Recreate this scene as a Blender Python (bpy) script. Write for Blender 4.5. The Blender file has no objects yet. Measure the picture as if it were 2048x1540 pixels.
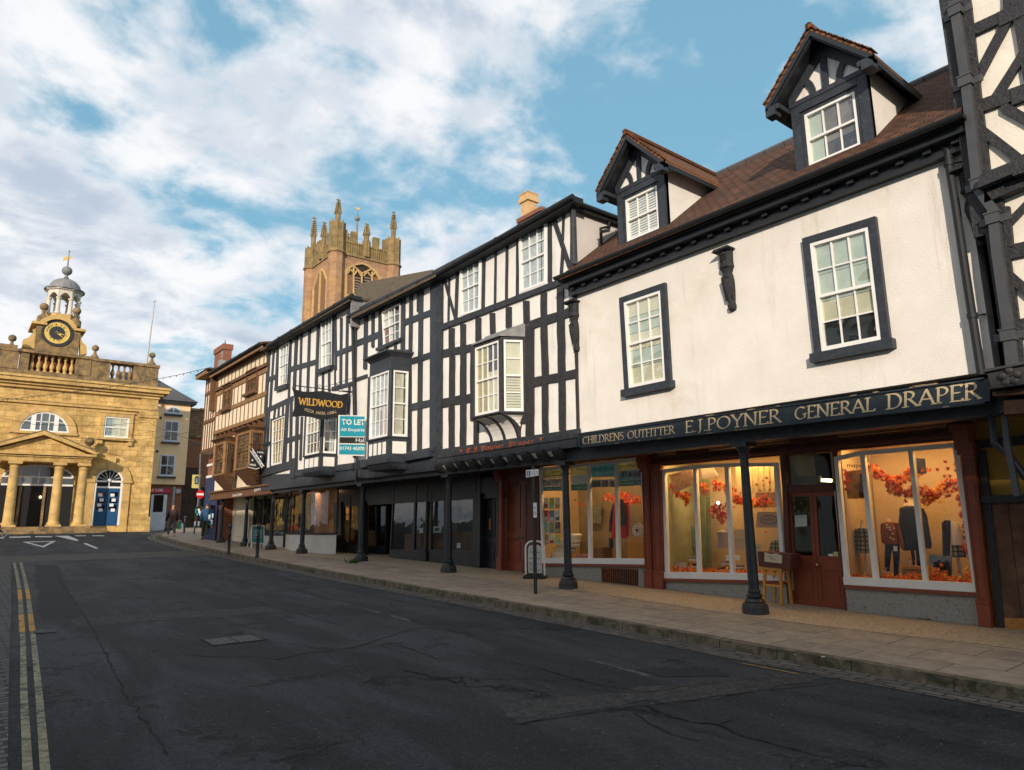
import bpy, math, random
from mathutils import Vector, Matrix
R = math.radians
random.seed(7)
# ------------------------------------------------------------------ camera, sky, sun
EYE = 1.7
FPX, PITCH, ROLL, YAW = 1400.0, R(11.1), R(-.65), R(38.5)
def ray(px, py):
    x, y = (px - 1024) / FPX, (py - 770) / FPX
    cr, sr = math.cos(ROLL), math.sin(ROLL)
    X = x * cr + y * sr; Y = -x * sr + y * cr
    cp, sp = math.cos(PITCH), math.sin(PITCH)
    yl = cp + Y * sp; z = sp - Y * cp
    cy, sy = math.cos(YAW), math.sin(YAW)
    return Vector((X * cy + yl * sy, -X * sy + yl * cy, z))
C = bpy.context.scene.collection
cam_d = bpy.data.cameras.new('camera'); cam = bpy.data.objects.new('camera', cam_d); C.objects.link(cam)
cam_d.sensor_width = 36; cam_d.lens = FPX / 2048 * 36; cam_d.clip_end = 5000; cam_d.clip_start = .05
f_ = ray(1024, 770).normalized(); r_ = (ray(1025, 770) - ray(1023, 770)).normalized(); u_ = r_.cross(f_)
cam.matrix_world = Matrix(((r_.x, u_.x, -f_.x, 0), (r_.y, u_.y, -f_.y, 0), (r_.z, u_.z, -f_.z, EYE), (0, 0, 0, 1)))
bpy.context.scene.camera = cam
sc = bpy.context.scene
sc.view_settings.view_transform = 'Standard'; sc.view_settings.look = 'None'
sc.view_settings.exposure = 0.5; sc.view_settings.gamma = 1.0
SUN_AZ, SUN_EL = 46, 17            # sun stands south west (behind and to the left of the camera)
sdir = Vector((-math.sin(R(SUN_AZ)) * math.cos(R(SUN_EL)), -math.cos(R(SUN_AZ)) * math.cos(R(SUN_EL)), math.sin(R(SUN_EL))))
sl = bpy.data.lights.new('sun', 'SUN'); sun = bpy.data.objects.new('sun', sl); C.objects.link(sun)
sl.energy = 2.9; sl.angle = R(.8); sl.color = (1, .86, .70)
sun.rotation_mode = 'QUATERNION'; sun.rotation_quaternion = (-sdir).to_track_quat('-Z', 'Y')
w = bpy.data.worlds.new('World'); sc.world = w; w.use_nodes = True
nt = w.node_tree; nt.nodes.clear()
def N(tree, typ, **kw):
    n = tree.nodes.new(typ)
    for k, v in kw.items():
        if k == 'inp':
            for a, b in v.items(): n.inputs[a].default_value = b
        else: setattr(n, k, v)
    return n
def world():
    L = nt.links.new
    sky = N(nt, 'ShaderNodeTexSky', sky_type='NISHITA', sun_disc=False)
    sky.sun_elevation = R(SUN_EL); sky.sun_rotation = math.atan2(sdir.x, sdir.y); sky.air_density = 1.0; sky.dust_density = .6; sky.ozone_density = 2.0
    tc = N(nt, 'ShaderNodeTexCoord'); sep = N(nt, 'ShaderNodeSeparateXYZ'); L(tc.outputs['Generated'], sep.inputs[0])
    def M(op, a, b=None, c=None, clamp=False):
        n = N(nt, 'ShaderNodeMath', operation=op, use_clamp=clamp)
        for i, v in enumerate((a, b, c)):
            if v is None: continue
            if isinstance(v, (int, float)): n.inputs[i].default_value = v
            else: L(v, n.inputs[i])
        return n.outputs[0]
    zz = M('ADD', M('MAXIMUM', sep.outputs[2], 0.0), .28)
    cb = N(nt, 'ShaderNodeCombineXYZ'); L(M('DIVIDE', sep.outputs[0], zz), cb.inputs[0]); L(M('DIVIDE', sep.outputs[1], zz), cb.inputs[1])
    def noise(scale, detail, rough, off, dist=0.0):
        mp = N(nt, 'ShaderNodeMapping'); mp.inputs['Location'].default_value = off; L(cb.outputs[0], mp.inputs[0])
        n = N(nt, 'ShaderNodeTexNoise', inp={'Scale': scale, 'Detail': detail, 'Roughness': rough, 'Distortion': dist}); L(mp.outputs[0], n.inputs['Vector']); return n.outputs[0]
    n1 = noise(2.9, 10, .55, CL1, .3); n2 = noise(.8, 2, .5, CL2); n3 = noise(7.5, 8, .58, (4, 2, 0), .2)
    cover = M('ADD', M('ADD', M('MULTIPLY', n1, .58), M('MULTIPLY', n2, .16)), M('MULTIPLY', n3, .26))
    # fewer clouds to the east (right of the picture), more to the north west
    bias = M('MULTIPLY', M('SUBTRACT', sep.outputs[0], .52), -.155)
    cover = M('ADD', cover, bias)
    fac = N(nt, 'ShaderNodeMapRange', interpolation_type='SMOOTHSTEP', inp={'From Min': .452, 'From Max': .575}); L(cover, fac.inputs[0])
    shade = noise(4.2, 8, .58, (3.36, 1.05, 0), .3)
    shr = N(nt, 'ShaderNodeMapRange', interpolation_type='SMOOTHSTEP', inp={'From Min': .38, 'From Max': .60}); L(shade, shr.inputs[0])
    thick = N(nt, 'ShaderNodeMapRange', interpolation_type='SMOOTHSTEP', inp={'From Min': .48, 'From Max': .64}); L(cover, thick.inputs[0])
    cr = N(nt, 'ShaderNodeMix', data_type='RGBA'); L(M('MULTIPLY', M('SUBTRACT', 1, shr.outputs[0]), M('ADD', M('MULTIPLY', thick.outputs[0], .8), .2)), cr.inputs[0])
    cr.inputs[6].default_value = CLOUD_HI; cr.inputs[7].default_value = CLOUD_LO
    tint = N(nt, 'ShaderNodeMix', data_type='RGBA', blend_type='MULTIPLY'); tint.inputs[0].default_value = 1
    L(sky.outputs[0], tint.inputs[6]); tint.inputs[7].default_value = SKY_TINT
    add = N(nt, 'ShaderNodeMix', data_type='RGBA', blend_type='ADD'); add.inputs[0].default_value = 1
    L(tint.outputs[2], add.inputs[6]); add.inputs[7].default_value = SKY_ADD
    mx = N(nt, 'ShaderNodeMix', data_type='RGBA'); L(M('MULTIPLY', fac.outputs[0], .97), mx.inputs[0]); L(add.outputs[2], mx.inputs[6]); L(cr.outputs[2], mx.inputs[7])
    bg = N(nt, 'ShaderNodeBackground'); bg.inputs[1].default_value = .12; L(mx.outputs[2], bg.inputs[0])
    out = N(nt, 'ShaderNodeOutputWorld'); L(bg.outputs[0], out.inputs[0])
CL1, CL2 = (8.3, .9, 0), (2.6, .2, 0)
CLOUD_HI, CLOUD_LO, SKY_TINT, SKY_ADD = (5.8, 5.8, 5.9, 1), (3.1, 3.6, 4.3, 1), (.22, .30, .26, 1), (1.05, 2.15, 2.95, 1)
world()
# ------------------------------------------------------------------ helpers
RY = [-40, -10, 0, 2.5, 5, 10, 18, 24, 30, 34, 40, 46, 52, 70]
RZ = [-2.8, -1.95, -1.72, -1.69, -1.65, -1.52, -1.33, -1.2, -1.07, -.96, -.75, -.52, -.34, -.3]
def rz(y):
    if y <= RY[0]: return RZ[0] + EYE
    for i in range(len(RY) - 1):
        if y <= RY[i + 1]:
            t = (y - RY[i]) / (RY[i + 1] - RY[i]); return RZ[i] + t * (RZ[i + 1] - RZ[i]) + EYE
    return RZ[-1] + EYE
def pz(y, x=9.0): return rz(y) + .115 + .018 * max(0, min(x, 12.5) - 8)
def gnd(px, py, fn=rz):
    r = ray(px, py); t = .8
    while t < 150:
        p = r * t
        if p.z + EYE < fn(p.y): break
        t += .005 * max(1, t * .2)
    return (p.x, p.y)
class F:                                       # a wall frame: u to the viewer's right, v up, d out of the wall
    def __init__(s, o, u, n): s.o, s.u, s.n = Vector(o), Vector(u).normalized(), Vector(n).normalized()
    def w(s, u, v, d=0): return s.o + s.u * u + s.n * d + Vector((0, 0, v))
    def p(s, px, py, d=0):
        r = ray(px, py); e = Vector((0, 0, EYE)); q = s.o + s.n * d
        t = (q - e).dot(s.n) / r.dot(s.n); P = e + r * t
        return ((P - s.o).dot(s.u), P.z)
    def c(s, cr, x, y, d=0): return s.p(cr[0] + x / cr[2], cr[1] + y / cr[2], d)
    def q(s, cr, pts, d=0): return [s.c(cr, x, y, d) for x, y in pts]
PX = (0, 0, 1.0)
cA, cB, cC, cD = (680, 520, 3.666), (860, 360, 5.12), (400, 600, 5.12), (400, 850, 5.12)
T1, T2, T3, T4 = (1848, 0, 3.85), (1848, 350, 3.85), (1848, 700, 5.133), (1928, 900, 3.85)
cL, cG, cM = (380, 660, 7.7), (520, 640, 4.81), (360, 840, 5.922)
cBT, cBB = (0, 480, 4.529), (0, 780, 4.529)
cS1, cS2, cS3, cS0 = (1000, 860, 4.278), (1280, 860, 3.85), (1620, 860, 3.5), (660, 880, 4.655)
cW1, cW2, cT = (1120, 460, 3.5), (1560, 400, 3.08), (580, 380, 5.923)
class MB:
    def __init__(s): s.v, s.f = [], []
    def raw(s, vs, fs):
        b = len(s.v); s.v += [Vector(v) for v in vs]; s.f += [tuple(b + i for i in f) for f in fs]
    def prism(s, fr, pts, d0, d1):             # polygon in the wall's plane, extruded
        a = sum(pts[i][0] * pts[(i + 1) % len(pts)][1] - pts[(i + 1) % len(pts)][0] * pts[i][1] for i in range(len(pts)))
        if a < 0: pts = pts[::-1]
        n = len(pts)
        vs = [fr.w(x, y, d0) for x, y in pts] + [fr.w(x, y, d1) for x, y in pts]
        fs = [tuple(range(n, 2 * n)), tuple(range(n - 1, -1, -1))] + [(i, (i + 1) % n, n + (i + 1) % n, n + i) for i in range(n)]
        s.raw(vs, fs)
    def rect(s, fr, u0, u1, v0, v1, d0, d1): s.prism(fr, [(u0, v0), (u1, v0), (u1, v1), (u0, v1)], d0, d1)
    def box(s, x0, x1, y0, y1, z0, z1):
        vs = [(x, y, z) for z in (z0, z1) for x, y in ((x0, y0), (x1, y0), (x1, y1), (x0, y1))]
        s.raw(vs, [(0, 3, 2, 1), (4, 5, 6, 7), (0, 1, 5, 4), (1, 2, 6, 5), (2, 3, 7, 6), (3, 0, 4, 7)])
    def hexa(s, b, t):                         # bottom quad, top quad
        s.raw(list(b) + list(t), [(0, 3, 2, 1), (4, 5, 6, 7), (0, 1, 5, 4), (1, 2, 6, 5), (2, 3, 7, 6), (3, 0, 4, 7)])
    def tube(s, pts, r, n=8, cap=True):
        pts = [Vector(p) for p in pts]; rr = r if isinstance(r, (list, tuple)) else [r] * len(pts); vs, fs = [], []
        for i, p in enumerate(pts):
            t = (pts[min(i + 1, len(pts) - 1)] - pts[max(i - 1, 0)]).normalized()
            a = t.orthogonal().normalized() if i == 0 else (a - t * a.dot(t)).normalized()
            b = t.cross(a)
            for k in range(n):
                an = 2 * math.pi * k / n; vs.append(p + (a * math.cos(an) + b * math.sin(an)) * rr[i])
        for i in range(len(pts) - 1):
            for k in range(n): fs.append((i * n + k, i * n + (k + 1) % n, (i + 1) * n + (k + 1) % n, (i + 1) * n + k))
        if cap: fs += [tuple(range(n - 1, -1, -1)), tuple(range((len(pts) - 1) * n, len(pts) * n))]
        s.raw(vs, fs)
    def lathe(s, c, prof, n=16, sq=None):      # prof: (radius, z)
        vs, fs = [], []
        for r, z in prof:
            for k in range(n):
                an = 2 * math.pi * (k + .5) / n; vs.append((c[0] + r * math.cos(an), c[1] + r * math.sin(an), c[2] + z))
        m = len(prof)
        for i in range(m - 1):
            for k in range(n): fs.append((i * n + k, i * n + (k + 1) % n, (i + 1) * n + (k + 1) % n, (i + 1) * n + k))
        fs += [tuple(range(n - 1, -1, -1)), tuple(range((m - 1) * n, m * n))]
        s.raw(vs, fs)
    def ball(s, c, r, n=14, sz=1):
        s.lathe(c, [(max(.001, r * math.sin(math.pi * i / 10)), -r * sz * math.cos(math.pi * i / 10)) for i in range(11)], n)
    def build(s, name, m, parent=None, smooth=False):
        me = bpy.data.meshes.new(name)
        o_ = parent_loc(parent)
        me.from_pydata([v - o_ for v in s.v], [], s.f); me.update()
        if smooth:
            for p in me.polygons: p.use_smooth = True
            try: me.set_sharp_from_angle(angle=R(40))
            except Exception: pass
        me.materials.append(m)
        o = bpy.data.objects.new(name, me); C.objects.link(o)
        if parent: o.parent = parent
        return o
def parent_loc(p):
    v = Vector((0, 0, 0))
    while p: v += p.location; p = p.parent
    return v
def thing(name, label, cat, loc, group=None):
    o = bpy.data.objects.new(name, None); C.objects.link(o); o.location = loc; o.empty_display_size = .2
    o['label'] = label; o['category'] = cat
    if group: o['group'] = group
    return o
def tag(o, label, cat, group=None):
    o['label'] = label; o['category'] = cat
    if group: o['group'] = group
    return o
def struct(o): o['kind'] = 'structure'; return o
# ------------------------------------------------------------------ materials
MATS = {}
def mat(name, col, rough=.7, var=.12, vs=3.0, bump=0.0, bs=30.0, metal=0.0, spec=.4, stain=None, st=(.45, .7), streak=None, detail=5):
    if name in MATS: return MATS[name]
    m = bpy.data.materials.new(name); m.use_nodes = True; t = m.node_tree; L = t.links.new
    b = t.nodes['Principled BSDF']; b.inputs['Roughness'].default_value = rough; b.inputs['Metallic'].default_value = metal
    b.inputs['Specular IOR Level'].default_value = spec
    g = N(t, 'ShaderNodeNewGeometry'); pos = g.outputs['Position']
    n = N(t, 'ShaderNodeTexNoise', inp={'Scale': vs, 'Detail': detail, 'Roughness': .6}); L(pos, n.inputs['Vector'])
    r = N(t, 'ShaderNodeMapRange', inp={'From Min': .3, 'From Max': .7, 'To Min': 1 - var, 'To Max': 1 + var}); L(n.outputs[0], r.inputs[0])
    mu = N(t, 'ShaderNodeMix', data_type='RGBA', blend_type='MULTIPLY'); mu.inputs[0].default_value = 1; mu.inputs[6].default_value = (*col, 1); L(r.outputs[0], mu.inputs[7])
    last = mu.outputs[2]
    if stain:
        n2 = N(t, 'ShaderNodeTexNoise', inp={'Scale': vs * .45, 'Detail': 8, 'Roughness': .68, 'Distortion': .6}); L(pos, n2.inputs['Vector'])
        r2 = N(t, 'ShaderNodeMapRange', interpolation_type='SMOOTHSTEP', inp={'From Min': st[0], 'From Max': st[1]}); L(n2.outputs[0], r2.inputs[0])
        mx = N(t, 'ShaderNodeMix', data_type='RGBA'); L(r2.outputs[0], mx.inputs[0]); L(last, mx.inputs[6]); mx.inputs[7].default_value = (*stain, 1); last = mx.outputs[2]
    if streak:
        mp = N(t, 'ShaderNodeMapping'); mp.inputs['Scale'].default_value = (3.2, 3.2, .28); L(pos, mp.inputs[0])
        n4 = N(t, 'ShaderNodeTexNoise', inp={'Scale': 1.5, 'Detail': 7, 'Roughness': .62}); L(mp.outputs[0], n4.inputs['Vector'])
        r4 = N(t, 'ShaderNodeMapRange', interpolation_type='SMOOTHSTEP', inp={'From Min': .54, 'From Max': .80, 'To Max': .55}); L(n4.outputs[0], r4.inputs[0])
        mx = N(t, 'ShaderNodeMix', data_type='RGBA'); L(r4.outputs[0], mx.inputs[0]); L(last, mx.inputs[6]); mx.inputs[7].default_value = (*streak, 1); last = mx.outputs[2]
    L(last, b.inputs['Base Color'])
    if bump:
        n3 = N(t, 'ShaderNodeTexNoise', inp={'Scale': bs, 'Detail': 4, 'Roughness': .6}); L(pos, n3.inputs['Vector'])
        bp = N(t, 'ShaderNodeBump', inp={'Strength': min(1, bump), 'Distance': .02}); L(n3.outputs[0], bp.inputs['Height']); L(bp.outputs[0], b.inputs['Normal'])
    MATS[name] = m; return m
def brickmat(name, c1, c2, mortar, bw, bh, axes='yz', msize=.012, rough=.85, stain=None, st=(.5, .7), bump=.5, offset=.5, vs=2.5, var=.15, squash=1.0, shift=(0, 0), warp=0.0, spec=.3):
    if name in MATS: return MATS[name]
    m = bpy.data.materials.new(name); m.use_nodes = True; t = m.node_tree; L = t.links.new
    b = t.nodes['Principled BSDF']; b.inputs['Roughness'].default_value = rough; b.inputs['Specular IOR Level'].default_value = spec
    g = N(t, 'ShaderNodeNewGeometry'); s = N(t, 'ShaderNodeSeparateXYZ'); L(g.outputs['Position'], s.inputs[0]); c = N(t, 'ShaderNodeCombineXYZ')
    ix = {'x': 0, 'y': 1, 'z': 2}
    for k in (0, 1):
        src = s.outputs[ix[axes[k]]]
        a = N(t, 'ShaderNodeMath', operation='ADD'); L(src, a.inputs[0]); a.inputs[1].default_value = shift[k]; L(a.outputs[0], c.inputs[k])
    vec = c.outputs[0]
    if warp:
        nw = N(t, 'ShaderNodeTexNoise', inp={'Scale': 2.2, 'Detail': 3}); L(g.outputs['Position'], nw.inputs['Vector'])
        va = N(t, 'ShaderNodeVectorMath', operation='MULTIPLY_ADD'); L(nw.outputs['Color'], va.inputs[0]); va.inputs[1].default_value = (warp, warp, 0); L(vec, va.inputs[2]); vec = va.outputs[0]
    br = N(t, 'ShaderNodeTexBrick', offset=offset, squash=squash)
    br.inputs['Color1'].default_value = (*c1, 1); br.inputs['Color2'].default_value = (*c2, 1); br.inputs['Mortar'].default_value = (*mortar, 1)
    for k, v in {'Scale': 1, 'Mortar Size': msize, 'Mortar Smooth': .3, 'Bias': 0, 'Brick Width': bw, 'Row Height': bh}.items(): br.inputs[k].default_value = v
    L(vec, br.inputs['Vector'])
    n = N(t, 'ShaderNodeTexNoise', inp={'Scale': vs, 'Detail': 7, 'Roughness': .65}); L(g.outputs['Position'], n.inputs['Vector'])
    r = N(t, 'ShaderNodeMapRange', inp={'From Min': .3, 'From Max': .7, 'To Min': 1 - var, 'To Max': 1 + var}); L(n.outputs[0], r.inputs[0])
    mu = N(t, 'ShaderNodeMix', data_type='RGBA', blend_type='MULTIPLY'); mu.inputs[0].default_value = 1; L(br.outputs['Color'], mu.inputs[6]); L(r.outputs[0], mu.inputs[7]); last = mu.outputs[2]
    if stain:
        n2 = N(t, 'ShaderNodeTexNoise', inp={'Scale': vs * .3, 'Detail': 9, 'Roughness': .7, 'Distortion': .5}); L(g.outputs['Position'], n2.inputs['Vector'])
        r2 = N(t, 'ShaderNodeMapRange', interpolation_type='SMOOTHSTEP', inp={'From Min': st[0], 'From Max': st[1], 'To Max': .85}); L(n2.outputs[0], r2.inputs[0])
        mx = N(t, 'ShaderNodeMix', data_type='RGBA'); L(r2.outputs[0], mx.inputs[0]); L(last, mx.inputs[6]); mx.inputs[7].default_value = (*stain, 1); last = mx.outputs[2]
    L(last, b.inputs['Base Color'])
    n3 = N(t, 'ShaderNodeTexNoise', inp={'Scale': 40, 'Detail': 3}); L(g.outputs['Position'], n3.inputs['Vector'])
    ma = N(t, 'ShaderNodeMath', operation='MULTIPLY_ADD'); L(n3.outputs[0], ma.inputs[0]); ma.inputs[1].default_value = .35; iv = N(t, 'ShaderNodeMath', operation='SUBTRACT'); iv.inputs[0].default_value = 1; L(br.outputs['Fac'], iv.inputs[1]); L(iv.outputs[0], ma.inputs[2])
    bp = N(t, 'ShaderNodeBump', inp={'Strength': bump, 'Distance': .015}); L(ma.outputs[0], bp.inputs['Height']); L(bp.outputs[0], b.inputs['Normal'])
    MATS[name] = m; return m
def glassmat(name, tint=(1, 1, 1), refl=.12, wav=.015, rough=.0, dark=0.0):
    if name in MATS: return MATS[name]
    m = bpy.data.materials.new(name); m.use_nodes = True; t = m.node_tree; L = t.links.new; t.nodes.remove(t.nodes['Principled BSDF']); out = t.nodes['Material Output']
    tr = N(t, 'ShaderNodeBsdfTransparent'); tr.inputs[0].default_value = (*tint, 1); gl = N(t, 'ShaderNodeBsdfGlossy'); gl.inputs['Roughness'].default_value = rough
    fr = N(t, 'ShaderNodeLayerWeight'); fr.inputs[0].default_value = .5
    pw = N(t, 'ShaderNodeMath', operation='POWER'); L(fr.outputs['Facing'], pw.inputs[0]); pw.inputs[1].default_value = 4.5
    a = N(t, 'ShaderNodeMath', operation='MULTIPLY_ADD', use_clamp=True); L(pw.outputs[0], a.inputs[0]); a.inputs[1].default_value = 1 - refl; a.inputs[2].default_value = refl
    g = N(t, 'ShaderNodeNewGeometry'); n = N(t, 'ShaderNodeTexNoise', inp={'Scale': 2.5, 'Detail': 1}); L(g.outputs['Position'], n.inputs['Vector'])
    bp = N(t, 'ShaderNodeBump', inp={'Strength': 1.0, 'Distance': wav}); L(n.outputs[0], bp.inputs['Height']); L(bp.outputs[0], gl.inputs['Normal'])
    mx = N(t, 'ShaderNodeMixShader'); L(a.outputs[0], mx.inputs[0]); L(tr.outputs[0], mx.inputs[1]); L(gl.outputs[0], mx.inputs[2]); L(mx.outputs[0], out.inputs[0])
    MATS[name] = m; return m
def emit(name, col, s):
    if name in MATS: return MATS[name]
    m = bpy.data.materials.new(name); m.use_nodes = True; b = m.node_tree.nodes['Principled BSDF']
    b.inputs['Base Color'].default_value = (*col, 1); b.inputs['Emission Color'].default_value = (*col, 1); b.inputs['Emission Strength'].default_value = s; MATS[name] = m; return m
M_ren = mat('render_cream', (.79, .75, .69), .9, .06, 1.6, .42, 50, stain=(.66, .57, .46), st=(.50, .82), streak=(.42, .35, .27))
M_plas = mat('plaster_white', (.80, .77, .72), .85, .07, 2.5, .3, 18, streak=(.50, .45, .38))
M_plasy = mat('plaster_cream', (.78, .68, .50), .85, .05, 2, .12, 30)
M_tim = mat('timber_black', (.028, .031, .038), .55, .4, 9, .6, 22, spec=.4, stain=(.06, .06, .062), st=(.56, .78))
M_timg = mat('timber_slate', (.030, .036, .046), .5, .3, 9, .5, 22, spec=.4, stain=(.07, .075, .085), st=(.56, .80))
M_timr = mat('timber_weathered_black', (.026, .027, .031), .6, .35, 9, .9, 26, stain=(.042, .036, .034))
M_gut = mat('gutter_black', (.018, .02, .023), .6, .15, 4, spec=.3)
M_pipe = mat('pipe_grey', (.06, .063, .068), .45, .15, 5, .1, 40, spec=.5)
M_white = mat('paint_white', (.82, .80, .76), .4, .04, 4, spec=.5)
M_plasc = mat('plaster_offwhite', (.80, .745, .64), .85, .07, 2.5, .3, 18, streak=(.5, .45, .36))
M_brown = mat('timber_tan', (.26, .14, .06), .7, .22, 5, .4, 25)
M_oak = mat('oak_brown', (.13, .06, .027), .6, .3, 6, .4, 25)
M_red = mat('paint_oxblood', (.24, .055, .024), .42, .12, 3, .08, 30, spec=.5)
M_redd = mat('paint_oxblood_dark', (.12, .033, .02), .45, .15, 3, .08, 30, spec=.5)
M_blk = mat('paint_black', (.014, .016, .02), .4, .2, 3, spec=.5)
M_navy = mat('sign_navy', (.022, .034, .045), .5, .25, 7, .3, 30, stain=(.05, .055, .055), st=(.55, .8))
M_gold = mat('lettering_cream', (.62, .48, .29), .6, .12, 20)
M_gold2 = mat('lettering_gold', (.62, .34, .06), .5, .1, 20)
M_ora = mat('lettering_rust', (.34, .075, .022), .6, .25, 14)
M_iron = mat('cast_iron', (.016, .02, .027), .42, .2, 8, .25, 40, spec=.6)
M_ironw = mat('cast_iron_worn', (.035, .035, .035), .6, .5, 12, .6, 40, stain=(.09, .07, .05), st=(.5, .75))
M_lead = mat('lead', (.21, .21, .21), .55, .25, 6, .3, 15)
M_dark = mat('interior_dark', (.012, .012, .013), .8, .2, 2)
M_blind = mat('blind_cream', (.72, .66, .50), .8, .07, 3)
M_blindg = mat('blind_sage', (.50, .56, .48), .8, .08, 3)
M_net = mat('net_curtain', (.55, .58, .60), .9, .2, 8)
M_curt = mat('curtain_fabric', (.42, .38, .32), .9, .3, 7)
M_glass = glassmat('window_glass', (.9, .94, .92), .17, .02)
M_shopg = glassmat('shop_glass', (.95, .97, .96), .06, .003)
M_blackg = glassmat('dark_glass', (.30, .34, .36), .10, .004)
M_tile = brickmat('roof_tiles', (.14, .06, .028), (.075, .034, .02), (.03, .015, .01), .17, .085, 'yz', .012, .9, stain=(.055, .042, .026), st=(.5, .68), bump=1, vs=3, var=.35)
M_tileo = brickmat('roof_tiles_orange', (.24, .10, .042), (.15, .062, .03), (.05, .02, .01), .17, .085, 'yz', .014, .9, stain=(.13, .07, .035), st=(.48, .66), bump=1, vs=6, var=.3)
M_tilem = mat('roof_mossy', (.09, .065, .045), .95, .4, 14, 1, 25, stain=(.12, .11, .05))
M_slate = brickmat('slate_roof', (.12, .11, .115), (.085, .08, .085), (.04, .04, .04), .28, .18, 'xz', .012, .7, stain=(.14, .12, .09), st=(.55, .75))
M_ash = brickmat('sandstone_ashlar', (.66, .44, .165), (.51, .335, .12), (.30, .19, .075), .85, .36, 'xz', .010, .9, stain=(.33, .19, .06), st=(.48, .70), bump=.7, vs=1.9, var=.38, warp=.03)
M_ston = mat('sandstone_trim', (.58, .38, .14), .9, .22, 2.2, .5, 18, stain=(.36, .24, .10), st=(.48, .7))
M_stonw = mat('sandstone_weathered', (.27, .18, .085), .95, .35, 3, .7, 15, stain=(.11, .085, .05), st=(.45, .65))
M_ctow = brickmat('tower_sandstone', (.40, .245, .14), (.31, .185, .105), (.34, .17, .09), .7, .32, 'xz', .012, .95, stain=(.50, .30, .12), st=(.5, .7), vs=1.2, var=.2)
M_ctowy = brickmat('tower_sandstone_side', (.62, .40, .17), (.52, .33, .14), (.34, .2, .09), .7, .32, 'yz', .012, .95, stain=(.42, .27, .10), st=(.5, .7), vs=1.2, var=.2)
M_pin = mat('pinnacle_stone', (.27, .19, .085), .95, .3, 1.5, .6, 9, stain=(.16, .13, .06), st=(.45, .7))
M_brick = brickmat('red_brick', (.30, .09, .045), (.22, .065, .035), (.26, .2, .15), .225, .075, 'yz', .01, .9, vs=4)
M_brickx = brickmat('red_brick_front', (.30, .11, .055), (.22, .08, .04), (.2, .15, .1), .225, .075, 'xz', .01, .9, vs=4)
M_rub = brickmat('rubble_stone', (.30, .17, .09), (.2, .12, .065), (.13, .09, .06), .4, .2, 'xz', .02, .95, vs=3, warp=.12, stain=(.10, .075, .05))
M_gran = mat('granite_riser', (.30, .29, .26), .75, .25, 45, .15, 60, stain=(.075, .07, .062), st=(.52, .75), detail=8)
M_yell = mat('render_yellow', (.88, .63, .37), .85, .06, 1.2, .1, 40)
M_bluep = mat('paint_blue', (.018, .085, .20), .45, .1, 3)
M_clay = mat('chimney_clay', (.62, .40, .19), .85, .15, 6, .3, 20)
M_och = mat('ochre_plaster', (.33, .19, .035), .8, .15, 3, .2, 20)
M_oldw = mat('weathered_wood_door', (.10, .05, .028), .8, .45, 5, .8, 18, stain=(.20, .11, .06), st=(.5, .75))
M_oldl = mat('orange_wood_repair', (.40, .17, .04), .75, .3, 14, .5, 25)
M_teal = mat('sign_teal', (.03, .21, .23), .5, .05)
M_skyb = mat('board_blue', (.02, .32, .42), .5, .03)
M_sred = mat('sign_red', (.55, .02, .015), .4, .05)
M_txtw = mat('lettering_white', (.80, .80, .78), .5, .03)
M_txtk = mat('lettering_black', (.02, .02, .022), .5, .03)
def translucent(name, col):                 # printed window film, lit from both sides
    m = bpy.data.materials.new(name); m.use_nodes = True; t = m.node_tree; t.nodes.remove(t.nodes['Principled BSDF']); a, b, x = N(t, 'ShaderNodeBsdfDiffuse'), N(t, 'ShaderNodeBsdfTranslucent'), N(t, 'ShaderNodeMixShader')
    n = N(t, 'ShaderNodeTexNoise', inp={'Scale': 6, 'Detail': 4}); r = N(t, 'ShaderNodeMapRange', inp={'From Min': .3, 'From Max': .7, 'To Min': .75, 'To Max': 1.15}); t.links.new(n.outputs[0], r.inputs[0]); u = N(t, 'ShaderNodeMix', data_type='RGBA', blend_type='MULTIPLY'); u.inputs[0].default_value = 1; u.inputs[6].default_value = (*col, 1); t.links.new(r.outputs[0], u.inputs[7])
    for k in (a, b): t.links.new(u.outputs[2], k.inputs[0])
    t.links.new(a.outputs[0], x.inputs[1]); t.links.new(b.outputs[0], x.inputs[2]); t.links.new(x.outputs[0], t.nodes['Material Output'].inputs[0]); MATS[name] = m; return m
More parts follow.
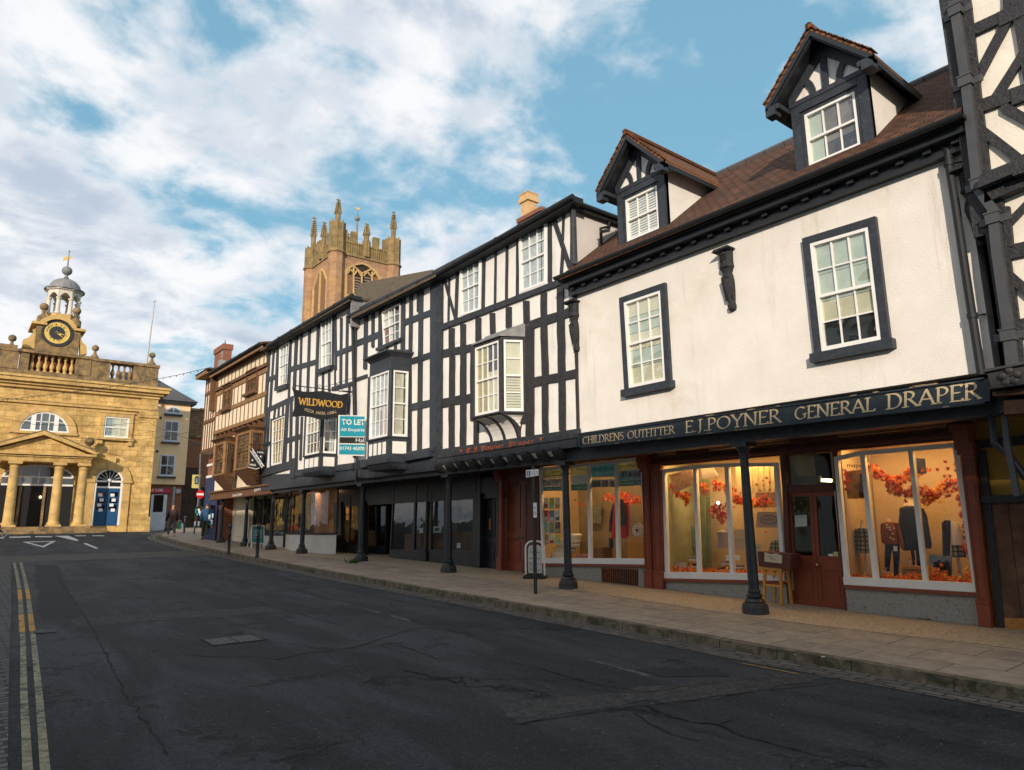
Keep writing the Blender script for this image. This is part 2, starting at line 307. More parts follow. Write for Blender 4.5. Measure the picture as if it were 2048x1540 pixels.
# ------------------------------------------------------------------ shared builders
def bil(q, s, t):
    a = (q[0][0] * (1 - s) + q[1][0] * s, q[0][1] * (1 - s) + q[1][1] * s)
    b = (q[3][0] * (1 - s) + q[2][0] * s, q[3][1] * (1 - s) + q[2][1] * s)
    return (b[0] * (1 - t) + a[0] * t, b[1] * (1 - t) + a[1] * t)          # t=1 top
def qrect(u0, u1, v0, v1): return [(u0, v1), (u1, v1), (u1, v0), (u0, v0)]
def bbox(q): return min(p[0] for p in q), max(p[0] for p in q), min(p[1] for p in q), max(p[1] for p in q)
def sash(fr, q, parent, nc=3, nt=2, nb=2, d=0.0, fw=.055, split=.5, m=None, curtain=None, label=None, name='window', bw=.022, glass=None, lower_blind=None):
    m = m or M_white; W = math.dist(q[0], q[1]); H = math.dist(q[0], q[3]); fs, ft = fw / W, fw / H; bs, bt = bw / W / 2, bw / H / 2
    mb = MB()
    def bar(s0, s1, t0, t1, a, b): mb.prism(fr, [bil(q, s0, t0), bil(q, s1, t0), bil(q, s1, t1), bil(q, s0, t1)], d + a, d + b)
    bar(0, fs, 0, 1, 0, .07); bar(1 - fs, 1, 0, 1, 0, .0705); bar(fs, 1 - fs, 1 - ft, 1, 0, .071); bar(fs, 1 - fs, 0, ft * 1.5, 0, .0715)
    if nb:
        bar(fs, 1 - fs, split - ft * .45, split + ft * .45, .002, .064)
        halves = ((split + ft * .4, 1 - ft, nt, .047), (ft * 1.5, split - ft * .4, nb, .034))
    else: halves = ((ft * 1.5, 1 - ft, nt, .047),)
    for t0, t1, n, dd in halves:
        for k in range(1, nc):
            s = fs + (1 - 2 * fs) * k / nc; bar(s - bs, s + bs, t0, t1, .012, dd)
        for k in range(1, n):
            t = t0 + (t1 - t0) * k / n; bar(fs, 1 - fs, t - bt, t + bt, .012, dd - .001)
    wo = mb.build(name, m, parent)
    if label: wo['label'] = label
    g = MB()
    for t0, t1, n, dd in halves:
        a = dd - .016
        for ci in range(nc):
            for ri in range(n):
                s0, s1, y0, y1 = fs + (1 - 2 * fs) * ci / nc, fs + (1 - 2 * fs) * (ci + 1) / nc, t0 + (t1 - t0) * ri / n, t0 + (t1 - t0) * (ri + 1) / n
                e = [random.uniform(-.0035, .0035) for _ in range(3)]; e = [e[0], e[1], e[2], e[2] + e[0] - e[1]]
                g.raw([fr.w(*bil(q, s_, t_), d + a + e_) for (s_, t_), e_ in zip(((s0, y0), (s1, y0), (s1, y1), (s0, y1)), e)], [(0, 1, 2, 3)])
    dk = wo
    if wo.parent and wo.parent.parent and wo.parent.parent.parent: dk = wo.parent
    g.build('pane', glass or M_glass, dk)
    cm = curtain if curtain is not None else M_dark
    def sheet(s0, s1, t0, t1, dd, mm, nm, folds=0):
        c = MB(); K = max(1, folds)
        for i in range(K):
            a, b = s0 + (s1 - s0) * i / K, s0 + (s1 - s0) * (i + 1) / K
            o1, o2 = (.004 if i % 2 else 0), (0 if i % 2 else .004)
            P = [bil(q, a, t0), bil(q, b, t0), bil(q, b, t1), bil(q, a, t1)]
            c.raw([fr.w(*P[0], d + dd + o1), fr.w(*P[1], d + dd + o2), fr.w(*P[2], d + dd + o2), fr.w(*P[3], d + dd + o1)], [(0, 1, 2, 3)])
        c.build(nm, mm, dk)
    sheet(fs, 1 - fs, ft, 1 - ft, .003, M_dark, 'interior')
    if cm is not M_dark:
        if isinstance(cm, list):
            for (s0, s1, t0, t1, mm, nm, fo) in cm: sheet(s0, s1, t0, t1, .0055, mm, nm, fo)
        else: sheet(fs, 1 - fs, ft, 1 - ft, .0055, cm, 'blind', 0)
    return wo
def beams(fr, cr, lst, mb, d1=.045, jit=.006, scale_w=1.0):
    for b in lst:
        x0, y0, x1, y1, wd = b[:5]; h = wd / 2 * scale_w
        if abs(y1 - y0) * 1.0 > abs(x1 - x0): c = [(x0 - h, y0), (x0 + h, y0), (x1 + h, y1), (x1 - h, y1)]
        else: c = [(x0, y0 + h), (x0, y0 - h), (x1, y1 - h), (x1, y1 + h)]
        P = fr.q(cr, c); wobble(mb, fr, P, d1 + random.uniform(-.004, .006), jit)
def wobble(mb, fr, P, d1, jit):                # P: a0,b0 at one end, b1,a1 at the other
    L_ = math.dist(P[0], P[3]); n = max(1, int(L_ / .28)) if jit > .003 else 1
    A, B = [], []
    for i in range(n + 1):
        t = i / n; k = 0 if i in (0, n) else 1
        lerp = lambda p, q_: (p[0] + (q_[0] - p[0]) * t + k * random.uniform(-jit, jit), p[1] + (q_[1] - p[1]) * t + k * random.uniform(-jit, jit))
        A.append(lerp(P[0], P[3])); B.append(lerp(P[1], P[2]))
    mb.prism(fr, A + B[::-1], 0, d1)
def hull(pts):
    pts = sorted(set(pts))
    def half(ps):
        h = []
        for p in ps:
            while len(h) > 1 and (h[-1][0] - h[-2][0]) * (p[1] - h[-2][1]) - (h[-1][1] - h[-2][1]) * (p[0] - h[-2][0]) <= 0: h.pop()
            h.append(p)
        return h[:-1]
    return half(pts) + half(pts[::-1])
def arc(cx, cy, rx, ry, a0, a1, n=9): return [(cx + rx * math.cos(R(a0 + (a1 - a0) * i / n)), cy + ry * math.sin(R(a0 + (a1 - a0) * i / n))) for i in range(n + 1)]
SER = .10
def sr(x, y, w=.13): return [(x - w, y), (x + w, y)]
ROM = {
 'A': (.86, [[(.43, 1), (.06, 0)], [(.43, 1), (.80, 0)], [(.2, .36), (.64, .36)], sr(.06, 0, .09), sr(.80, 0, .1)]),
 'C': (.86, [arc(.48, .5, .38, .49, 50, 310, 14)]),
 'D': (.86, [[(.15, 0), (.15, 1)], [(.15, 1), (.35, 1)] + arc(.35, .5, .42, .5, 90, -90, 12) + [(.15, 0)], sr(.1, 0, .08), sr(.1, 1, .08)]),
 'E': (.66, [[(.15, 0), (.15, 1)], [(.08, 1), (.58, 1), (.58, .9)], [(.15, .52), (.48, .52)], [(.08, 0), (.62, 0), (.62, .12)]]),
 'F': (.62, [[(.15, 0), (.15, 1)], [(.08, 1), (.56, 1), (.56, .9)], [(.15, .52), (.46, .52)], sr(.15, 0, .12)]),
 'G': (.9, [arc(.48, .5, .38, .49, 50, 300, 14) + [(.76, .12), (.76, .42)], sr(.76, .42, .1)]),
 'H': (.88, [[(.15, 0), (.15, 1)], [(.73, 0), (.73, 1)], [(.15, .52), (.73, .52)], sr(.15, 0), sr(.15, 1), sr(.73, 0), sr(.73, 1)]),
 'I': (.32, [[(.16, 0), (.16, 1)], sr(.16, 0), sr(.16, 1)]),
 'J': (.38, [[(.2, 1), (.2, .05), (.1, -.14)], sr(.2, 1)]),
 'L': (.62, [[(.15, 0), (.15, 1)], [(.08, 0), (.58, 0), (.58, .12)], sr(.15, 1)]),
 'N': (.92, [[(.14, 0), (.14, 1)], [(.14, 1), (.78, 0)], [(.78, 0), (.78, 1)], sr(.14, 0, .1), sr(.1, 1, .08), sr(.78, 1, .1)]),
 'O': (1.0, [arc(.5, .5, .42, .49, 0, 360, 20)]),
 'P': (.66, [[(.15, 0), (.15, 1)], [(.08, 1), (.3, 1)] + arc(.3, .74, .28, .26, 90, -90, 8) + [(.15, .48)], sr(.15, 0)]),
 'R': (.76, [[(.15, 0), (.15, 1)], [(.08, 1), (.3, 1)] + arc(.3, .75, .26, .25, 90, -90, 8) + [(.15, .5)], [(.34, .5), (.74, 0)], sr(.15, 0), sr(.74, 0, .05)]),
 'S': (.62, [arc(.32, .75, .2, .23, 45, 250, 8) + arc(.31, .26, .23, .26, 70, -140, 9)]),
 'T': (.74, [[(.37, 0), (.37, 1)], [(.05, .88), (.05, 1), (.69, 1), (.69, .88)], sr(.37, 0)]),
 'U': (.86, [[(.14, 1), (.14, .3)] + arc(.43, .3, .29, .29, 180, 360, 9) + [(.72, 1)], sr(.14, 1, .12), sr(.72, 1, .1)]),
 'W': (1.2, [[(.08, 1), (.34, 0), (.6, .9)], [(.6, .9), (.86, 0), (1.12, 1)], sr(.08, 1, .1), sr(1.12, 1, .1)]),
 'Y': (.82, [[(.08, 1), (.42, .48), (.76, 1)], [(.42, .48), (.42, 0)], sr(.42, 0), sr(.1, 1, .1), sr(.74, 1, .1)]),
 'Z': (.7, [[(.08, .9), (.08, 1), (.6, 1), (.08, 0), (.62, 0), (.62, .12)]]),
 '.': (.3, [[(.13, .0), (.17, .05)]]), ' ': (.5, [])}
BLK = {
 'E': (.8, [[(.15, .8), (.15, .1), (.4, 0), (.7, .15)], [(.15, .8), (.4, 1), (.7, .85)], [(.15, .5), (.55, .55)], [(.38, .9), (.38, .1)]]),
 'J': (.7, [[(.2, .9), (.6, 1)], [(.5, 1), (.5, .1), (.25, -.2), (.05, 0)], [(.15, .5), (.5, .55)], [(.25, .85), (.25, .4)]]),
 'P': (.85, [[(.15, .9), (.3, .8), (.3, -.25)], [(.3, .85), (.6, 1), (.75, .8), (.75, .2), (.55, .05), (.3, .15)], [(.5, .9), (.5, .1)]]),
 'D': (.85, [[(.1, .9), (.5, 1), (.78, .75), (.75, .2), (.45, -.05), (.15, .1)], [(.25, .9), (.25, .15)], [(.45, .9), (.45, .1)], [(.15, -.05), (.1, -.22)]]),
 'o': (.5, [[(.1, .55), (.1, .12), (.25, 0), (.4, .1), (.4, .5), (.25, .65), (.1, .55)]]),
 'y': (.5, [[(.1, .65), (.1, .12), (.25, 0), (.4, .1)], [(.4, .65), (.4, -.1), (.2, -.3)]]),
 'n': (.55, [[(.12, .6), (.12, 0)], [(.12, .5), (.3, .65), (.44, .5), (.44, 0)]]),
 'e': (.48, [[(.38, .1), (.25, 0), (.1, .12), (.1, .5), (.25, .65), (.4, .5), (.15, .3)]]),
 'r': (.42, [[(.12, .62), (.12, 0)], [(.12, .48), (.25, .62), (.36, .55)]]),
 'a': (.52, [[(.12, .55), (.28, .65), (.4, .5), (.4, 0)], [(.4, .35), (.1, .28), (.12, .05), (.4, .1)]]),
 'p': (.52, [[(.12, .7), (.12, -.3)], [(.12, .55), (.3, .65), (.42, .5), (.42, .1), (.25, 0), (.12, .08)]]),
 '.': (.25, [[(.1, .02), (.15, .07)]]), ' ': (.45, []), '*': (.6, [[(.1, .9), (.5, .9)], [(.25, .9), (.25, .3)], [(.4, .9), (.35, .35)]])}
def pen(txt, font, fr, q, d, m, parent, name='lettering', w=.13, ang=18, thin=.045, caps=None):
    """write with a broad nib; q = quad (TL,TR,BR,BL) of the line between baseline and cap height"""
    total = sum(font[ch][0] * (caps.get(i, 1) if caps else 1) for i, ch in enumerate(txt)); mb = MB(); x = 0; k = 0
    W = math.dist(q[0], q[1]); H = math.dist(q[0], q[3]); ax = H * total / W      # nib aspect so strokes look even
    nb = (w / 2 * math.cos(R(ang)), w / 2 * math.sin(R(ang)))
    for i, ch in enumerate(txt):
        adv, strokes = font[ch]; kx = W / total / H
        for st in strokes:
            for a, b in zip(st, st[1:]):
                cand = []
                for p in (a, b):
                    for sx in (-1, 1):
                        for ty in (-1, 1): cand.append((round(p[0] + (sx * nb[0] ) / kx if False else p[0] + sx * nb[0] / max(kx, .2), 5), round(p[1] + sx * nb[1] + ty * thin / 2, 5)))
                        cand.append((round(p[0] + sx * (nb[0] / max(kx, .2) + thin / 4), 5), round(p[1] + sx * nb[1], 5)))
                h = hull(cand)
                mb.prism(fr, [bil(q, (x + px_) / total, py_) for px_, py_ in h], d, d + .004 + .00015 * (k % 12)); k += 1
        x += adv
    return mb.build(name, m, parent)
def text(txt, fr, q, d, m, parent, name='lettering', offset=0.0):
    cu = bpy.data.curves.new('t', 'FONT'); cu.body = txt; cu.offset = offset; cu.resolution_u = 2; o = bpy.data.objects.new('t', cu); C.objects.link(o)
    dg = bpy.context.evaluated_depsgraph_get(); me = bpy.data.meshes.new_from_object(o.evaluated_get(dg)); bpy.data.objects.remove(o)
    xs = [v.co.x for v in me.vertices]; ys = [v.co.y for v in me.vertices]
    if not xs: return None
    x0, x1, y0, y1 = min(xs), max(xs), min(ys), max(ys); o_ = parent_loc(parent)
    for v in me.vertices:
        u, vv = bil(q, (v.co.x - x0) / (x1 - x0), (v.co.y - y0) / (y1 - y0)); v.co = fr.w(u, vv, d) - o_
    me.name = name; me.materials.clear(); me.materials.append(m); ob = bpy.data.objects.new(name, me); C.objects.link(ob); ob.parent = parent; return ob
def sub(q, s0, s1, t0, t1): return [bil(q, s0, t1), bil(q, s1, t1), bil(q, s1, t0), bil(q, s0, t0)]
ROW = F((9.9, 0, 0), (0, -1, 0), (-1, 0, 0))           # upper fronts of the terrace
SHOP = F((11.5, 0, 0), (0, -1, 0), (-1, 0, 0))         # shopfronts set back under the jetty
# ------------------------------------------------------------------ ground, road, pavement
def asphalt():
    m = bpy.data.materials.new('asphalt'); m.use_nodes = True; t = m.node_tree; L = t.links.new; b = t.nodes['Principled BSDF']
    g = N(t, 'ShaderNodeNewGeometry'); pos = g.outputs['Position']
    def noi(s, d, r=.6, dist=0): n = N(t, 'ShaderNodeTexNoise', inp={'Scale': s, 'Detail': d, 'Roughness': r, 'Distortion': dist}); L(pos, n.inputs['Vector']); return n
    def rmp(x, a, c, lo=0, hi=1): r = N(t, 'ShaderNodeMapRange', interpolation_type='SMOOTHSTEP', inp={'From Min': a, 'From Max': c, 'To Min': lo, 'To Max': hi}); L(x, r.inputs[0]); return r.outputs[0]
    def mix(f, a, c):
        x = N(t, 'ShaderNodeMix', data_type='RGBA')
        for i, v in ((0, f), (6, a), (7, c)):
            if isinstance(v, tuple): x.inputs[i].default_value = (*v, 1)
            else: L(v, x.inputs[i])
        return x.outputs[2]
    def mul(a, c): x = N(t, 'ShaderNodeMath', operation='MULTIPLY'); L(a, x.inputs[0]); L(c, x.inputs[1]); return x.outputs[0]
    mp = N(t, 'ShaderNodeMapping'); mp.inputs['Scale'].default_value = (1.6, .35, 1); L(pos, mp.inputs[0])
    wheel = N(t, 'ShaderNodeTexNoise', inp={'Scale': .8, 'Detail': 6, 'Roughness': .65, 'Distortion': .5}); L(mp.outputs[0], wheel.inputs['Vector'])
    col = mix(rmp(wheel.outputs[0], .38, .64), (.014, .018, .023), (.042, .048, .056))
    col = mix(rmp(noi(1.3, 8, .7).outputs[0], .52, .72, 0, .75), col, (.010, .012, .015))
    sp = N(t, 'ShaderNodeTexVoronoi', feature='F1', inp={'Scale': 70}); L(pos, sp.inputs['Vector'])
    spk = N(t, 'ShaderNodeTexNoise', inp={'Scale': 48, 'Detail': 8, 'Roughness': .85}); L(pos, spk.inputs['Vector'])
    col = mix(rmp(spk.outputs[0], .50, .68, 0, .8), col, (.085, .09, .097))
    col = mix(rmp(spk.outputs[0], .48, .34, 0, .8), col, (.006, .007, .008))
    wht = N(t, 'ShaderNodeTexNoise', inp={'Scale': 38, 'Detail': 1}); L(pos, wht.inputs['Vector'])
    col = mix(rmp(wht.outputs[0], .755, .79, 0, .6), col, (.45, .45, .43))
    # cracks
    nz = noi(1.3, 9, .7); sv = N(t, 'ShaderNodeVectorMath', operation='MULTIPLY_ADD'); L(nz.outputs['Color'], sv.inputs[0]); sv.inputs[1].default_value = (2.2, 2.2, 0); L(pos, sv.inputs[2])
    cr = N(t, 'ShaderNodeTexVoronoi', feature='DISTANCE_TO_EDGE', inp={'Scale': .42}); L(sv.outputs[0], cr.inputs['Vector'])
    line = rmp(cr.outputs['Distance'], .015, .003); gate = rmp(noi(.7, 5).outputs[0], .47, .62)
    crk = mul(line, gate); col = mix(crk, col, (.006, .006, .007))
    gr = N(t, 'ShaderNodeTexNoise', inp={'Scale': 21, 'Detail': 9, 'Roughness': .9}); L(pos, gr.inputs['Vector'])
    gm = N(t, 'ShaderNodeMapRange', inp={'From Min': .34, 'From Max': .66, 'To Min': .35, 'To Max': 1.75}); L(gr.outputs[0], gm.inputs[0])
    gx = N(t, 'ShaderNodeMix', data_type='RGBA', blend_type='MULTIPLY'); gx.inputs[0].default_value = 1; L(col, gx.inputs[6]); L(gm.outputs[0], gx.inputs[7]); col = gx.outputs[2]
    L(col, b.inputs['Base Color']); b.inputs['Roughness'].default_value = .82; b.inputs['Specular IOR Level'].default_value = .35
    h = N(t, 'ShaderNodeMath', operation='MULTIPLY_ADD'); L(crk, h.inputs[0]); h.inputs[1].default_value = -2.0; L(spk.outputs[0], h.inputs[2])
    bp = N(t, 'ShaderNodeBump', inp={'Strength': 1.0, 'Distance': .025}); L(h.outputs[0], bp.inputs['Height']); L(bp.outputs[0], b.inputs['Normal'])
    return m
M_asph = asphalt()
M_asp2 = mat('asphalt_patch', (.055, .054, .052), .9, .7, 26, 1, 90, stain=(.026, .028, .031), st=(.42, .62), detail=9)
M_asp3 = mat('asphalt_patch_dark', (.020, .022, .026), .9, .35, 30, .8, 120, stain=(.02, .02, .022))
M_set = brickmat('granite_setts', (.11, .105, .10), (.075, .073, .07), (.03, .03, .03), .22, .11, 'xy', .018, .85, bump=1, vs=8, var=.3, warp=.04)
M_sety = brickmat('granite_setts_channel', (.13, .115, .10), (.085, .078, .07), (.035, .033, .03), .28, .13, 'yx', .016, .85, bump=1, vs=8, var=.3, warp=.04)
M_flag = brickmat('flagstones', (.33, .26, .19), (.255, .205, .155), (.07, .055, .045), .95, .58, 'yx', .007, .85, stain=(.17, .14, .11), st=(.5, .75), bump=.5, vs=5, var=.22, warp=.02)
M_peb = mat('pebble_paving', (.37, .29, .195), .9, .45, 32, .8, 45, stain=(.20, .14, .09), st=(.5, .74), detail=8)
M_kerb = mat('kerb_stone', (.17, .135, .09), .9, .35, 9, .7, 30, stain=(.05, .05, .025), st=(.42, .66))
M_line = mat('road_paint_cream', (.22, .205, .13), .8, .5, 14, .4, 60, stain=(.05, .05, .045), st=(.47, .62))
M_liney = mat('road_paint_yellow', (.42, .22, .035), .8, .35, 12, .4, 60, stain=(.08, .07, .05), st=(.54, .66))
M_worn = mat('road_paint_worn', (.075, .075, .072), .8, .5, 14, .4, 60, stain=(.03, .033, .04), st=(.42, .58))
M_linew = mat('road_paint_white', (.58, .56, .54), .7, .2, 10, .3, 60, stain=(.12, .12, .12), st=(.56, .68))
ys = sorted(set([y * .5 for y in range(-80, 141)] + [float(y) for y in RY]))
def interp(tab, y):
    if y <= tab[0][0]: return tab[0][1]
    for a, b in zip(tab, tab[1:]):
        if y <= b[0]: t = (y - a[0]) / (b[0] - a[0]); return a[1] + t * (b[1] - a[1])
    return tab[-1][1]
KX = [(-40, 8.0), (18, 8.0), (24, 8.2), (30, 8.45), (37, 8.75), (42, 9.06), (44, 9.45), (46, 10.1), (48, 10.8), (51, 11.8), (54.3, 12.7), (58, 13.2), (70, 13.4)]
LX = [(-40, .45), (6, .50), (8.2, .62), (11, .78), (15, 1.02), (21.5, 1.38), (30, 1.85), (34, 1.6), (38, -.5), (42, -6), (70, -30)]
kx = lambda y: interp(KX, y)
def sheet(name, m, f0, f1, y0, y1, zf, nx=6, off=0.0):
    yy = [y for y in ys if y0 < y < y1]; yy = [y0] + yy + [y1]; vs, fs = [], []
    for y in yy:
        a, b = f0(y), f1(y)
        for i in range(nx + 1): x = a + (b - a) * i / nx; vs.append((x, y, zf(y, x) + off))
    for j in range(len(yy) - 1):
        for i in range(nx): k = j * (nx + 1) + i; fs.append((k, k + 1, k + nx + 2, k + nx + 1))
    mb = MB(); mb.raw(vs, fs); return mb.build(name, m)
gz = lambda y, x: rz(y)
mb = MB(); yy = [-600] + [y for y in ys if y <= 70] + [900]; vs = []
for y in yy:
    for x in (-900, -60, 60, 900): vs.append((x, y, rz(y) - .06))
mb.raw(vs, [(4 * j + i, 4 * j + i + 1, 4 * j + i + 5, 4 * j + i + 4) for j in range(len(yy) - 1) for i in range(3)])
struct(mb.build('ground', M_asp2))
struct(sheet('road', M_asph, lambda y: interp(LX, y) - .3, lambda y: kx(y), -40, 70, gz, 8))
struct(sheet('cobbled_verge', M_set, lambda y: -5.0, lambda y: interp(LX, y), -40, 36, gz, 6, .012))
struct(sheet('sett_channel', M_sety, lambda y: kx(y) - .42, lambda y: kx(y) + .02, -20, 45, gz, 2, .006))
struct(sheet('sett_crossing', M_set, lambda y: interp(LX, y), lambda y: kx(y) - .42, 28.5, 32.0, gz, 6, .004))
struct(sheet('pavement', M_flag, lambda y: kx(y) + .14, lambda y: 16.0, -40, 70, pz, 8))
struct(sheet('pebble_paving', M_peb, lambda y: 9.95 + .12 * math.sin(y * .7), lambda y: 11.48, -6, 29, pz, 4, .004))
mb = MB(); y = -20.0
while y < 60:                                           # kerb stones laid end to end
    l = random.uniform(.8, 1.15); y1 = y + l - .012
    a, b = kx(y), kx(y1); j = random.uniform(-.008, .008); h = .115 + random.uniform(-.006, .008)
    mb.hexa([(a + j, y, rz(y) - .05), (a + .16, y, rz(y) - .05), (b + .16, y1, rz(y1) - .05), (b + j, y1, rz(y1) - .05)],
            [(a + j + .012, y, rz(y) + h), (a + .16, y, rz(y) + h), (b + .16, y1, rz(y1) + h), (b + j + .012, y1, rz(y1) + h)]); y += l
struct(mb.build('kerb', M_kerb))
def gpoly(name, m, pts, off=.005):                     # painted or patched piece lying on the road: quad in plan, cut every half metre
    (a, b, c, d) = pts; mb = MB(); n = max(1, int(max(math.dist(a, b), math.dist(d, c)) / .25)); k = max(1, int(max(math.dist(a, d), math.dist(b, c)) / .25)); vs = []
    for j in range(k + 1):
        for i in range(n + 1):
            s, t = i / n, j / k; x = (a[0] * (1 - s) + b[0] * s) * (1 - t) + (d[0] * (1 - s) + c[0] * s) * t; y = (a[1] * (1 - s) + b[1] * s) * (1 - t) + (d[1] * (1 - s) + c[1] * s) * t
            if name == 'road_patch' and (i in (0, n) or j in (0, k)): x += random.gauss(0, .035); y += random.gauss(0, .035)
            vs.append((x, y, rz(y) + off))
    mb.raw(vs, [(j * (n + 1) + i, j * (n + 1) + i + 1, (j + 1) * (n + 1) + i + 1, (j + 1) * (n + 1) + i) for j in range(k) for i in range(n)])
    for v in mb.v: pass
    o = mb.build(name, m); 
    if o.data.polygons[0].normal.z < 0: o.data.flip_normals()
    return struct(o)
def pq(l): return [gnd(*p) for p in l]
def line(name, m, tab, w, y0, y1, off=.005): return struct(sheet(name, m, lambda y: interp(tab, y) - w / 2, lambda y: interp(tab, y) + w / 2, y0, y1, gz, 1, off))
def ltab(l):
    t = sorted((y, x) for x, y in (gnd(*p) for p in l)); return [(-5, t[0][1] - (t[1][1] - t[0][1]) / (t[1][0] - t[0][0]) * (t[0][0] + 5))] + t
Y1 = ltab([(55, 1538), (47.5, 1390), (46, 1290), (40, 1190), (34, 1150), (28, 1124)])
Y2 = ltab([(90, 1538), (78, 1390), (68, 1290), (56, 1190), (48, 1150), (41, 1124)])
for tb in (Y1, Y2):
    line('parking_line', M_line, tb, .06, -5, 12.5); line('parking_line', M_liney, tb, .072, 12.55, 14.6); line('parking_line', M_line, tb, .07, 14.62, 16.8); line('parking_line', M_liney, tb, .072, 16.85, 19.0); line('parking_line', M_line, tb, .07, 19.02, 28.3)
K2 = [(a, b - .28) for a, b in KX]; K3 = [(a, b - .50) for a, b in KX]
line('parking_line', M_line, K2, .08, 32, 50, .012); line('parking_line', M_line, K3, .08, 32, 50, .013)
line('parking_line', M_liney, [(0, 7.42), (10, 7.44)], .022, 4.4, 5.1, .012)
gpoly('road_marking', M_worn, pq([(66, 1262), (112, 1260), (112, 1266), (66, 1268)]), .010)
# give way triangle and dashes
tri = pq([(45, 1084), (112, 1082), (87, 1095)]); ce = (sum(p[0] for p in tri) / 3, sum(p[1] for p in tri) / 3)
for i in range(3):
    a, b = tri[i], tri[(i + 1) % 3]; f = .30
    gpoly('give_way_triangle', M_linew, [a, b, (b[0] + (ce[0] - b[0]) * f, b[1] + (ce[1] - b[1]) * f), (a[0] + (ce[0] - a[0]) * f, a[1] + (ce[1] - a[1]) * f)])
for d in ([(18, 1073.5), (60, 1072.5), (62, 1075), (20, 1076)], [(-20, 1075), (8, 1074.5), (8, 1077), (-20, 1077.5)], [(70, 1072.5), (104, 1072.5), (104, 1074.5), (70, 1074.5)], [(108, 1072), (136, 1071.5), (158, 1080.5), (153, 1082)],
          [(166, 1087), (172, 1086.5), (197, 1096.5), (191, 1097.5)], [(150, 1071), (172, 1071), (172, 1072.4), (150, 1072.4)], [(185, 1071), (208, 1071), (208, 1072.4), (185, 1072.4)]):
    gpoly('give_way_dash', M_linew, pq(d))
for d in ([(610, 1190), (632, 1195), (632, 1197), (610, 1192)], [(665, 1201), (700, 1209), (698, 1211), (665, 1203)], [(728, 1217), (760, 1224), (758, 1227), (728, 1219)], [(782, 1230), (822, 1240), (820, 1244), (782, 1233)], [(1180, 1318), (1300, 1350), (1296, 1355), (1178, 1321)]):
    gpoly('worn_centre_line', M_worn, pq(d), .004)
gpoly('road_patch', M_asp2, pq([(150, 1238), (560, 1212), (572, 1223), (150, 1253)]), .003)
gpoly('road_patch', M_asp2, pq([(985, 1408), (1350, 1375), (1570, 1350), (1040, 1447)]), .003)
gpoly('road_patch', M_asp2, pq([(1240, 1380), (1560, 1345), (1680, 1357), (1340, 1412)]), .0035)
gpoly('road_patch', M_asp3, pq([(1270, 1340), (1430, 1338), (1460, 1352), (1320, 1356)]), .0045)
gpoly('road_patch', M_asp2, pq([(274, 1134), (300, 1133), (322, 1142), (296, 1144)]), .003)
gpoly('road_patch', M_asp2, pq([(350, 1163), (395, 1161), (412, 1170), (366, 1173)]), .003)
gpoly('road_patch', M_asp3, pq([(68, 1130), (115, 1130), (160, 1235), (80, 1240)]), .002)
gpoly('road_patch', M_asp2, pq([(470, 1181), (520, 1180), (528, 1187), (478, 1189)]), .003)
# open cracks and trench joints in the worn tarmac
M_crk = mat('tar_crack', (.005, .005, .006), .95, .2, 10)
c6 = lambda l: [(x / 2, 1040 + y / 2) for x, y in l]; c7 = lambda l: [(1024 + x / 2, 1140 + y / 2) for x, y in l]
for pl_, w_ in ((c7([(540, 545), (640, 590), (720, 610), (830, 620), (920, 665), (1010, 690), (1120, 720), (1230, 745), (1330, 780), (1480, 795)]), .022), (c7([(480, 570), (560, 620), (640, 660), (790, 700)]), .012), (c7([(0, 370), (110, 395), (200, 420), (310, 455), (440, 475), (520, 490)]), .016),
    (c7([(0, 620), (230, 585), (480, 550), (700, 525), (900, 497), (1100, 475), (1330, 450)]), .016), (c7([(340, 498), (560, 490), (700, 465), (850, 450), (1050, 432)]), .010), (c7([(830, 620), (870, 600), (910, 610)]), .012),
    (c6([(740, 540), (870, 550), (1010, 545), (1110, 560), (1240, 530), (1370, 520), (1460, 500), (1540, 470), (1610, 450), (1700, 430), (1900, 460)]), .018), (c6([(1590, 500), (1680, 530), (1750, 560), (1830, 568)]), .014), (c6([(540, 165), (700, 240), (900, 290), (1100, 350), (1350, 420)]), .014),
    (c6([(230, 230), (300, 330), (380, 450), (500, 700), (600, 830), (680, 950)]), .010), (c6([(1610, 600), (1700, 620), (1790, 640), (1850, 660)]), .02), (c6([(150, 390), (500, 380), (800, 362), (1060, 340), (1150, 362)]), .010)):
    g_p = [gnd(*p) for p in pl_]; P_ = []
    for a, b in zip(g_p, g_p[1:]):
        n = max(2, int(math.dist(a, b) / .07))
        for i in range(n): t = i / n; P_.append((a[0] + (b[0] - a[0]) * t + random.gauss(0, .012), a[1] + (b[1] - a[1]) * t + random.gauss(0, .012)))
    vs = []
    for i, p in enumerate(P_):
        q = P_[min(i + 1, len(P_) - 1)]; o = P_[max(i - 1, 0)]; dx, dy = q[0] - o[0], q[1] - o[1]; l = math.hypot(dx, dy) or 1; h = w_ * random.uniform(.15, .75); vs += [(p[0] - dy / l * h, p[1] + dx / l * h), (p[0] + dy / l * h, p[1] - dx / l * h)]
    mb = MB(); mb.raw([(x, y, rz(y) + .0075) for x, y in vs], [(2 * i + 1, 2 * i + 3, 2 * i + 2, 2 * i) for i in range(len(P_) - 1)]); struct(mb.build('road_crack', M_crk))
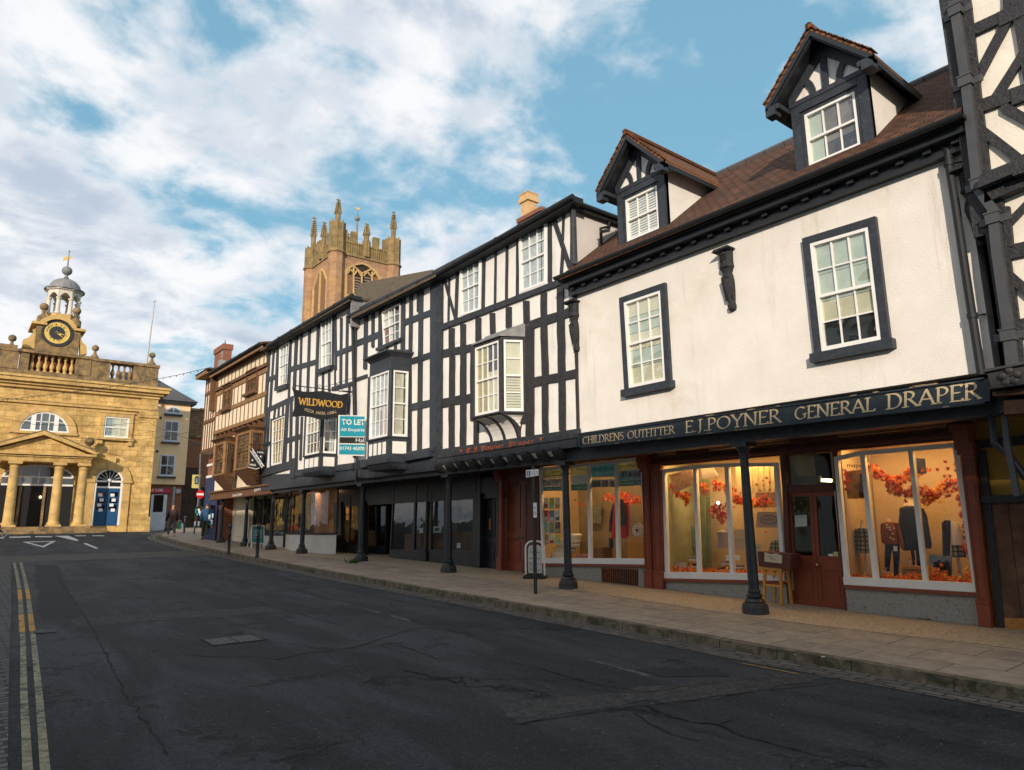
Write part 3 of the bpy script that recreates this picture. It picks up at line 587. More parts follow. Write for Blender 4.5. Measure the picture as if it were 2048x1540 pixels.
# iron covers set in the road
M_cov = brickmat('manhole_iron', (.13, .12, .115), (.09, .085, .08), (.02, .02, .02), .07, .07, 'xy', .014, .6, bump=1, offset=0, vs=10, var=.3)
def cover(x0, x1, y0, y1, label):
    mb = MB(); z = lambda y: rz(y)
    T = thing('manhole_cover', label, 'manhole cover', ((x0 + x1) / 2, (y0 + y1) / 2, rz((y0 + y1) / 2)), 'iron covers in the road')
    f = MB()
    for (a, b, c, d) in ((x0, x1, y0, y0 + .03), (x0, x1, y1 - .03, y1), (x0, x0 + .03, y0, y1), (x1 - .03, x1, y0, y1), ((x0 + x1) / 2 - .012, (x0 + x1) / 2 + .012, y0, y1)):
        f.hexa([(a, c, z(c) - .02), (b, c, z(c) - .02), (b, d, z(d) - .02), (a, d, z(d) - .02)], [(a, c, z(c) + .012), (b, c, z(c) + .012), (b, d, z(d) + .012), (a, d, z(d) + .012)])
    f.build('rim', M_asp2, T); p = MB(); a, b, c, d = x0 + .03, x1 - .03, y0 + .03, y1 - .03
    p.hexa([(a, c, z(c) - .02), (b, c, z(c) - .02), (b, d, z(d) - .02), (a, d, z(d) - .02)], [(a, c, z(c) + .009), (b, c, z(c) + .009), (b, d, z(d) + .009), (a, d, z(d) + .009)]); p.build('plate', M_cov, T)
cover(2.86, 3.55, 9.85, 10.4, 'rectangular iron manhole cover in the middle of the dark road')
cover(10.1, 10.55, 3.0, 3.35, 'small iron cover in the pavement by the timbered house') if False else None
# ------------------------------------------------------------------ houses across the street, outside the picture: they shade it and show in the glass
def across(y0, y1, h, m, lab):
    T = thing('terraced_house', lab, 'house', (-8, (y0 + y1) / 2, rz((y0 + y1) / 2)))
    b = MB(); b.box(-14, -5.2, y0, y1 - .01, -1.2, h - 1.6); b.build('wall', m, T)
    r = MB(); ym0, ym1 = y0 - .02, y1 + .01; xs = (-14.2, -9.6, -5.0)
    r.raw([(xs[0], ym0, h - 1.6), (xs[1], ym0, h + .9), (xs[2], ym0, h - 1.6), (xs[0], ym1, h - 1.6), (xs[1], ym1, h + .9), (xs[2], ym1, h - 1.6)], [(0, 3, 4, 1), (1, 4, 5, 2), (0, 1, 2), (3, 5, 4), (0, 2, 5, 3)]); r.build('roof', M_tile, T)
    fr = F((-5.2, 0, 0), (0, 1, 0), (1, 0, 0)); n = int((y1 - y0) / 2.4)
    for i in range(n):
        u = y0 + (i + .5) * (y1 - y0) / n
        for v in (rz(u) + 1, rz(u) + 3.9, rz(u) + 6.3):
            if v + 1.4 < h - 1.7: sash(fr, qrect(u - .5, u + .5, v, v + 1.4), T)
AC = [(-26, -14, 10.4, M_ren), (-14, -4, 10.7, M_plas), (-4, 7, 10.5, M_ren), (7, 17, 10.2, M_plas), (17, 26, 9.6, M_ren), (26, 34, 8.4, M_yell)]
LBS = ['cream terraced house across the street, well behind the camera', 'white plastered terraced house just behind the camera', 'tall cream terraced house opposite the draper', 'white plastered terraced house opposite the oriel', 'cream terraced house opposite the hanging signs', 'yellow terraced house at the far end of the opposite side']
for a, l in zip(AC, LBS): across(*a, l)
# ------------------------------------------------------------------ draper's house (cream render, two dormers)
V0 = 3.22                                           # underside of the jetty (absolute)
G_COL = 'cast iron columns along the arcade'
E5 = 5.03 + EYE                                     # eaves of the draper's roof at d=.4
def roofslope(fr, u0, u1, ve, de, k, dr, m, T, name='roof', th=.08):
    mb = MB(); P = [(u0, ve, de), (u1, ve, de), (u1, ve + k * (de - dr), dr), (u0, ve + k * (de - dr), dr)]
    top = [fr.w(*p) for p in P]; bot = [v - Vector((0, 0, th)) for v in top]; mb.hexa(bot, top); return mb.build(name, m, T)
B1 = thing('draper_shop', 'cream rendered draper shop with two gabled dormers and a long painted fascia', 'shop', (11.5, 6.7, pz(6.7, 11.5)))
w1 = MB(); w1.rect(ROW, -10.32, -2.9, V0 + .25, E5 - .02, -.25, 0); w1.build('wall', M_ren, B1)
w1 = MB(); w1.box(14.2, 19, 2.9, 10.3, .2, E5 - .1); w1.build('rear_wall', M_redd, B1)
roofslope(ROW, -10.25, -2.75, E5, .45, .8, -2.6, M_tile, B1)
roofslope(F((9.9, 0, 0), (0, -1, 0), (-1, 0, 0)), -10.25, -2.75, E5 + .8 * 3.05 - 4.0, -7.6, -.8, -2.62, M_tile, B1, 'rear_roof')
rg = MB()
for i in range(17):
    u = -10.2 + i * .44; rg.tube([ROW.w(u, E5 + .8 * 3.05 + .0, -2.6), ROW.w(u + .42, E5 + .8 * 3.05, -2.6)], .09, 8)
rg.build('ridge_tiles', M_slate, B1)
g = MB()                                            # moulded eaves: soffit, cornice, modillions, half round gutter
g.rect(ROW, -10.32, -2.8, E5 - .36, E5 - .20, 0, .14); g.rect(ROW, -10.36, -2.75, E5 - .20, E5 - .09, 0, .30); g.rect(ROW, -10.38, -2.7, E5 - .09, E5 - .03, 0, .38)
for i in range(22): g.rect(ROW, -10.2 + i * .345, -10.1 + i * .345, E5 - .27, E5 - .20, .14, .21)
g.build('eaves_cornice', M_blk, B1)
g = MB(); a, b = ROW.w(-10.4, E5 - .02, .44), ROW.w(-2.7, E5 - .06, .44)
pr = [(.065 * math.cos(R(180 + 180 * i / 8)), .065 * math.sin(R(180 + 180 * i / 8))) for i in range(9)]
vs = []
for P in (a, b):
    for x, z in pr: vs.append(P + Vector((x, 0, z + .03)))
    for x, z in pr[::-1]: vs.append(P + Vector((x * .85, 0, z * .85 + .032)))
n = 18; g.raw(vs, [(i, (i + 1) % n, n + (i + 1) % n, n + i) for i in range(n)] + [tuple(range(n - 1, -1, -1)), tuple(range(n, 2 * n))]); g.build('gutter', M_gut, B1)
def dormer(uc, hw, v0, ve, va, T, curt, lab):
    D = MB(); D.rect(ROW, uc - hw, uc - hw + .14, v0, ve, -.12, .0); D.rect(ROW, uc + hw - .14, uc + hw, v0, ve, -.12, .0)
    D.rect(ROW, uc - hw + .14, uc + hw - .14, ve - .16, ve, -.12, .004); D.rect(ROW, uc - hw + .14, uc + hw - .14, v0, v0 + .05, -.12, .03)
    D.rect(ROW, uc - hw + .14, uc - hw + .20, v0 + .05, ve - .16, -.12, -.02); D.rect(ROW, uc + hw - .20, uc + hw - .14, v0 + .05, ve - .16, -.12, -.02); D.rect(ROW, uc - hw + .2, uc + hw - .2, ve - .22, ve - .16, -.12, -.02)
    o = D.build('dormer', M_timg, T); o['label'] = lab
    G = MB(); G.prism(ROW, [(uc - hw, ve), (uc + hw, ve), (uc + hw, ve + .08), (uc, va - .16), (uc - hw, ve + .08)], -.12, -.03)
    for s in (-1, 1):                               # cheeks run back into the roof
        db = .45 - (ve - E5) / .8; u = uc + s * hw
        P = [ROW.w(u, v0 - .1, -.05), ROW.w(u, ve + .1, -.05), ROW.w(u, ve + .1, db - .35), ROW.w(u - s * .08, v0 - .1, -.05), ROW.w(u - s * .08, ve + .1, -.05), ROW.w(u - s * .08, ve + .1, db - .35)]
        G.raw(P, [(0, 1, 2), (5, 4, 3), (0, 3, 4, 1), (1, 4, 5, 2), (2, 5, 3, 0)])
    G.build('dormer_plaster', M_plas, o)
    B = MB()                                        # gable timbers
    B.rect(ROW, uc - .05, uc + .05, ve, va - .25, -.02, .01); B.rect(ROW, uc - hw, uc + hw, ve - .03, ve + .05, -.02, .015)
    for s in (-1, 1):
        pts = [(uc + s * (.16 + .0 + .3 * (1 - math.cos(t))), ve + .04 + .40 * math.sin(t)) for t in [i * math.pi / 12 for i in range(7)]]
        inn = [(uc + s * (.25 + .24 * (1 - math.cos(t))), ve + .04 + .30 * math.sin(t)) for t in [i * math.pi / 12 for i in range(7)]]
        B.prism(ROW, pts + inn[::-1], -.02, .008)
        B.prism(ROW, [(uc + s * hw * 1.02, ve - .02), (uc + s * hw * 1.02, ve + .14), (uc, va - .1), (uc, va - .3)], -.02, .02)
    B.build('gable_timbers', M_timg, o)
    k = (va - .02 - ve) / (hw + .22); K = MB(); Rf = MB()
    for s in (-1, 1):
        e0, e1 = uc + s * (hw + .24), uc
        y0, y1 = va - (hw + .24) * k, va
        K.prism(ROW, [(e0, y0 - .13), (e0, y0 + .02), (e1, y1 + .02), (e1, y1 - .14)], .24, .30)
        for i in range(26):                          # dentilled barge board
            t = (i + .3) / 26; K.prism(ROW, [(e0 + (e1 - e0) * t, y0 + (y1 - y0) * t - .045), (e0 + (e1 - e0) * t, y0 + (y1 - y0) * t - .005), (e0 + (e1 - e0) * (t + .02), y0 + (y1 - y0) * (t + .02) - .005), (e0 + (e1 - e0) * (t + .02), y0 + (y1 - y0) * (t + .02) - .045)], .30, .325)
        K.rect(ROW, min(e0, e0 - s * .16), max(e0, e0 - s * .16), y0 - .19, y0 - .04, .16, .34); K.rect(ROW, min(e0 - s * .02, e0 - s * .22), max(e0 - s * .02, e0 - s * .22), y0 - .10, y0 - .02, -.02, .32)
        dr = lambda v: .45 - (v - E5) / .8
        A = [ROW.w(e0, y0 + .03, .34), ROW.w(e1, y1 + .03, .34), ROW.w(e1, y1 + .03, -2.62), ROW.w(e0, y0 + .03, dr(y0) - .05)]
        lo = [v - Vector((0, 0, .05)) for v in A]; Rf.raw(lo + A, [(0, 1, 2, 3), (7, 6, 5, 4), (0, 4, 5, 1), (1, 5, 6, 2), (2, 6, 7, 3), (3, 7, 4, 0)])
        A2 = [v - Vector((0, 0, .052)) for v in A]; lo = [v - Vector((0, 0, .09)) for v in A2]; SF = MB(); SF.raw(lo + A2, [(0, 1, 2, 3), (7, 6, 5, 4), (0, 4, 5, 1), (1, 5, 6, 2), (2, 6, 7, 3), (3, 7, 4, 0)]); SF.build('soffit', M_blk, o)
        for j in range(3):                           # rows of verge tiles seen on the front edge
            pass
    nt_ = 17
    for s in (-1, 1):
        for i in range(nt_):
            t0, t1 = i / nt_, (i + 1.15) / nt_; e0, e1 = uc + s * (hw + .26), uc; y0, y1 = va - (hw + .24) * k + .03, va + .035
            P = lambda t, o_: (e0 + (e1 - e0) * t, y0 + (y1 - y0) * t + o_)
            Rf.prism(ROW, [P(t0, .012), P(t1, .0), P(t1, .018), P(t0, .034)], .16, .36 + random.uniform(-.01, .01))
    K.build('bargeboard', M_timg, o); Rf.build('dormer_roof', M_tileo, o)
    rt = MB()
    for i in range(7): rt.tube([ROW.w(uc, va + .045, .37 - i * .42), ROW.w(uc, va + .045, -.04 - i * .42)], .06, 8)
    rt.build('dormer_ridge', M_tileo, o)
    sash(ROW, qrect(uc - hw + .20, uc + hw - .20, v0 + .06, ve - .22), o, 3, 1, 1, d=-.095, fw=.04, curtain=curt, split=.5)
    return o
def slats(n, m, nm): return [(.04, .96, .05 + .9 * i / n, .05 + .9 * (i + .72) / n, m, nm, 0) for i in range(n)]
dormer(-8.365, .605, 5.36 + EYE - .02, 6.52 + EYE, 7.43 + EYE, B1, slats(15, M_white, 'shutter'), 'dormer with white slatted shutters behind the sashes')
dormer(-4.57, .60, 5.34 + EYE - .02, 6.50 + EYE, 7.40 + EYE, B1, [(0.03, .3, .04, .96, M_blindg, 'curtain', 0), (.3, .97, .35, .96, mat('attic_room', (.20, .17, .15), .9, .3, 2), 'interior_wall', 0)], 'dormer with plain sashes and weathered paint')
# two big sash windows with slate coloured surrounds
def bigwin(q, T, curt, lab):
    u0, u1, v0, v1 = bbox(q); cu = [(q[0][0] - .115, q[0][1] + .12), (q[1][0] + .115, q[1][1] + .12), (q[2][0] + .115, q[2][1] - .02), (q[3][0] - .115, q[3][1] - .02)]
    S = MB(); Q = q
    S.prism(ROW, [cu[0], Q[0], Q[3], cu[3]], 0, .075); S.prism(ROW, [Q[1], cu[1], cu[2], Q[2]], 0, .0755); S.prism(ROW, [cu[0], cu[1], Q[1], Q[0]], 0, .077)
    S.prism(ROW, [(cu[3][0] - .05, cu[3][1] - .115), (cu[2][0] + .05, cu[2][1] - .115), (cu[2][0] + .05, cu[2][1] + .02), (cu[3][0] - .05, cu[3][1] + .02)], 0, .13)
    so = S.build('window_surround', M_timg, T); so['label'] = lab
    sash(ROW, q, so, 3, 2, 2, d=.0, fw=.05, curtain=curt)
qa = ROW.q(cW1, [(463, 512), (718, 427), (755, 1062), (500, 1115)]); qb = ROW.q(cW2, [(198, 275), (556, 172), (638, 870), (272, 942)])
def roman(n, m, gap, nm='blind'):
    o = []
    for i in range(n): o.append((.04, .96, 1 - .96 * (i + 1) / n + gap, 1 - .96 * i / n, m if i % 2 else M_blind, nm, 0))
    return o
bigwin(qa, B1, roman(5, M_blindg, .006), 'smaller sash window with cream blind fully drawn down')
bigwin(qb, B1, [(.03, .97, .27, .45, M_blind, 'blind', 0), (.03, .97, .455, .70, M_blindg, 'blind', 0), (.03, .97, .705, .97, M_blindg, 'blind', 0)], 'larger sash window with cream blind half raised')
# painted fascia with the shop name
qf = [ROW.p(1157, 868, .12), ROW.p(1981, 753, .12), ROW.p(1981, 806, .12), ROW.p(1157, 896, .12)]
SGN = MB(); SGN.prism(ROW, qf, 0, .12)
B_ = lambda s0, s1, t0, t1: sub(qf, s0, s1, t0, t1)
for s in ((0, 1, .0, .07), (0, 1, .93, 1), (0, .008, 0, 1), (.992, 1, 0, 1)): SGN.prism(ROW, sub(qf, *s), .12, .145)
so = SGN.build('fascia_sign', M_navy, B1)
pen('CHILDRENS OUTFITTER', ROM, ROW, sub(qf, .016, .335, .24, .72), .121, M_gold, so, w=.11)
pen('E.J.POYNER', ROM, ROW, sub(qf, .365, .615, .20, .86), .121, M_gold, so, w=.115)
pen('GENERAL', ROM, ROW, sub(qf, .645, .81, .22, .80), .121, M_gold, so, w=.13)
pen('DRAPER', ROM, ROW, sub(qf, .83, .985, .22, .84), .121, M_gold, so, w=.13)
M_flk = mat('flaking_paint', (.30, .22, .14), .9, .4, 20)
for i in range(16):
    t1 = i % 2; a = bil(qf, random.random() * .97, 1.0 if t1 else .02); l = random.uniform(.04, .16); fl = MB(); fl.rect(ROW, a[0], a[0] + l, a[1] - .006, a[1] + random.uniform(.004, .014), .0 if t1 else .12, .1462); fl.build('paint_flake', M_flk, so)
# carved figures
M_carv = mat('carved_figure', (.022, .023, .025), .7, .4, 14, 1, 24)
def carved(u, v, s, lab, loc_label='carved figure', sx=1.0):
    T = thing('carved_figure', lab, 'carving', tuple(ROW.w(u, v, 0)), 'carved timber figures on the fronts')
    def ring(y, w, dp, x=0.0): return [ROW.w(u + x * s + w * s * a, v + y * s, dp * s * b) for a, b in ((-1, 0), (-1, .55), (-.6, .9), (0, 1.05), (.6, .9), (1, .55), (1, 0))]
    c = MB(); prof = [(0, .15, .17), (-.03, .13, .16), (-.26, .125, .16), (-.34, .14, .17), (-.37, .12, .14), (-.46, .08, .11), (-.49, .09, .12)]
    rs = [ring(*p) for p in prof]; vs = [p for r in rs for p in r]; n = 7; c.raw(vs, [(i * n + k, i * n + k + 1, (i + 1) * n + k + 1, (i + 1) * n + k) for i in range(len(rs) - 1) for k in range(n - 1)]); 
    for i in range(3): c.rect(ROW, u - .06 * s, u + .06 * s, v - (.10 + .05 * i) * s, v - (.08 + .05 * i) * s, .1 * s, .185 * s)
    c.build('bust', M_carv, T)
    c = MB(); prof = [(-.46, .085, .12, .0), (-.52, .105, .15, .0), (-.62, .12, .17, .0), (-.74, .11, .17, .015), (-.90, .09, .14, .03), (-1.04, .065, .11, .045), (-1.10, .06, .10, .05), (-1.11, .075, .13, .05), (-1.19, .07, .12, .05), (-1.22, .05, .08, .05)]
    rs = [ring(*p) for p in prof]; vs = [p for r in rs for p in r]; c.raw(vs, [(i * n + k, i * n + k + 1, (i + 1) * n + k + 1, (i + 1) * n + k) for i in range(len(rs) - 1) for k in range(n - 1)])
    for j in range(6):
        for i in range(12): a = -.075 + .03 * j; yy_ = -.56 - .04 * i; c.rect(ROW, u + (a + .003 * i) * s - .009, u + (a + .003 * i) * s + .008, v + (yy_ - .012) * s, v + (yy_ + .016) * s, .06 * s, (.172 - .2 * abs(a) - .005 * i) * s)
    c.build('torso', M_carv, T)
    c = MB(); c.prism(ROW, [(u - .2 * s, v - .01), (u + .19 * s, v), (u + .17 * s, v + .035), (u - .15 * s, v + .03)], 0, .24 * s)
    c.tube([ROW.w(u - .03, v + .03, .05), ROW.w(u - .02, v + .07, .05), ROW.w(u + .02, v + .07, .05), ROW.w(u + .03, v + .03, .05)], .006, 6); c.build('cap', M_lead if False else M_carv, T)
p0 = ROW.c(cW1, 1170, 155); carved(p0[0], p0[1], (p0[1] - ROW.c(cW1, 1210, 568)[1]) / 1.22, 'small black carved figure alone between the two draper windows')
p0 = ROW.c(cW1, 105, 515); carved(p0[0], p0[1], (p0[1] - ROW.c(cW1, 135, 850)[1]) / 1.22, 'black carved figure at the joint of timbered and cream fronts')
# down pipe of the draper's house
pp = [ROW.c(T1, *p, .12) for p in [(85, 1010), (92, 1090), (180, 1160), (190, 1260), (235, 1540)]] + [ROW.c(T2, 330, 800, .10), ROW.c(T2, 445, 1540, .10)]
T = thing('drainpipe', 'black round drainpipe down the cream wall near the timbered house', 'drainpipe', tuple(ROW.w(pp[-1][0], pp[-1][1], .1)))
pb = MB(); pb.tube([ROW.w(a, b, .11) for a, b in pp], .05, 10); pb.build('pipe', M_gut, T)
for a, b in (pp[0], pp[1], pp[3], ROW.c(T2, 375, 1085, .1)):
    pb = MB(); pb.tube([ROW.w(a, b - .03, .11), ROW.w(a, b + .03, .11)], .062, 10); pb.tube([ROW.w(a, b, .1), ROW.w(a + .12, b + .01, .02)], .012, 6); pb.build('bracket', M_gut, T)
# ------------------------------------------------------------------ oxblood shopfront
def frontpiece(fr, cr, quad, d0, d1, m, name, T):
    mb = MB(); mb.prism(fr, fr.q(cr, quad), d0, d1); return mb.build(name, m, T)
M_stage = mat('display_floor', (.30, .2, .1), .8, .2, 5); M_peg = mat('pegboard_cream', (.54, .41, .27), .85, .06, 3, .2, 60)
def display(fr, q, depth, T, back=M_peg, side=None):
    u0, u1, v0, v1 = bbox(q); b = MB()
    b.rect(fr, u0 - .02, u1 + .02, v0 - .02, v1 + .25, -depth - .04, -depth); b.build('display_back', back, T)
    b = MB(); b.rect(fr, u0 - .02, u1 + .02, v0 - .06, v0 + .0, -depth, -.02); b.build('display_floor', M_stage, T)
    b = MB(); b.rect(fr, u0 - .06, u0 - .02, v0 - .06, v1 + .25, -depth, -.02); b.rect(fr, u1 + .02, u1 + .06, v0 - .06, v1 + .25, -depth, -.02); b.rect(fr, u0 - .06, u1 + .06, v1 + .25, v1 + .29, -depth, -.02); b.build('display_side', side or back, T)
def shopwin(fr, outer, mull, T, fw=.07, m=None, sill=.12, label=None):
    """outer: list of corner points along the head (>=2) then BR, BL; mull: list of quads"""
    m = m or M_white; head, br, bl = outer[:-2], outer[-2], outer[-1]; W = MB()
    for a, b in zip(head, head[1:]): W.prism(fr, [a, b, (b[0], b[1] - fw), (a[0], a[1] - fw)], -.03, .05)
    W.prism(fr, [bl, br, (br[0], br[1] + sill), (bl[0], bl[1] + sill)], -.03, .075)
    W.prism(fr, [head[0], (head[0][0] + fw, head[0][1]), (bl[0] + fw, bl[1]), bl], -.031, .049); W.prism(fr, [(head[-1][0] - fw, head[-1][1]), head[-1], br, (br[0] - fw, br[1])], -.032, .048)
    for q in mull: W.prism(fr, q, -.03, .045)
    wo = W.build('shop_window', m, T)
    if label: wo['label'] = label
    g = MB(); pts = head + [br, bl]; g.raw([fr.w(x, y, .0) for x, y in pts], [tuple(range(len(pts)))]); g.build('pane', M_shopg, wo); return wo
# right hand display window
o1 = SHOP.q(cS3, [(175, 190), (345, 150), (700, 118), (1040, 88), (1195, 1135), (252, 1080)])
mull = [SHOP.q(cS3, [(358, 172), (388, 170), (486, 1075), (450, 1072)]), SHOP.q(cS3, [(693, 140), (722, 137), (832, 1085), (800, 1082)])]
WR = shopwin(SHOP, o1, mull, B1, label='wide display window nearest the timbered house, lit amber')
display(SHOP, o1, 1.15, B1)
o2 = SHOP.q(cS2, [(180, 305), (430, 272), (660, 256), (1065, 250), (1130, 1160), (205, 1140)])
mull = [SHOP.q(cS2, [(418, 290), (442, 290), (475, 1130), (450, 1128)]), SHOP.q(cS2, [(660, 275), (690, 275), (733, 1135), (705, 1133)])]
WL = shopwin(SHOP, o2, mull, B1, label='display window left of the double doors, with autumn leaves')
display(SHOP, o2, 1.15, B1, side=mat('display_green', (.30, .30, .18), .9, .2, 3))
o3 = SHOP.q(cS1, [(345, 325), (770, 285), (1230, 232), (1280, 1150), (368, 1138)])
mull = [SHOP.q(cS1, [(540, 320), (558, 318), (575, 1130), (556, 1130)]), SHOP.q(cS1, [(752, 290), (776, 288), (790, 1130), (768, 1130)]), SHOP.q(cS1, [(988, 262), (1010, 260), (1032, 1140), (1008, 1140)])]
WD = shopwin(SHOP, o3, mull, B1, label='dry cleaning window with four panes and printed banners')
display(SHOP, o3, 1.3, B1, back=mat('shop_back_dim', (.24, .19, .13), .9, .3, 1.5), side=M_peg)
M_warm = emit('strip_lamp', (1, .72, .36), 6)
def lamp(u0, u1, v, d, e, col=(1, .58, .20), nm='shop_lamp'):
    l = bpy.data.lights.new(nm, 'AREA'); l.shape = 'RECTANGLE'; l.size = abs(u1 - u0); l.size_y = .25; l.energy = e; l.color = col
    o = bpy.data.objects.new(nm, l); C.objects.link(o); o.location = SHOP.w((u0 + u1) / 2, v, d)
    o.rotation_euler = (0, 0, R(90)); return o
for oo, e, dd in ((o1, 22, -.35), (o2, 34, -.3), (o3, 25, -.4)):
    u0, u1, v0, v1 = bbox(oo); lamp(u0 + .2, u1 - .2, min(v1 + .2, V0 - .08), dd, e)
# stall risers of speckled granite, down to the sloping pavement
def riser(fr, q, m, T, name='stall_riser', d=(-.1, .03)):
    (a, b) = q; P = [a, b]; n = 8; bot = []
    for i in range(n + 1): u = b[0] + (a[0] - b[0]) * i / n; bot.append((u, pz(fr.w(u, 0).y, fr.w(u, 0).x) - .02))
    mb = MB(); mb.prism(fr, [a, b] + bot, *d); return mb.build(name, m, T)
for oo in (o1, o2, o3):
    bl, br = oo[-1], oo[-2]; sl_ = MB(); sl_.prism(SHOP, [bl, br, (br[0], br[1] - .05), (bl[0], bl[1] - .05)], -.03, .085); sl_.build('sill', M_red, B1)
    riser(SHOP, [(bl[0], bl[1] - .05), (br[0], br[1] - .05)], M_gran, B1)
def grille(fr, cr, q, T, n, m=M_ironw, d=.03):
    Q = fr.q(cr, q); mb = MB(); mb.prism(fr, Q, d, d + .004); o = mb.build('vent', M_dark, T); b = MB()
    for i in range(n): s = (i + .25) / n; b.prism(fr, sub(Q, s, s + .45 / n, 0, 1), d + .004, d + .016)
    for t in ((0, .05), (.95, 1)): b.prism(fr, sub(Q, 0, 1, *t), d + .004, d + .019)
    b.build('grille', m, o)
M_rust = mat('rusty_bars', (.16, .05, .02), .7, .4, 10, .4, 40)
grille(SHOP, cS1, [(875, 1178), (1190, 1190), (1193, 1365), (880, 1330)], B1, 17, M_rust); grille(SHOP, cS3, [(752, 1315), (853, 1322), (856, 1352), (757, 1343)], B1, 12); grille(SHOP, cS2, [(420, 1250), (495, 1254), (495, 1280), (420, 1274)], B1, 8)
# pilasters
def pil(cr, top, bot, T, m=M_red, d=.12, cap=True, name='pilaster'):
    (x0, y0, x1, y1), (bx0, by0, bx1, by1) = top, bot
    Q = SHOP.q(cr, [(x0, y0), (x1, y1), (bx1, by1), (bx0, by0)]); v0 = min(Q[2][1], Q[3][1]); Q[2] = (Q[2][0], pz(SHOP.w(Q[2][0], 0).y, 11.4) - .02); Q[3] = (Q[3][0], pz(SHOP.w(Q[3][0], 0).y, 11.4) - .02)
    mb = MB(); mb.prism(SHOP, Q, 0, d); P = lambda *a: sub(Q, *a)
    mb.prism(SHOP, P(-.04, 1.04, 0, .13), 0, d + .03); mb.prism(SHOP, P(-.06, 1.06, .13, .145), 0, d + .045)
    for s in ((.15, .85, .16, .165), (.15, .85, .90, .905), (.15, .2, .165, .90), (.8, .85, .165, .90)): mb.prism(SHOP, P(*s), d, d + .012)
    if cap:
        mb.prism(SHOP, P(-.1, 1.1, .93, .96), 0, d + .05); mb.prism(SHOP, P(-.15, 1.15, .96, 1.0), 0, d + .10); mb.prism(SHOP, P(-.05, 1.05, 1.0, 1.06), 0, d + .16); mb.prism(SHOP, P(-.15, 1.15, 1.06, 1.1), 0, d + .22)
    return mb.build(name, m, T)
pil(cS2, (88, 265, 180, 262), (75, 1250, 125, 1252), B1) if False else None
pil(cS2, (40, 262, 92, 262), (72, 1250, 128, 1252), B1); pil(cS2, (96, 268, 178, 262), (133, 1250, 203, 1262), B1, d=.09, cap=False)
pil(cS3, (1062, 95, 1160, 90), (1218, 1420, 1305, 1445), B1)
# fascia band of the shopfront under the jetty with scalloped trim
fb = MB(); u_a, u_b = SHOP.p(1085, 930)[0], SHOP.p(1950, 880)[0]
u_c = SHOP.p(1298, 930)[0]; fb.rect(SHOP, u_c, u_b, 1.06 + EYE + .05, V0 + .02, -.05, .02); fb.rect(SHOP, u_a - 1.9, u_c, V0 - .17, V0 + .02, -.05, .02); fb.rect(SHOP, u_a - 1.9, u_a - .02, 2.75, V0 - .17, -.05, .02); fb.rect(SHOP, u_c, u_b, V0 - .22, V0 - .05, .02, .12); fb.rect(SHOP, u_c, u_b, 1.16 + EYE, 1.21 + EYE, .02, .08); fb.build('shop_fascia', M_redd, B1)
sc_ = MB(); nsc = 90; ua2 = SHOP.p(1320, 930)[0]
for i in range(nsc):
    u = ua2 + (u_b - .1 - ua2) * i / nsc; w_ = (u_b - .1 - ua2) / nsc
    sc_.prism(SHOP, [(u, 1.33 + EYE), (u + w_ * .9, 1.33 + EYE), (u + w_ * .9, 1.30 + EYE), (u + w_ * .45, 1.265 + EYE), (u, 1.30 + EYE)], .02, .10)
sc_.build('scalloped_trim', mat('brown_trim', (.12, .055, .025), .6, .3, 10), B1)
# double doors with transom light
DR = MB(); qt = SHOP.q(cS2, [(1118, 190), (1480, 170), (1492, 425), (1122, 435)]); qd = SHOP.q(cS2, [(1118, 452), (1512, 440), (1574, 1392), (1172, 1360)])
vb = pz(SHOP.w(qd[2][0], 0).y, 11.5); 
doo = MB(); doo.prism(SHOP, sub(qd, 0, .495, 0, 1), -.12, -.06); doo.prism(SHOP, sub(qd, .505, 1, 0, 1), -.12, -.061); doo.prism(SHOP, [qt[0], qt[1], (qt[1][0], qt[1][1] + .4), (qt[0][0], qt[0][1] + .4)], -.10, -.03)
doo.build('door_backing', M_dark, B1) if False else None
fr_ = MB()
for a in ((-.05, 1.05, .97, 1.03),): fr_.prism(SHOP, sub(qd, *a), -.12, -.02)
fr_.prism(SHOP, [(qt[0][0] - .1, qt[0][1] + .12), (qt[1][0] + .1, qt[1][1] + .12), (qt[1][0] + .1, qt[1][1]), (qt[0][0] - .1, qt[0][1])], -.12, .0)
for s in (0, 1):
    a = qt[s]; b = qd[2 if s else 3]; x = .09 if s else -.09; fr_.prism(SHOP, [(a[0] + x, a[1]), a, b, (b[0] + x, b[1])] if s == 0 else [a, (a[0] + x, a[1]), (b[0] + x, b[1]), b], -.12, .0)
fo = fr_.build('door_frame', M_redd, B1)
g = MB(); g.raw([SHOP.w(*p, -.08) for p in qt], [(3, 2, 1, 0)]); g.build('transom_light', M_shopg, fo)
def leaf(s0, s1, nm):
    Q = sub(qd, s0, s1, 0, 1); L_ = MB()
    for r_ in ((0, .13, 0, 1), (.87, 1, 0, 1), (.13, .87, .93, 1), (.13, .87, .31, .43), (.13, .87, 0, .06)): L_.prism(SHOP, sub(Q, *r_), -.10, -.06)
    L_.prism(SHOP, sub(Q, .13, .87, .06, .31), -.10, -.075); L_.prism(SHOP, sub(Q, .2, .8, .09, .28), -.075, -.066)
    d_ = L_.build('door', M_red, B1); d_['label'] = nm
    g = MB(); g.raw([SHOP.w(*p, -.085) for p in sub(Q, .13, .87, .43, .93)], [(3, 2, 1, 0)]); g.build('door_glass', M_blackg, d_)
    return d_, Q
dl, Ql = leaf(0, .496, 'left leaf of the double doors with a paper notice'); dr_, Qr = leaf(.504, 1, 'right leaf of the double doors with brass knob')
kb = MB(); kp = bil(Qr, .07, .355); kb.ball(SHOP.w(kp[0], kp[1], -.02), .035, 12); kb.build('door_knob', mat('brass', (.6, .4, .15), .3, .05, 3, metal=1), dr_)
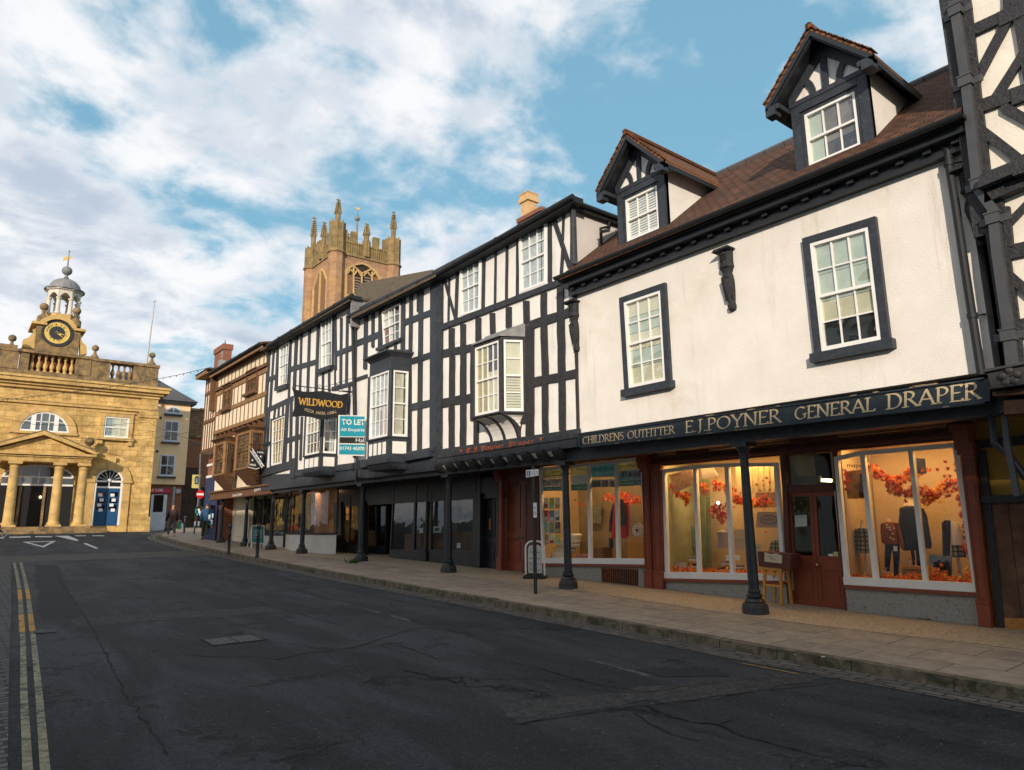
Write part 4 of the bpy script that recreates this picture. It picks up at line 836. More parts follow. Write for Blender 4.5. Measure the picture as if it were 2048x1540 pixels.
nb_ = MB(); nb_.prism(SHOP, SHOP.q(cS2, [(1185, 658), (1278, 652), (1282, 740), (1190, 746)], -.06), -.083, -.079); no = nb_.build('notice', M_blindg, dl)
for i in range(6): text('OPENING HOURS' if i == 0 else 'Monday to Saturday'[:12 + i], SHOP, sub(SHOP.q(cS2, [(1185, 658), (1278, 652), (1282, 740), (1190, 746)], -.06), .12, .88, .80 - .13 * i, .87 - .13 * i), -.078, M_txtk, dl, 'notice_text') if i in (0,) else None
lb = MB(); lb.prism(SHOP, SHOP.q(cS2, [(1445, 955), (1480, 953), (1482, 975), (1448, 977)], -.06), -.084, -.08); lb.build('notice', M_txtw, dr_)
lb = MB(); lb.prism(SHOP, SHOP.q(cS2, [(1484, 940), (1520, 938), (1522, 978), (1487, 980)], -.06), -.084, -.0795); lb.build('notice', mat('sticker_yellow', (.55, .5, .2), .6), dr_)
it = MB(); it.rect(SHOP, qd[0][0] - .1, qd[1][0] + .1, qd[2][1] - .3, qt[0][1] + .1, -2.6, -2.5); it.build('passage_back', mat('passage_dim', (.05, .04, .035), .9, .3, 2), B1)
tl = MB(); a = SHOP.c(cS2, 1390, 385, -.6); b = SHOP.c(cS2, 1475, 390, -.6); tl.tube([SHOP.w(a[0], a[1], -.6), SHOP.w(b[0], b[1], -.6)], .028, 8); tl.build('strip_lamp', M_warm, B1)
tl = MB(); Q = SHOP.q(cS2, [(1215, 360), (1385, 352), (1385, 405), (1215, 410)], -.5); tl.prism(SHOP, Q, -.55, -.5); tl.build('ceiling_panel', mat('pale_panel', (.28, .27, .22), .8), B1)
thr = MB(); thr.rect(SHOP, qd[3][0] - .1, qd[2][0] + .35, qd[2][1] - .12, qd[2][1] + .0, -.2, .16); thr.build('threshold', mat('threshold_brick', (.16, .07, .03), .8, .3, 10), B1)
# jetty beam and soffit above the pavement
J = thing('arcade_beam', 'long dark beam carried by the iron columns under the jettied fronts', 'beam', (10.2, 18, V0))
jb = MB(); bz = 1.24 + EYE
jb.box(10.0, 10.3, 2.6, 29.0, bz, V0); jb.box(10.305, 11.45, 2.6, 30.0, V0 - .06, V0); jb.build('beam', M_timg, J)
jb = MB(); i = 0
for k in range(52): y = 3 + k * .5; jb.box(10.3, 11.45, y, y + .12, V0 - .17, V0 - .061)
jb.build('joists', M_timr, J)
jb = MB()
for a, b in ((1440, 1600), (1700, 1915), (1340, 1370)):
    u0, u1 = SHOP.p(a, 880)[0], SHOP.p(b, 880)[0]; jb.box(11.1, 11.18, -u1, -u0, V0 - .23, V0 - .18)
jb.build('timber_batten', M_brown, J)
# ------------------------------------------------------------------ timbered fronts of the terrace
def upper(name, lab, u0, u1, v0, v1, depth=8, plaster=None, loc=None, cat='house'):
    T = thing(name, lab, cat, tuple(ROW.w((u0 + u1) / 2, pz(-(u0 + u1) / 2, 9.9), 0)))
    mb = MB(); mb.rect(ROW, u0, u1, v0, v1, -depth, 0); mb.build('plaster_wall', plaster or M_plas, T); return T
def gutter(T, p0, p1, d=.30, r=.06, wall=0, name='gutter', m=None):
    mb = MB(); a, b = ROW.w(p0[0], p0[1], d), ROW.w(p1[0], p1[1], d); mb.tube([a, b], r, 12)
    mb.prism(ROW, [(p0[0], p0[1] - .10), (p1[0], p1[1] - .10), (p1[0], p1[1] + .03), (p0[0], p0[1] + .03)], 0, d - .03)
    for k in range(1, 6): t = k / 6; c = a + (b - a) * t; e = (b - a).normalized() * .03; mb.tube([c - e, c + e], r * 1.18, 12)
    return mb.build(name, m or M_gut, T)
uB = dict(a=ROW.p(1152, 700)[0], b=ROW.p(881, 700)[0], c=ROW.p(712, 780)[0], d=ROW.p(534, 800)[0])
# --- B2: black and white house with the oriel
v_top = ROW.p(1147, 393, .3)[1]; v_b = V0
B2 = upper('timbered_house', 'black and white timbered house with an oriel bay and blackletter sign on its sill beam', uB['b'], uB['a'], v_b, v_top - .02)
b = MB()
beams(ROW, cB, [(60, 985, 1445, 292, 40), (205, 930, 195, 1470, 14), (140, 975, 268, 1430, 24), (290, 880, 272, 1430, 24), (560, 745, 550, 1330, 26), (680, 670, 672, 1285, 16), (797, 605, 790, 1240, 20), (905, 560, 900, 1190, 22), (1232, 395, 1235, 1050, 38), (1268, 380, 1440, 900, 40), (1375, 315, 1365, 620, 17), (1370, 690, 1350, 1000, 24), (1470, 240, 1468, 900, 46)], b, .035, .004)
beams(ROW, cB, [(60, 1538, 1430, 1018, 58)], b, .07, .004)
o = b.build('upper_timbers', M_tim, B2)
b = MB()
beams(ROW, cA, [(745, 690, 985, 640, 52), (1395, 482, 1690, 385, 62), (745, 1052, 980, 1008, 62), (1395, 905, 1748, 830, 66), (825, 500, 825, 670, 38), (908, 470, 908, 650, 38), (1020, 425, 1020, 600, 38), (1122, 390, 1126, 545, 36), (1243, 345, 1243, 500, 38), (1370, 300, 1374, 470, 42), (1500, 240, 1500, 420, 42), (1622, 190, 1622, 400, 48), (1722, 170, 1735, 400, 20),
    (828, 700, 825, 1040, 38), (910, 670, 908, 1010, 40), (1500, 470, 1512, 880, 44), (1625, 430, 1632, 840, 52), (1738, 600, 1752, 1245, 16), (824, 1070, 825, 1400, 38), (910, 1050, 908, 1385, 40), (1508, 900, 1512, 1270, 42), (1632, 870, 1636, 1250, 46), (1398, 480, 1398, 1300, 60), (975, 640, 975, 1180, 24), (1003, 1150, 1003, 1350, 34), (1345, 1130, 1348, 1200, 50)], b, .04, .011)
b.build('timber_frame', M_timr, B2)
b = MB(); beams(ROW, cA, [(738, 120, 730, 1480, 46)], b, .06, .006); Q = ROW.q(cA, [(735, 1392), (1768, 1238), (1768, 1302), (735, 1455)]); b.prism(ROW, Q, 0, .09); bs_ = b.build('sill_beam', M_tim, B2)
QS = ROW.q(cA, [(872, 1378), (1492, 1288), (1492, 1342), (872, 1434)], .09); pen('* E.J.Poyner Draper *', {**BLK, '*': BLK['*']}, ROW, sub(QS, 0, 1, .22, .80), .0905, M_ora, bs_, name='blackletter_lettering', w=.2, ang=38, thin=.06)
b = MB(); wht = MB(); ua, ub = uB['b'], uB['a']        # coved underside with dark brackets
for i in range(10):
    u = ua + .12 + (ub - ua - .1) * i / 10
    if i < 9:
        pts = [(u, v_b - .02), (u + .34, v_b - .02), (u + .34, v_b - .22), (u, v_b - .22)]
        wht.raw([ROW.w(u, v_b - .04, .02), ROW.w(u + .5, v_b - .04, .02), ROW.w(u + .5, v_b - .20, -.16), ROW.w(u, v_b - .20, -.16), ROW.w(u, v_b - .01, -.2), ROW.w(u + .5, v_b - .01, -.2), ROW.w(u + .5, v_b - .2, -.2), ROW.w(u, v_b - .2, -.2)], [(3, 2, 1, 0), (7, 4, 5, 6)])
    b = MB(); n = 6; P = [(.15 - .30 * (1 - math.cos(k / n * 1.57)), -.25 * math.sin(k / n * 1.57)) for k in range(n + 1)]
    for k in range(n):
        (d0, z0), (d1, z1) = P[k], P[k + 1]
        b.hexa([ROW.w(u - .2, v_b + z1, -.2), ROW.w(u + .02, v_b + z1, -.2), ROW.w(u + .02, v_b + z1, d1), ROW.w(u - .2, v_b + z1, d1)], [ROW.w(u - .2, v_b + z0, -.2), ROW.w(u + .02, v_b + z0, -.2), ROW.w(u + .02, v_b + z0, d0), ROW.w(u - .2, v_b + z0, d0)])
    b.build('jetty_bracket', M_timr, B2)
wht.build('cove_plaster', M_plas, B2); b = MB(); b.rect(ROW, ua, ub, v_b - .03, v_b + .2, -.1, .06); b.build('lower_sill', M_tim, B2)
gutter(B2, ROW.p(872, 549, .3), ROW.p(1146, 393, .3), .3, .065)
mb = MB(); mb.rect(ROW, uB['b'] - .1, uB['a'] + .12, v_top - .06, v_top + .05, -7, .24); mb.build('roof', M_slate, B2)
mb = MB(); mb.box(9.8, 16, 10.12, 10.26, v_top - .12, v_top + .04); mb.tube([(9.6, 10.1, v_top + .0), (12.5, 10.1, v_top + .0)], .06, 10); mb.build('side_gutter', M_gut, B2)
mb = MB(); mb.box(9.93, 15, 10.24, 10.30, E5 - .4, v_top - .1); mb.build('side_wall', mat('plaster_grey', (.62, .58, .54), .9, .07, 1.5, .2, 20), B2)
q1 = ROW.q(cB, [(325, 880), (530, 778), (522, 1335), (338, 1395)]); q2 = ROW.q(cB, [(935, 570), (1200, 440), (1200, 1060), (948, 1160)])
netl = [(.03, .97, .04, .96, M_net, 'net_curtain', 10)]
for q, l in ((q1, 'white sash window left of the two under the gutter'), (q2, 'white sash window next to the corner down pipe')):
    mb = MB(); Q = [(q[0][0] - .05, q[0][1] + .06), (q[1][0] + .05, q[1][1] + .06), (q[2][0] + .05, q[2][1] - .09), (q[3][0] - .05, q[3][1] - .09)]
    mb.prism(ROW, [Q[0], q[0], q[3], Q[3]], 0, .05); mb.prism(ROW, [q[1], Q[1], Q[2], q[2]], 0, .051); mb.prism(ROW, [Q[0], Q[1], q[1], q[0]], 0, .052); mb.prism(ROW, [Q[3], Q[2], q[2], q[3]], 0, .055)
    wf = mb.build('window_frame', M_white, B2); wf['label'] = l; sash(ROW, q, wf, 3, 2, 2, d=-.005, fw=.04, curtain=netl)
# canted bay builder
def angled(p, q_):                                     # frame through two plan points (world), outward to the street
    d = Vector((q_[0] - p[0], q_[1] - p[1], 0)); n = Vector((d.y, -d.x, 0)).normalized(); return F((p[0], p[1], 0), d, n), d.length
def bay(T, uf0, uf1, uw1, dep, v0, v1, m, cols, roof, base, lab, side_cols=1, sash_v=None, front_curt=None, side_curt=None, name='bay_window', uw0=None, m_side=None, mw=None, lead=False, roofh=.25, post=.10, rows=(2, 2), srows=(2, 2), leaded=False):
    uw0 = uf0 - (uw1 - uf1) if uw0 is None else uw0
    P = [ROW.w(uw0, 0, 0), ROW.w(uf0, 0, dep), ROW.w(uf1, 0, dep), ROW.w(uw1, 0, 0)]
    sv0, sv1 = sash_v or (v0 + .12, v1 - .12); body = MB()
    ring = lambda z, e=0: [ROW.w(uw0 - e * .7, z, 0), ROW.w(uf0 - e * .5, z, dep + e), ROW.w(uf1 + e * .5, z, dep + e), ROW.w(uw1 + e * .7, z, 0)]
    for z0, z1, e in ((v0, sv0, .0), (sv1, v1, .0)):
        a, b_ = ring(z0, e), ring(z1, e); body.hexa(a, b_)
    frs = []
    for i in range(3):
        fr, Ln = angled(P[i], P[i + 1]); frs.append((fr, Ln))
        body.rect(fr, 0, post, sv0, sv1, -.1, .0); body.rect(fr, Ln - post, Ln, sv0, sv1, -.1, .001)
    for i in (1, 2): body.tube([P[i] + Vector((0, 0, sv0)), P[i] + Vector((0, 0, sv1))], .05, 8)
    e = ring(sv0 - .04, .05); body.hexa(e, ring(sv0, .05)); 
    bo = body.build(name, m, T); bo['label'] = lab
    for i, (fr, Ln) in enumerate(frs):
        q = qrect(post, Ln - post, sv0, sv1); ww = sash(fr, q, bo, cols if i == 1 else side_cols, *((rows if i == 1 else srows)), d=-.06, fw=.045 if not leaded else .04, curtain=front_curt if i == 1 else side_curt, m=mw or M_white, bw=.022 if not leaded else .012, name='sash')
    if roof:
        rb = MB(); n = 4
        if lead: rb.hexa(ring(v1, .05), ring(v1 + .03, .05)); rb.hexa(ring(v1 + .03, .04), [ROW.w(uw0 + .05, v1 + roofh, 0), ROW.w(uf0 + .2, v1 + roofh * .98, .03), ROW.w(uf1 - .1, v1 + roofh * .98, .03), ROW.w(uw1 + .03, v1 + roofh, 0)])
        else:
            for e0, z0, e1, z1 in ((.02, v1, .07, v1 + .06), (.10, v1 + .06, .16, v1 + .11), (.19, v1 + .11, .19, v1 + .15)): rb.hexa(ring(z0, e0), ring(z1, e1))
            rb.hexa(ring(v1 + .15, .17), [ROW.w(uw0 + .1, v1 + .15 + roofh, 0), ROW.w(uf0 + .2, v1 + .15 + roofh, .05), ROW.w(uf1 - .1, v1 + .15 + roofh, .05), ROW.w(uw1 - .05, v1 + .15 + roofh, 0)])
        rb.build('bay_roof', roof, T)
    return P, frs, ring, bo
dpo = .50; c_ = lambda x, y, d=0: ROW.c(cA, x, y, d)
f0, f1 = c_(980, 1165, dpo), c_(1182, 1125, dpo); t0 = c_(1185, 575, dpo); w1_ = c_(1368, 1110, 0)
gl_cur = [(.03, .5, .04, .96, mat('curtain_gold', (.45, .36, .14), .8, .2, 5), 'curtain', 6), (.5, .97, .04, .6, M_blind, 'blind', 0)]
sl_cur = [(.03, .97, .48, .97, M_blind, 'blind', 0)] + [(.03, .97, .03 + .45 * i / 12, .03 + .45 * (i + .8) / 12, M_blind, 'venetian_blind', 0) for i in range(12)]
P, frs, ring, bo = bay(B2, f0[0], f1[0], w1_[0], dpo, f1[1] - .02, t0[1] + .06, M_timr, 4, M_lead, None, 'oriel with lead roof over the blackletter beam', front_curt=gl_cur, side_curt=sl_cur, sash_v=(f1[1] + .05, t0[1] - .02), lead=True, roofh=.34, post=.07)
z1 = f1[1] - .02; z0 = v_b + .22; pb = MB(); rb = MB(); n = 8    # coved base, plaster with curved ribs
def cove(t): return (dpo * (1 - math.sin(t * 1.57)) ** 1.0 * .98 + .03, z1 - (z1 - z0) * (1 - math.cos(t * 1.57)))
for k in range(n):
    (d0, a0), (d1, a1) = cove(k / n), cove((k + 1) / n)
    R_ = lambda dd, z: [ROW.w(f0[0] - (dpo - dd) * .2, z, -.02), ROW.w(f0[0] + .25 * (dpo - dd), z, dd), ROW.w(f1[0] + .1 * (dpo - dd), z, dd), ROW.w(w1_[0] - (dpo - dd) * .55, z, -.02)]
    pb.hexa(R_(d1, a1), R_(d0, a0))
    for j, s in enumerate((0, .5, 1.0)):
        for (dd, z, dn, zn) in ((d0, a0, d1, a1),):
            u_ = lambda q_: (f0[0] + .25 * (dpo - q_)) * (1 - s) + (f1[0] + .1 * (dpo - q_)) * s
            rb.hexa([ROW.w(u_(dn) - .035, zn, 0), ROW.w(u_(dn) + .035, zn, 0), ROW.w(u_(dn) + .035, zn, dn + .035), ROW.w(u_(dn) - .035, zn, dn + .035)], [ROW.w(u_(dd) - .035, z, 0), ROW.w(u_(dd) + .035, z, 0), ROW.w(u_(dd) + .035, z, dd + .035), ROW.w(u_(dd) - .035, z, dd + .035)])
    a, b_ = R_(d0, a0)[3], R_(d1, a1)[3]; rb.tube([a, b_], .035, 6)
pb.build('oriel_cove', M_plas, B2); rb.build('oriel_ribs', M_timr, B2)
for (a_, b_, T_) in ((uB['c'], uB['b'], None), (uB['d'], uB['c'], None)):
    sk_ = MB(); sk_.rect(ROW, a_, b_, V0 - .16, V0 + (.06 if T_ else .34), -.05, .03 if T_ else .05); sk_.build('jetty_board', M_timg, T_ or J)
# drain pipe on the corner
T = thing('drainpipe', 'grey square drainpipe at the top corner of the oriel house beside a dormer', 'drainpipe', tuple(ROW.w(uB['a'], v_top - 1.4, .05)))
pb = MB(); a, b_ = ROW.c(cB, 1455, 215, .12), ROW.c(cB, 1450, 850, .12); pb.rect(ROW, a[0] - .035, a[0] + .035, b_[1], a[1] - .15, .05, .12); pb.tube([ROW.w(a[0], a[1] - .12, .09), ROW.w(a[0], a[1] + .03, .2)], .04, 8); pb.tube([ROW.w(b_[0], b_[1] + .02, .09), ROW.w(b_[0] + .2, b_[1] - .06, .09)], .035, 8); pb.build('pipe', M_pipe, T)
T = thing('drainpipe', 'short bent drainpipe in the valley beside the shuttered dormer', 'drainpipe', (11.0, 10.2, 7.4)); pb = MB(); a = ROW.c(cB, 1900, 330, -1.0); 
pb.tube([(10.95, 10.16, v_top - .05), (10.9, 10.16, v_top - .25), (10.65, 10.16, v_top - .35), (10.65, 10.16, v_top - .95)], .035, 8); pb.build('pipe', M_gut, T)
# chimney with two clay pots
T = thing('chimney_stack', 'brick chimney stack with two square yellow clay pots', 'chimney', (12.6, 14.0, v_top))
p_ = lambda x, y: (lambda r: r * (12.3 / r.x) + Vector((0, 0, EYE)))(ray(x, y)); s_ = MB(); yl, yr = p_(1037, 430).y, p_(1078, 430).y; zt = p_(1060, 426).z
s_.box(12.3, 13.6, yr - .1, yl, v_top - .5, zt - .12); s_.box(12.25, 13.65, yr - .15, yl + .05, zt - .12, zt); s_.build('stack', M_brick, T)
for (xa, xb, yt, yb, dx) in ((1047, 1076, 388, 428, 0), (1074, 1102, 397, 425, .75)):
    yl2, yr2 = p_(xa, 400).y, p_(xb, 400).y; zt2 = p_(xa, yt).z; pt = MB(); cx_ = 12.3 + dx; w_ = (yl2 - yr2) * .52 * (1 + dx / 14); yc = (yl2 + yr2) / 2 * (cx_ + .3) / 12.3
    pt.box(cx_ + .05, cx_ + .05 + w_, yc - w_ / 2, yc + w_ / 2, zt, zt2 - .22); pt.box(cx_, cx_ + .1 + w_, yc - w_ / 2 - .05, yc + w_ / 2 + .05, zt2 - .22, zt2 - .10); pt.box(cx_ + .02, cx_ + .08 + w_, yc - w_ / 2 - .03, yc + w_ / 2 + .03, zt2 - .10, zt2 + .02); pt.box(cx_ - .0, cx_ + .1 + w_, yc - w_ / 2 - .045, yc + w_ / 2 + .045, zt2 + .02, zt2 + .05); pt.build('chimney_pot', M_clay, T)
# --- B3: slate blue timbered house with the large canted bay
v3 = ROW.p(868, 550, .3)[1]
B3 = upper('timbered_house', 'slate painted timbered house with the widest canted bay, left of the blackletter sign', uB['c'], uB['b'] + .0, v_b - .05, v3 - .03)
b = MB()
beams(ROW, cA, [(60, 425, 690, 130, 70), (130, 611, 295, 545, 44), (470, 462, 705, 375, 44), (535, 742, 725, 680, 42), (520, 1082, 700, 1042, 50), (197, 395, 190, 800, 24), (248, 375, 246, 640, 18), (306, 350, 300, 660, 26), (470, 270, 466, 680, 26), (528, 240, 522, 700, 20), (600, 200, 588, 1400, 30), (575, 200, 575, 380, 8), (350, 640, 350, 700, 10), (412, 600, 412, 680, 14), (122, 420, 110, 1450, 14), (120, 880, 205, 850, 25), (515, 700, 515, 1410, 26)], b, .045, .004)
b.build('timber_frame', M_timg, B3)
b = MB(); beams(ROW, cA, [(697, 130, 693, 1480, 44)], b, .07, .004); beams(ROW, cA, [(480, 1438, 705, 1395, 45)], b, .10, .004); beams(ROW, cA, [(170, 1500, 520, 1448, 56), (520, 1452, 705, 1418, 50)], b, .20, .004); b.build('sill_beam', M_timg, B3)
gutter(B3, ROW.p(700, 632, .3), ROW.p(872, 548, .3), .3, .07)
mb = MB(); A_ = [ROW.w(*ROW.p(702, 632, .36), .36), ROW.w(*ROW.p(872, 546, .36), .36), ROW.w(*ROW.p(866, 539, -1.4), -1.4), ROW.w(*ROW.p(716, 567, -1.4), -1.4)]; mb.hexa([v - Vector((0, 0, .1)) for v in A_], A_); mb.build('roof', M_tilem, B3)
q = ROW.q(cA, [(318, 382), (453, 318), (450, 582), (330, 636)]); mb = MB(); Q = ROW.q(cA, [(285, 670), (465, 590), (465, 572), (285, 650)]); mb.prism(ROW, Q, 0, .12); mb.build('window_sill', M_timg, B3); mb = MB(); Q = ROW.q(cA, [(300, 378), (460, 300), (460, 320), (300, 398)]); mb.prism(ROW, Q, 0, .06); wf = mb.build('window_surround', M_timg, B3)
sash(ROW, q, wf, 3, 2, 2, d=-.005, fw=.035, curtain=[(.03, .3, .04, .5, mat('curtain_red', (.22, .06, .05), .9), 'curtain', 3)])
dp3 = .62; f0, f1 = c_(203, 1330, dp3), c_(360, 1295, dp3); t0 = c_(365, 812, dp3); w1_ = c_(515, 1300, 0); bb = c_(345, 1450, dp3)
netb = [(.03, .97, .04, .96, M_net, 'net_curtain', 8), (.5, .9, .04, .42, mat('curtain_rose', (.38, .16, .13), .9, .3, 6), 'curtain', 6)]
netc = [(.03, .97, .04, .96, mat('sheer_curtain', (.62, .58, .48), .9, .15, 4), 'curtain', 5)]
P, frs, ring, bo = bay(B3, f0[0], f1[0], w1_[0], dp3, bb[1], t0[1] + .42, M_timg, 4, M_timg, None, 'wide canted bay with moulded cornice beside the blue board', front_curt=netb, side_curt=netc, sash_v=(f1[1] + .02, t0[1] + .02), roofh=.12, post=.09)
pp_ = MB(); fr, Ln = frs[1]; zc = f1[1] - .12
for i in range(4):
    s0 = .12 + (Ln - .2) * i / 4; pp_ = MB(); pp_.rect(fr, s0, s0 + (Ln - .2) / 4 - .09, bb[1] + .12, zc, .0, .012); pp_.build('apron_panel', M_plas, B3)
for fr, Ln in (frs[0], frs[2]): pp_ = MB(); pp_.rect(fr, .1, Ln - .12, bb[1] + .12, zc, 0, .012); pp_.build('apron_panel', M_plas, B3)
sk = MB(); sk.hexa(ring(bb[1] - .3, -.06), ring(bb[1] - .13, .0)); sk.hexa(ring(bb[1] - .13, .05), ring(bb[1] + .0, .05)); sk.build('bay_base', M_timg, B3)
# down pipe with hopper between B3 and B4
T = thing('drainpipe', 'dark drainpipe with moulded hopper behind the hanging restaurant sign', 'drainpipe', tuple(ROW.w(uB['c'], V0 + .3, .1)))
h = ROW.c(cA, 95, 430, .14); pb = MB(); x = ROW.w(h[0], 0, .14); pb.lathe((x.x, x.y, h[1]), [(.05, -.34), (.06, -.30), (.10, -.2), (.16, -.1), (.17, .0), (.2, .02), (.2, .10), (.17, .12), (.17, .2)], 12); pb.build('hopper', M_gut, T)
e = ROW.c(cA, 112, 1450, .14); pb = MB(); pb.tube([(x.x, x.y, h[1] - .3), tuple(ROW.w(e[0], e[1], .14))], .05, 10); pb.tube([(x.x, x.y, h[1] + .15), (x.x, x.y, v3 - .1), (x.x - .1, x.y + .1, v3 + .1)], .045, 8); pb.build('pipe', M_gut, T)
# --- B4: taller slate timbered house
v4 = ROW.p(700, 600, .34)[1]
B4 = upper('timbered_house', 'tall slate painted timbered house behind the hanging restaurant sign', uB['d'], uB['c'], v_b - .1, v4 - .02)
b = MB()
G4 = [(92, 290, 30, 1450, 26), (138, 290, 122, 560, 14), (120, 560, 102, 870, 18), (92, 870, 78, 1190, 18), (72, 1190, 58, 1455, 15), (70, 578, 172, 540, 42), (55, 880, 325, 752, 46), (30, 1200, 105, 1185, 32),
  (183, 240, 160, 660, 24), (303, 190, 283, 760, 14), (358, 150, 335, 660, 26), (405, 120, 390, 680, 16), (483, 80, 465, 690, 20), (568, 30, 545, 690, 22), (282, 480, 562, 398, 46), (730, -50, 735, 480, 18), (790, -20, 783, 650, 17), (848, -40, 838, 640, 18), (738, 328, 905, 262, 46), (612, 510, 612, 690, 15), (672, 490, 672, 690, 15), (728, 480, 728, 680, 10), (700, 665, 900, 610, 36),
  (150, 860, 140, 960, 12), (188, 830, 182, 940, 12), (228, 815, 224, 930, 12), (272, 790, 240, 1400, 26), (308, 780, 298, 1400, 20), (365, 930, 352, 1470, 24), (262, 1162, 412, 1115, 46), (868, 640, 850, 900, 16), (118, 950, 108, 1410, 16), (410, 930, 395, 1350, 16)]
beams(ROW, cG, G4, b, .045, .004)
beams(ROW, cG, [(90, 262, 850, -130, 30)], b, .05, .002)
b.build('timber_frame', M_timg, B4)
b = MB(); beams(ROW, cG, [(30, 1475, 335, 1385, 70), (320, 1480, 960, 1400, 60)], b, .10, .003); beams(ROW, cG, [(345, 1330, 335, 1520, 44)], b, .12, .003); beams(ROW, cG, [(20, 1520, 900, 1460, 50)], b, .02, .003); b.build('sill_beam', M_timg, B4)
gutter(B4, ROW.p(536, 692, .34), ROW.p(705, 592, .34), .34, .09)
roofslope(ROW, uB['d'] - .1, uB['c'] + .1, v4 + .03, .38, .2, -2.5, M_tilem, B4)
mb = MB(); mb.rect(ROW, uB['c'] + .02, uB['c'] + .14, v4 - .9, v4 + .0, -3, .3); mb.build('verge_board', M_lead, B4)
for q, l, c__ in (([(200, 262), (296, 208), (272, 620), (190, 648)], 'upper left sash of the tall timbered house', M_net), ([(600, 15), (708, -42), (704, 440), (598, 478)], 'upper right sash of the tall timbered house', M_net), ([(132, 972), (254, 922), (225, 1378), (122, 1405)], 'long sash low on the tall timbered house', None)):
    Q = ROW.q(cG, q); mb = MB(); E_ = [(Q[0][0] - .07, Q[0][1] + .07), (Q[1][0] + .07, Q[1][1] + .07), (Q[2][0] + .07, Q[2][1]), (Q[3][0] - .07, Q[3][1])]
    mb.prism(ROW, [E_[0], Q[0], Q[3], E_[3]], 0, .06); mb.prism(ROW, [Q[1], E_[1], E_[2], Q[2]], 0, .061); mb.prism(ROW, [E_[0], E_[1], Q[1], Q[0]], 0, .062)
    if c__: mb.prism(ROW, [(E_[3][0] - .12, E_[3][1] - .14), (E_[2][0] + .04, E_[2][1] - .14), (E_[2][0] + .04, E_[2][1]), (E_[3][0] - .12, E_[3][1])], 0, .16)
    wf = mb.build('window_surround', M_timg, B4); wf['label'] = l
    sash(ROW, Q, wf, 3 if c__ else 4, 2, 2, d=-.005, fw=.04, curtain=[(.03, .97, .5 if c__ else .04, .97, c__ or mat('curtain_tan', (.42, .3, .15), .9, .4, 2), 'curtain', 4)])
g_ = lambda x, y, d=0: ROW.c(cG, x, y, d)
dp4 = .60; f0, f1 = g_(425, 1312, dp4), g_(582, 1285, dp4); t0 = g_(588, 860, dp4); w1_ = g_(750, 1290, 0); bb = g_(585, 1420, dp4)
P, frs, ring, bo = bay(B4, f0[0], f1[0], w1_[0], dp4, bb[1], t0[1] + .3, M_timg, 4, M_timg, None, 'canted bay partly hidden by the hanging restaurant sign', front_curt=[(.03, .97, .5, .96, M_curt, 'curtain', 6)], side_curt=[(.5, .97, .04, .96, M_net, 'net_curtain', 5)], sash_v=(f1[1] + .02, t0[1] + .02), roofh=.1, post=.08)
pp_ = MB(); fr, Ln = frs[1]; zc = f1[1] - .10
for i in range(3): s0 = .12 + (Ln - .2) * i / 3; pp_ = MB(); pp_.rect(fr, s0, s0 + (Ln - .2) / 3 - .08, bb[1] + .06, zc, .0, .012); pp_.build('apron_panel', M_plas, B4)
fr, Ln = frs[2]; pp_ = MB(); pp_.rect(fr, .1, Ln - .12, bb[1] + .06, zc, 0, .012); pp_.build('apron_panel', M_plas, B4)
sk = MB(); sk.hexa(ring(bb[1] - .22, -.02), ring(bb[1] - .1, .04)); sk.hexa(ring(bb[1] - .1, .04), ring(bb[1] + .0, .05)); sk.build('bay_base', M_timg, B4)
# --- B5: tan timbered house, close studding
u5a, u5b = ROW.p(430, 850)[0], uB['d']; v5 = ROW.p(424, 745, .42)[1]
vj = ROW.c(cL, 415, 1560)[1]; vj = ROW.p(432, 868)[1]
B5 = upper('timbered_house', 'tan timbered house with leaded brown oriels and deep eaves', u5a, u5b, vj, v5 - .05, plaster=M_plasy)
b = MB(); W5 = u5b - u5a; rails = [ROW.c(cL, 430, 990)[1], ROW.c(cL, 430, 1290)[1]]; vt = v5 - .05
nS = 13
for i in range(nS + 1):
    u = u5a + .08 + (W5 - .16) * i / nS; b.rect(ROW, u - .042, u + .042, vj, vt, 0, .02 + random.uniform(0, .006))
for v in rails: b.rect(ROW, u5a, u5b, v - .09, v + .09, 0, .055)
b.rect(ROW, u5a, u5b, vj - .02, vj + .14, 0, .07); b.rect(ROW, u5a, u5b, vt - .2, vt, 0, .06); b.build('timber_frame', M_brown, B5)
b = MB(); v = ROW.c(cL, 430, 940)[1]; b.rect(ROW, u5a - .05, u5b, v - .04, v + .10, 0, .14); b.build('string_moulding', M_oak, B5)
for q, l in (([(548, 905), (658, 850), (628, 1165), (545, 1215)], 'left small brown casement under the eaves'), ([(910, 690), (1055, 610), (1025, 905), (900, 980)], 'right small brown casement under the eaves')):
    Q = ROW.q(cL, q); mb = MB(); u0, u1, vv0, vv1 = bbox(Q); mb.rect(ROW, u0 - .14, u1 + .14, vv0 - .16, vv0 - .04, 0, .22); mb.rect(ROW, u0 - .1, u1 + .1, vv1, vv1 + .12, 0, .14); mb.rect(ROW, u0 - .1, u0, vv0, vv1, 0, .09); mb.rect(ROW, u1, u1 + .1, vv0, vv1, 0, .091)
    wf = mb.build('window_surround', M_oak, B5); wf['label'] = l; sash(ROW, qrect(u0, u1, vv0, vv1), wf, 2, 3, 0, d=0, fw=.05, m=M_oak, bw=.02)
gutter(B5, (u5a - .2, v5 + .02), (u5b + .05, v5 + .02), .44, .07); mb = MB(); mb.rect(ROW, u5a - .2, u5b + .1, v5 - .18, v5 - .06, .32, .38); mb.build('fascia_board', M_brown, B5)
roofslope(ROW, u5a - .25, u5b + .3, v5 + .05, .44, .2, -2.5, M_tile, B5)
b = MB()                                              # joist ends under the jetty and curved brackets
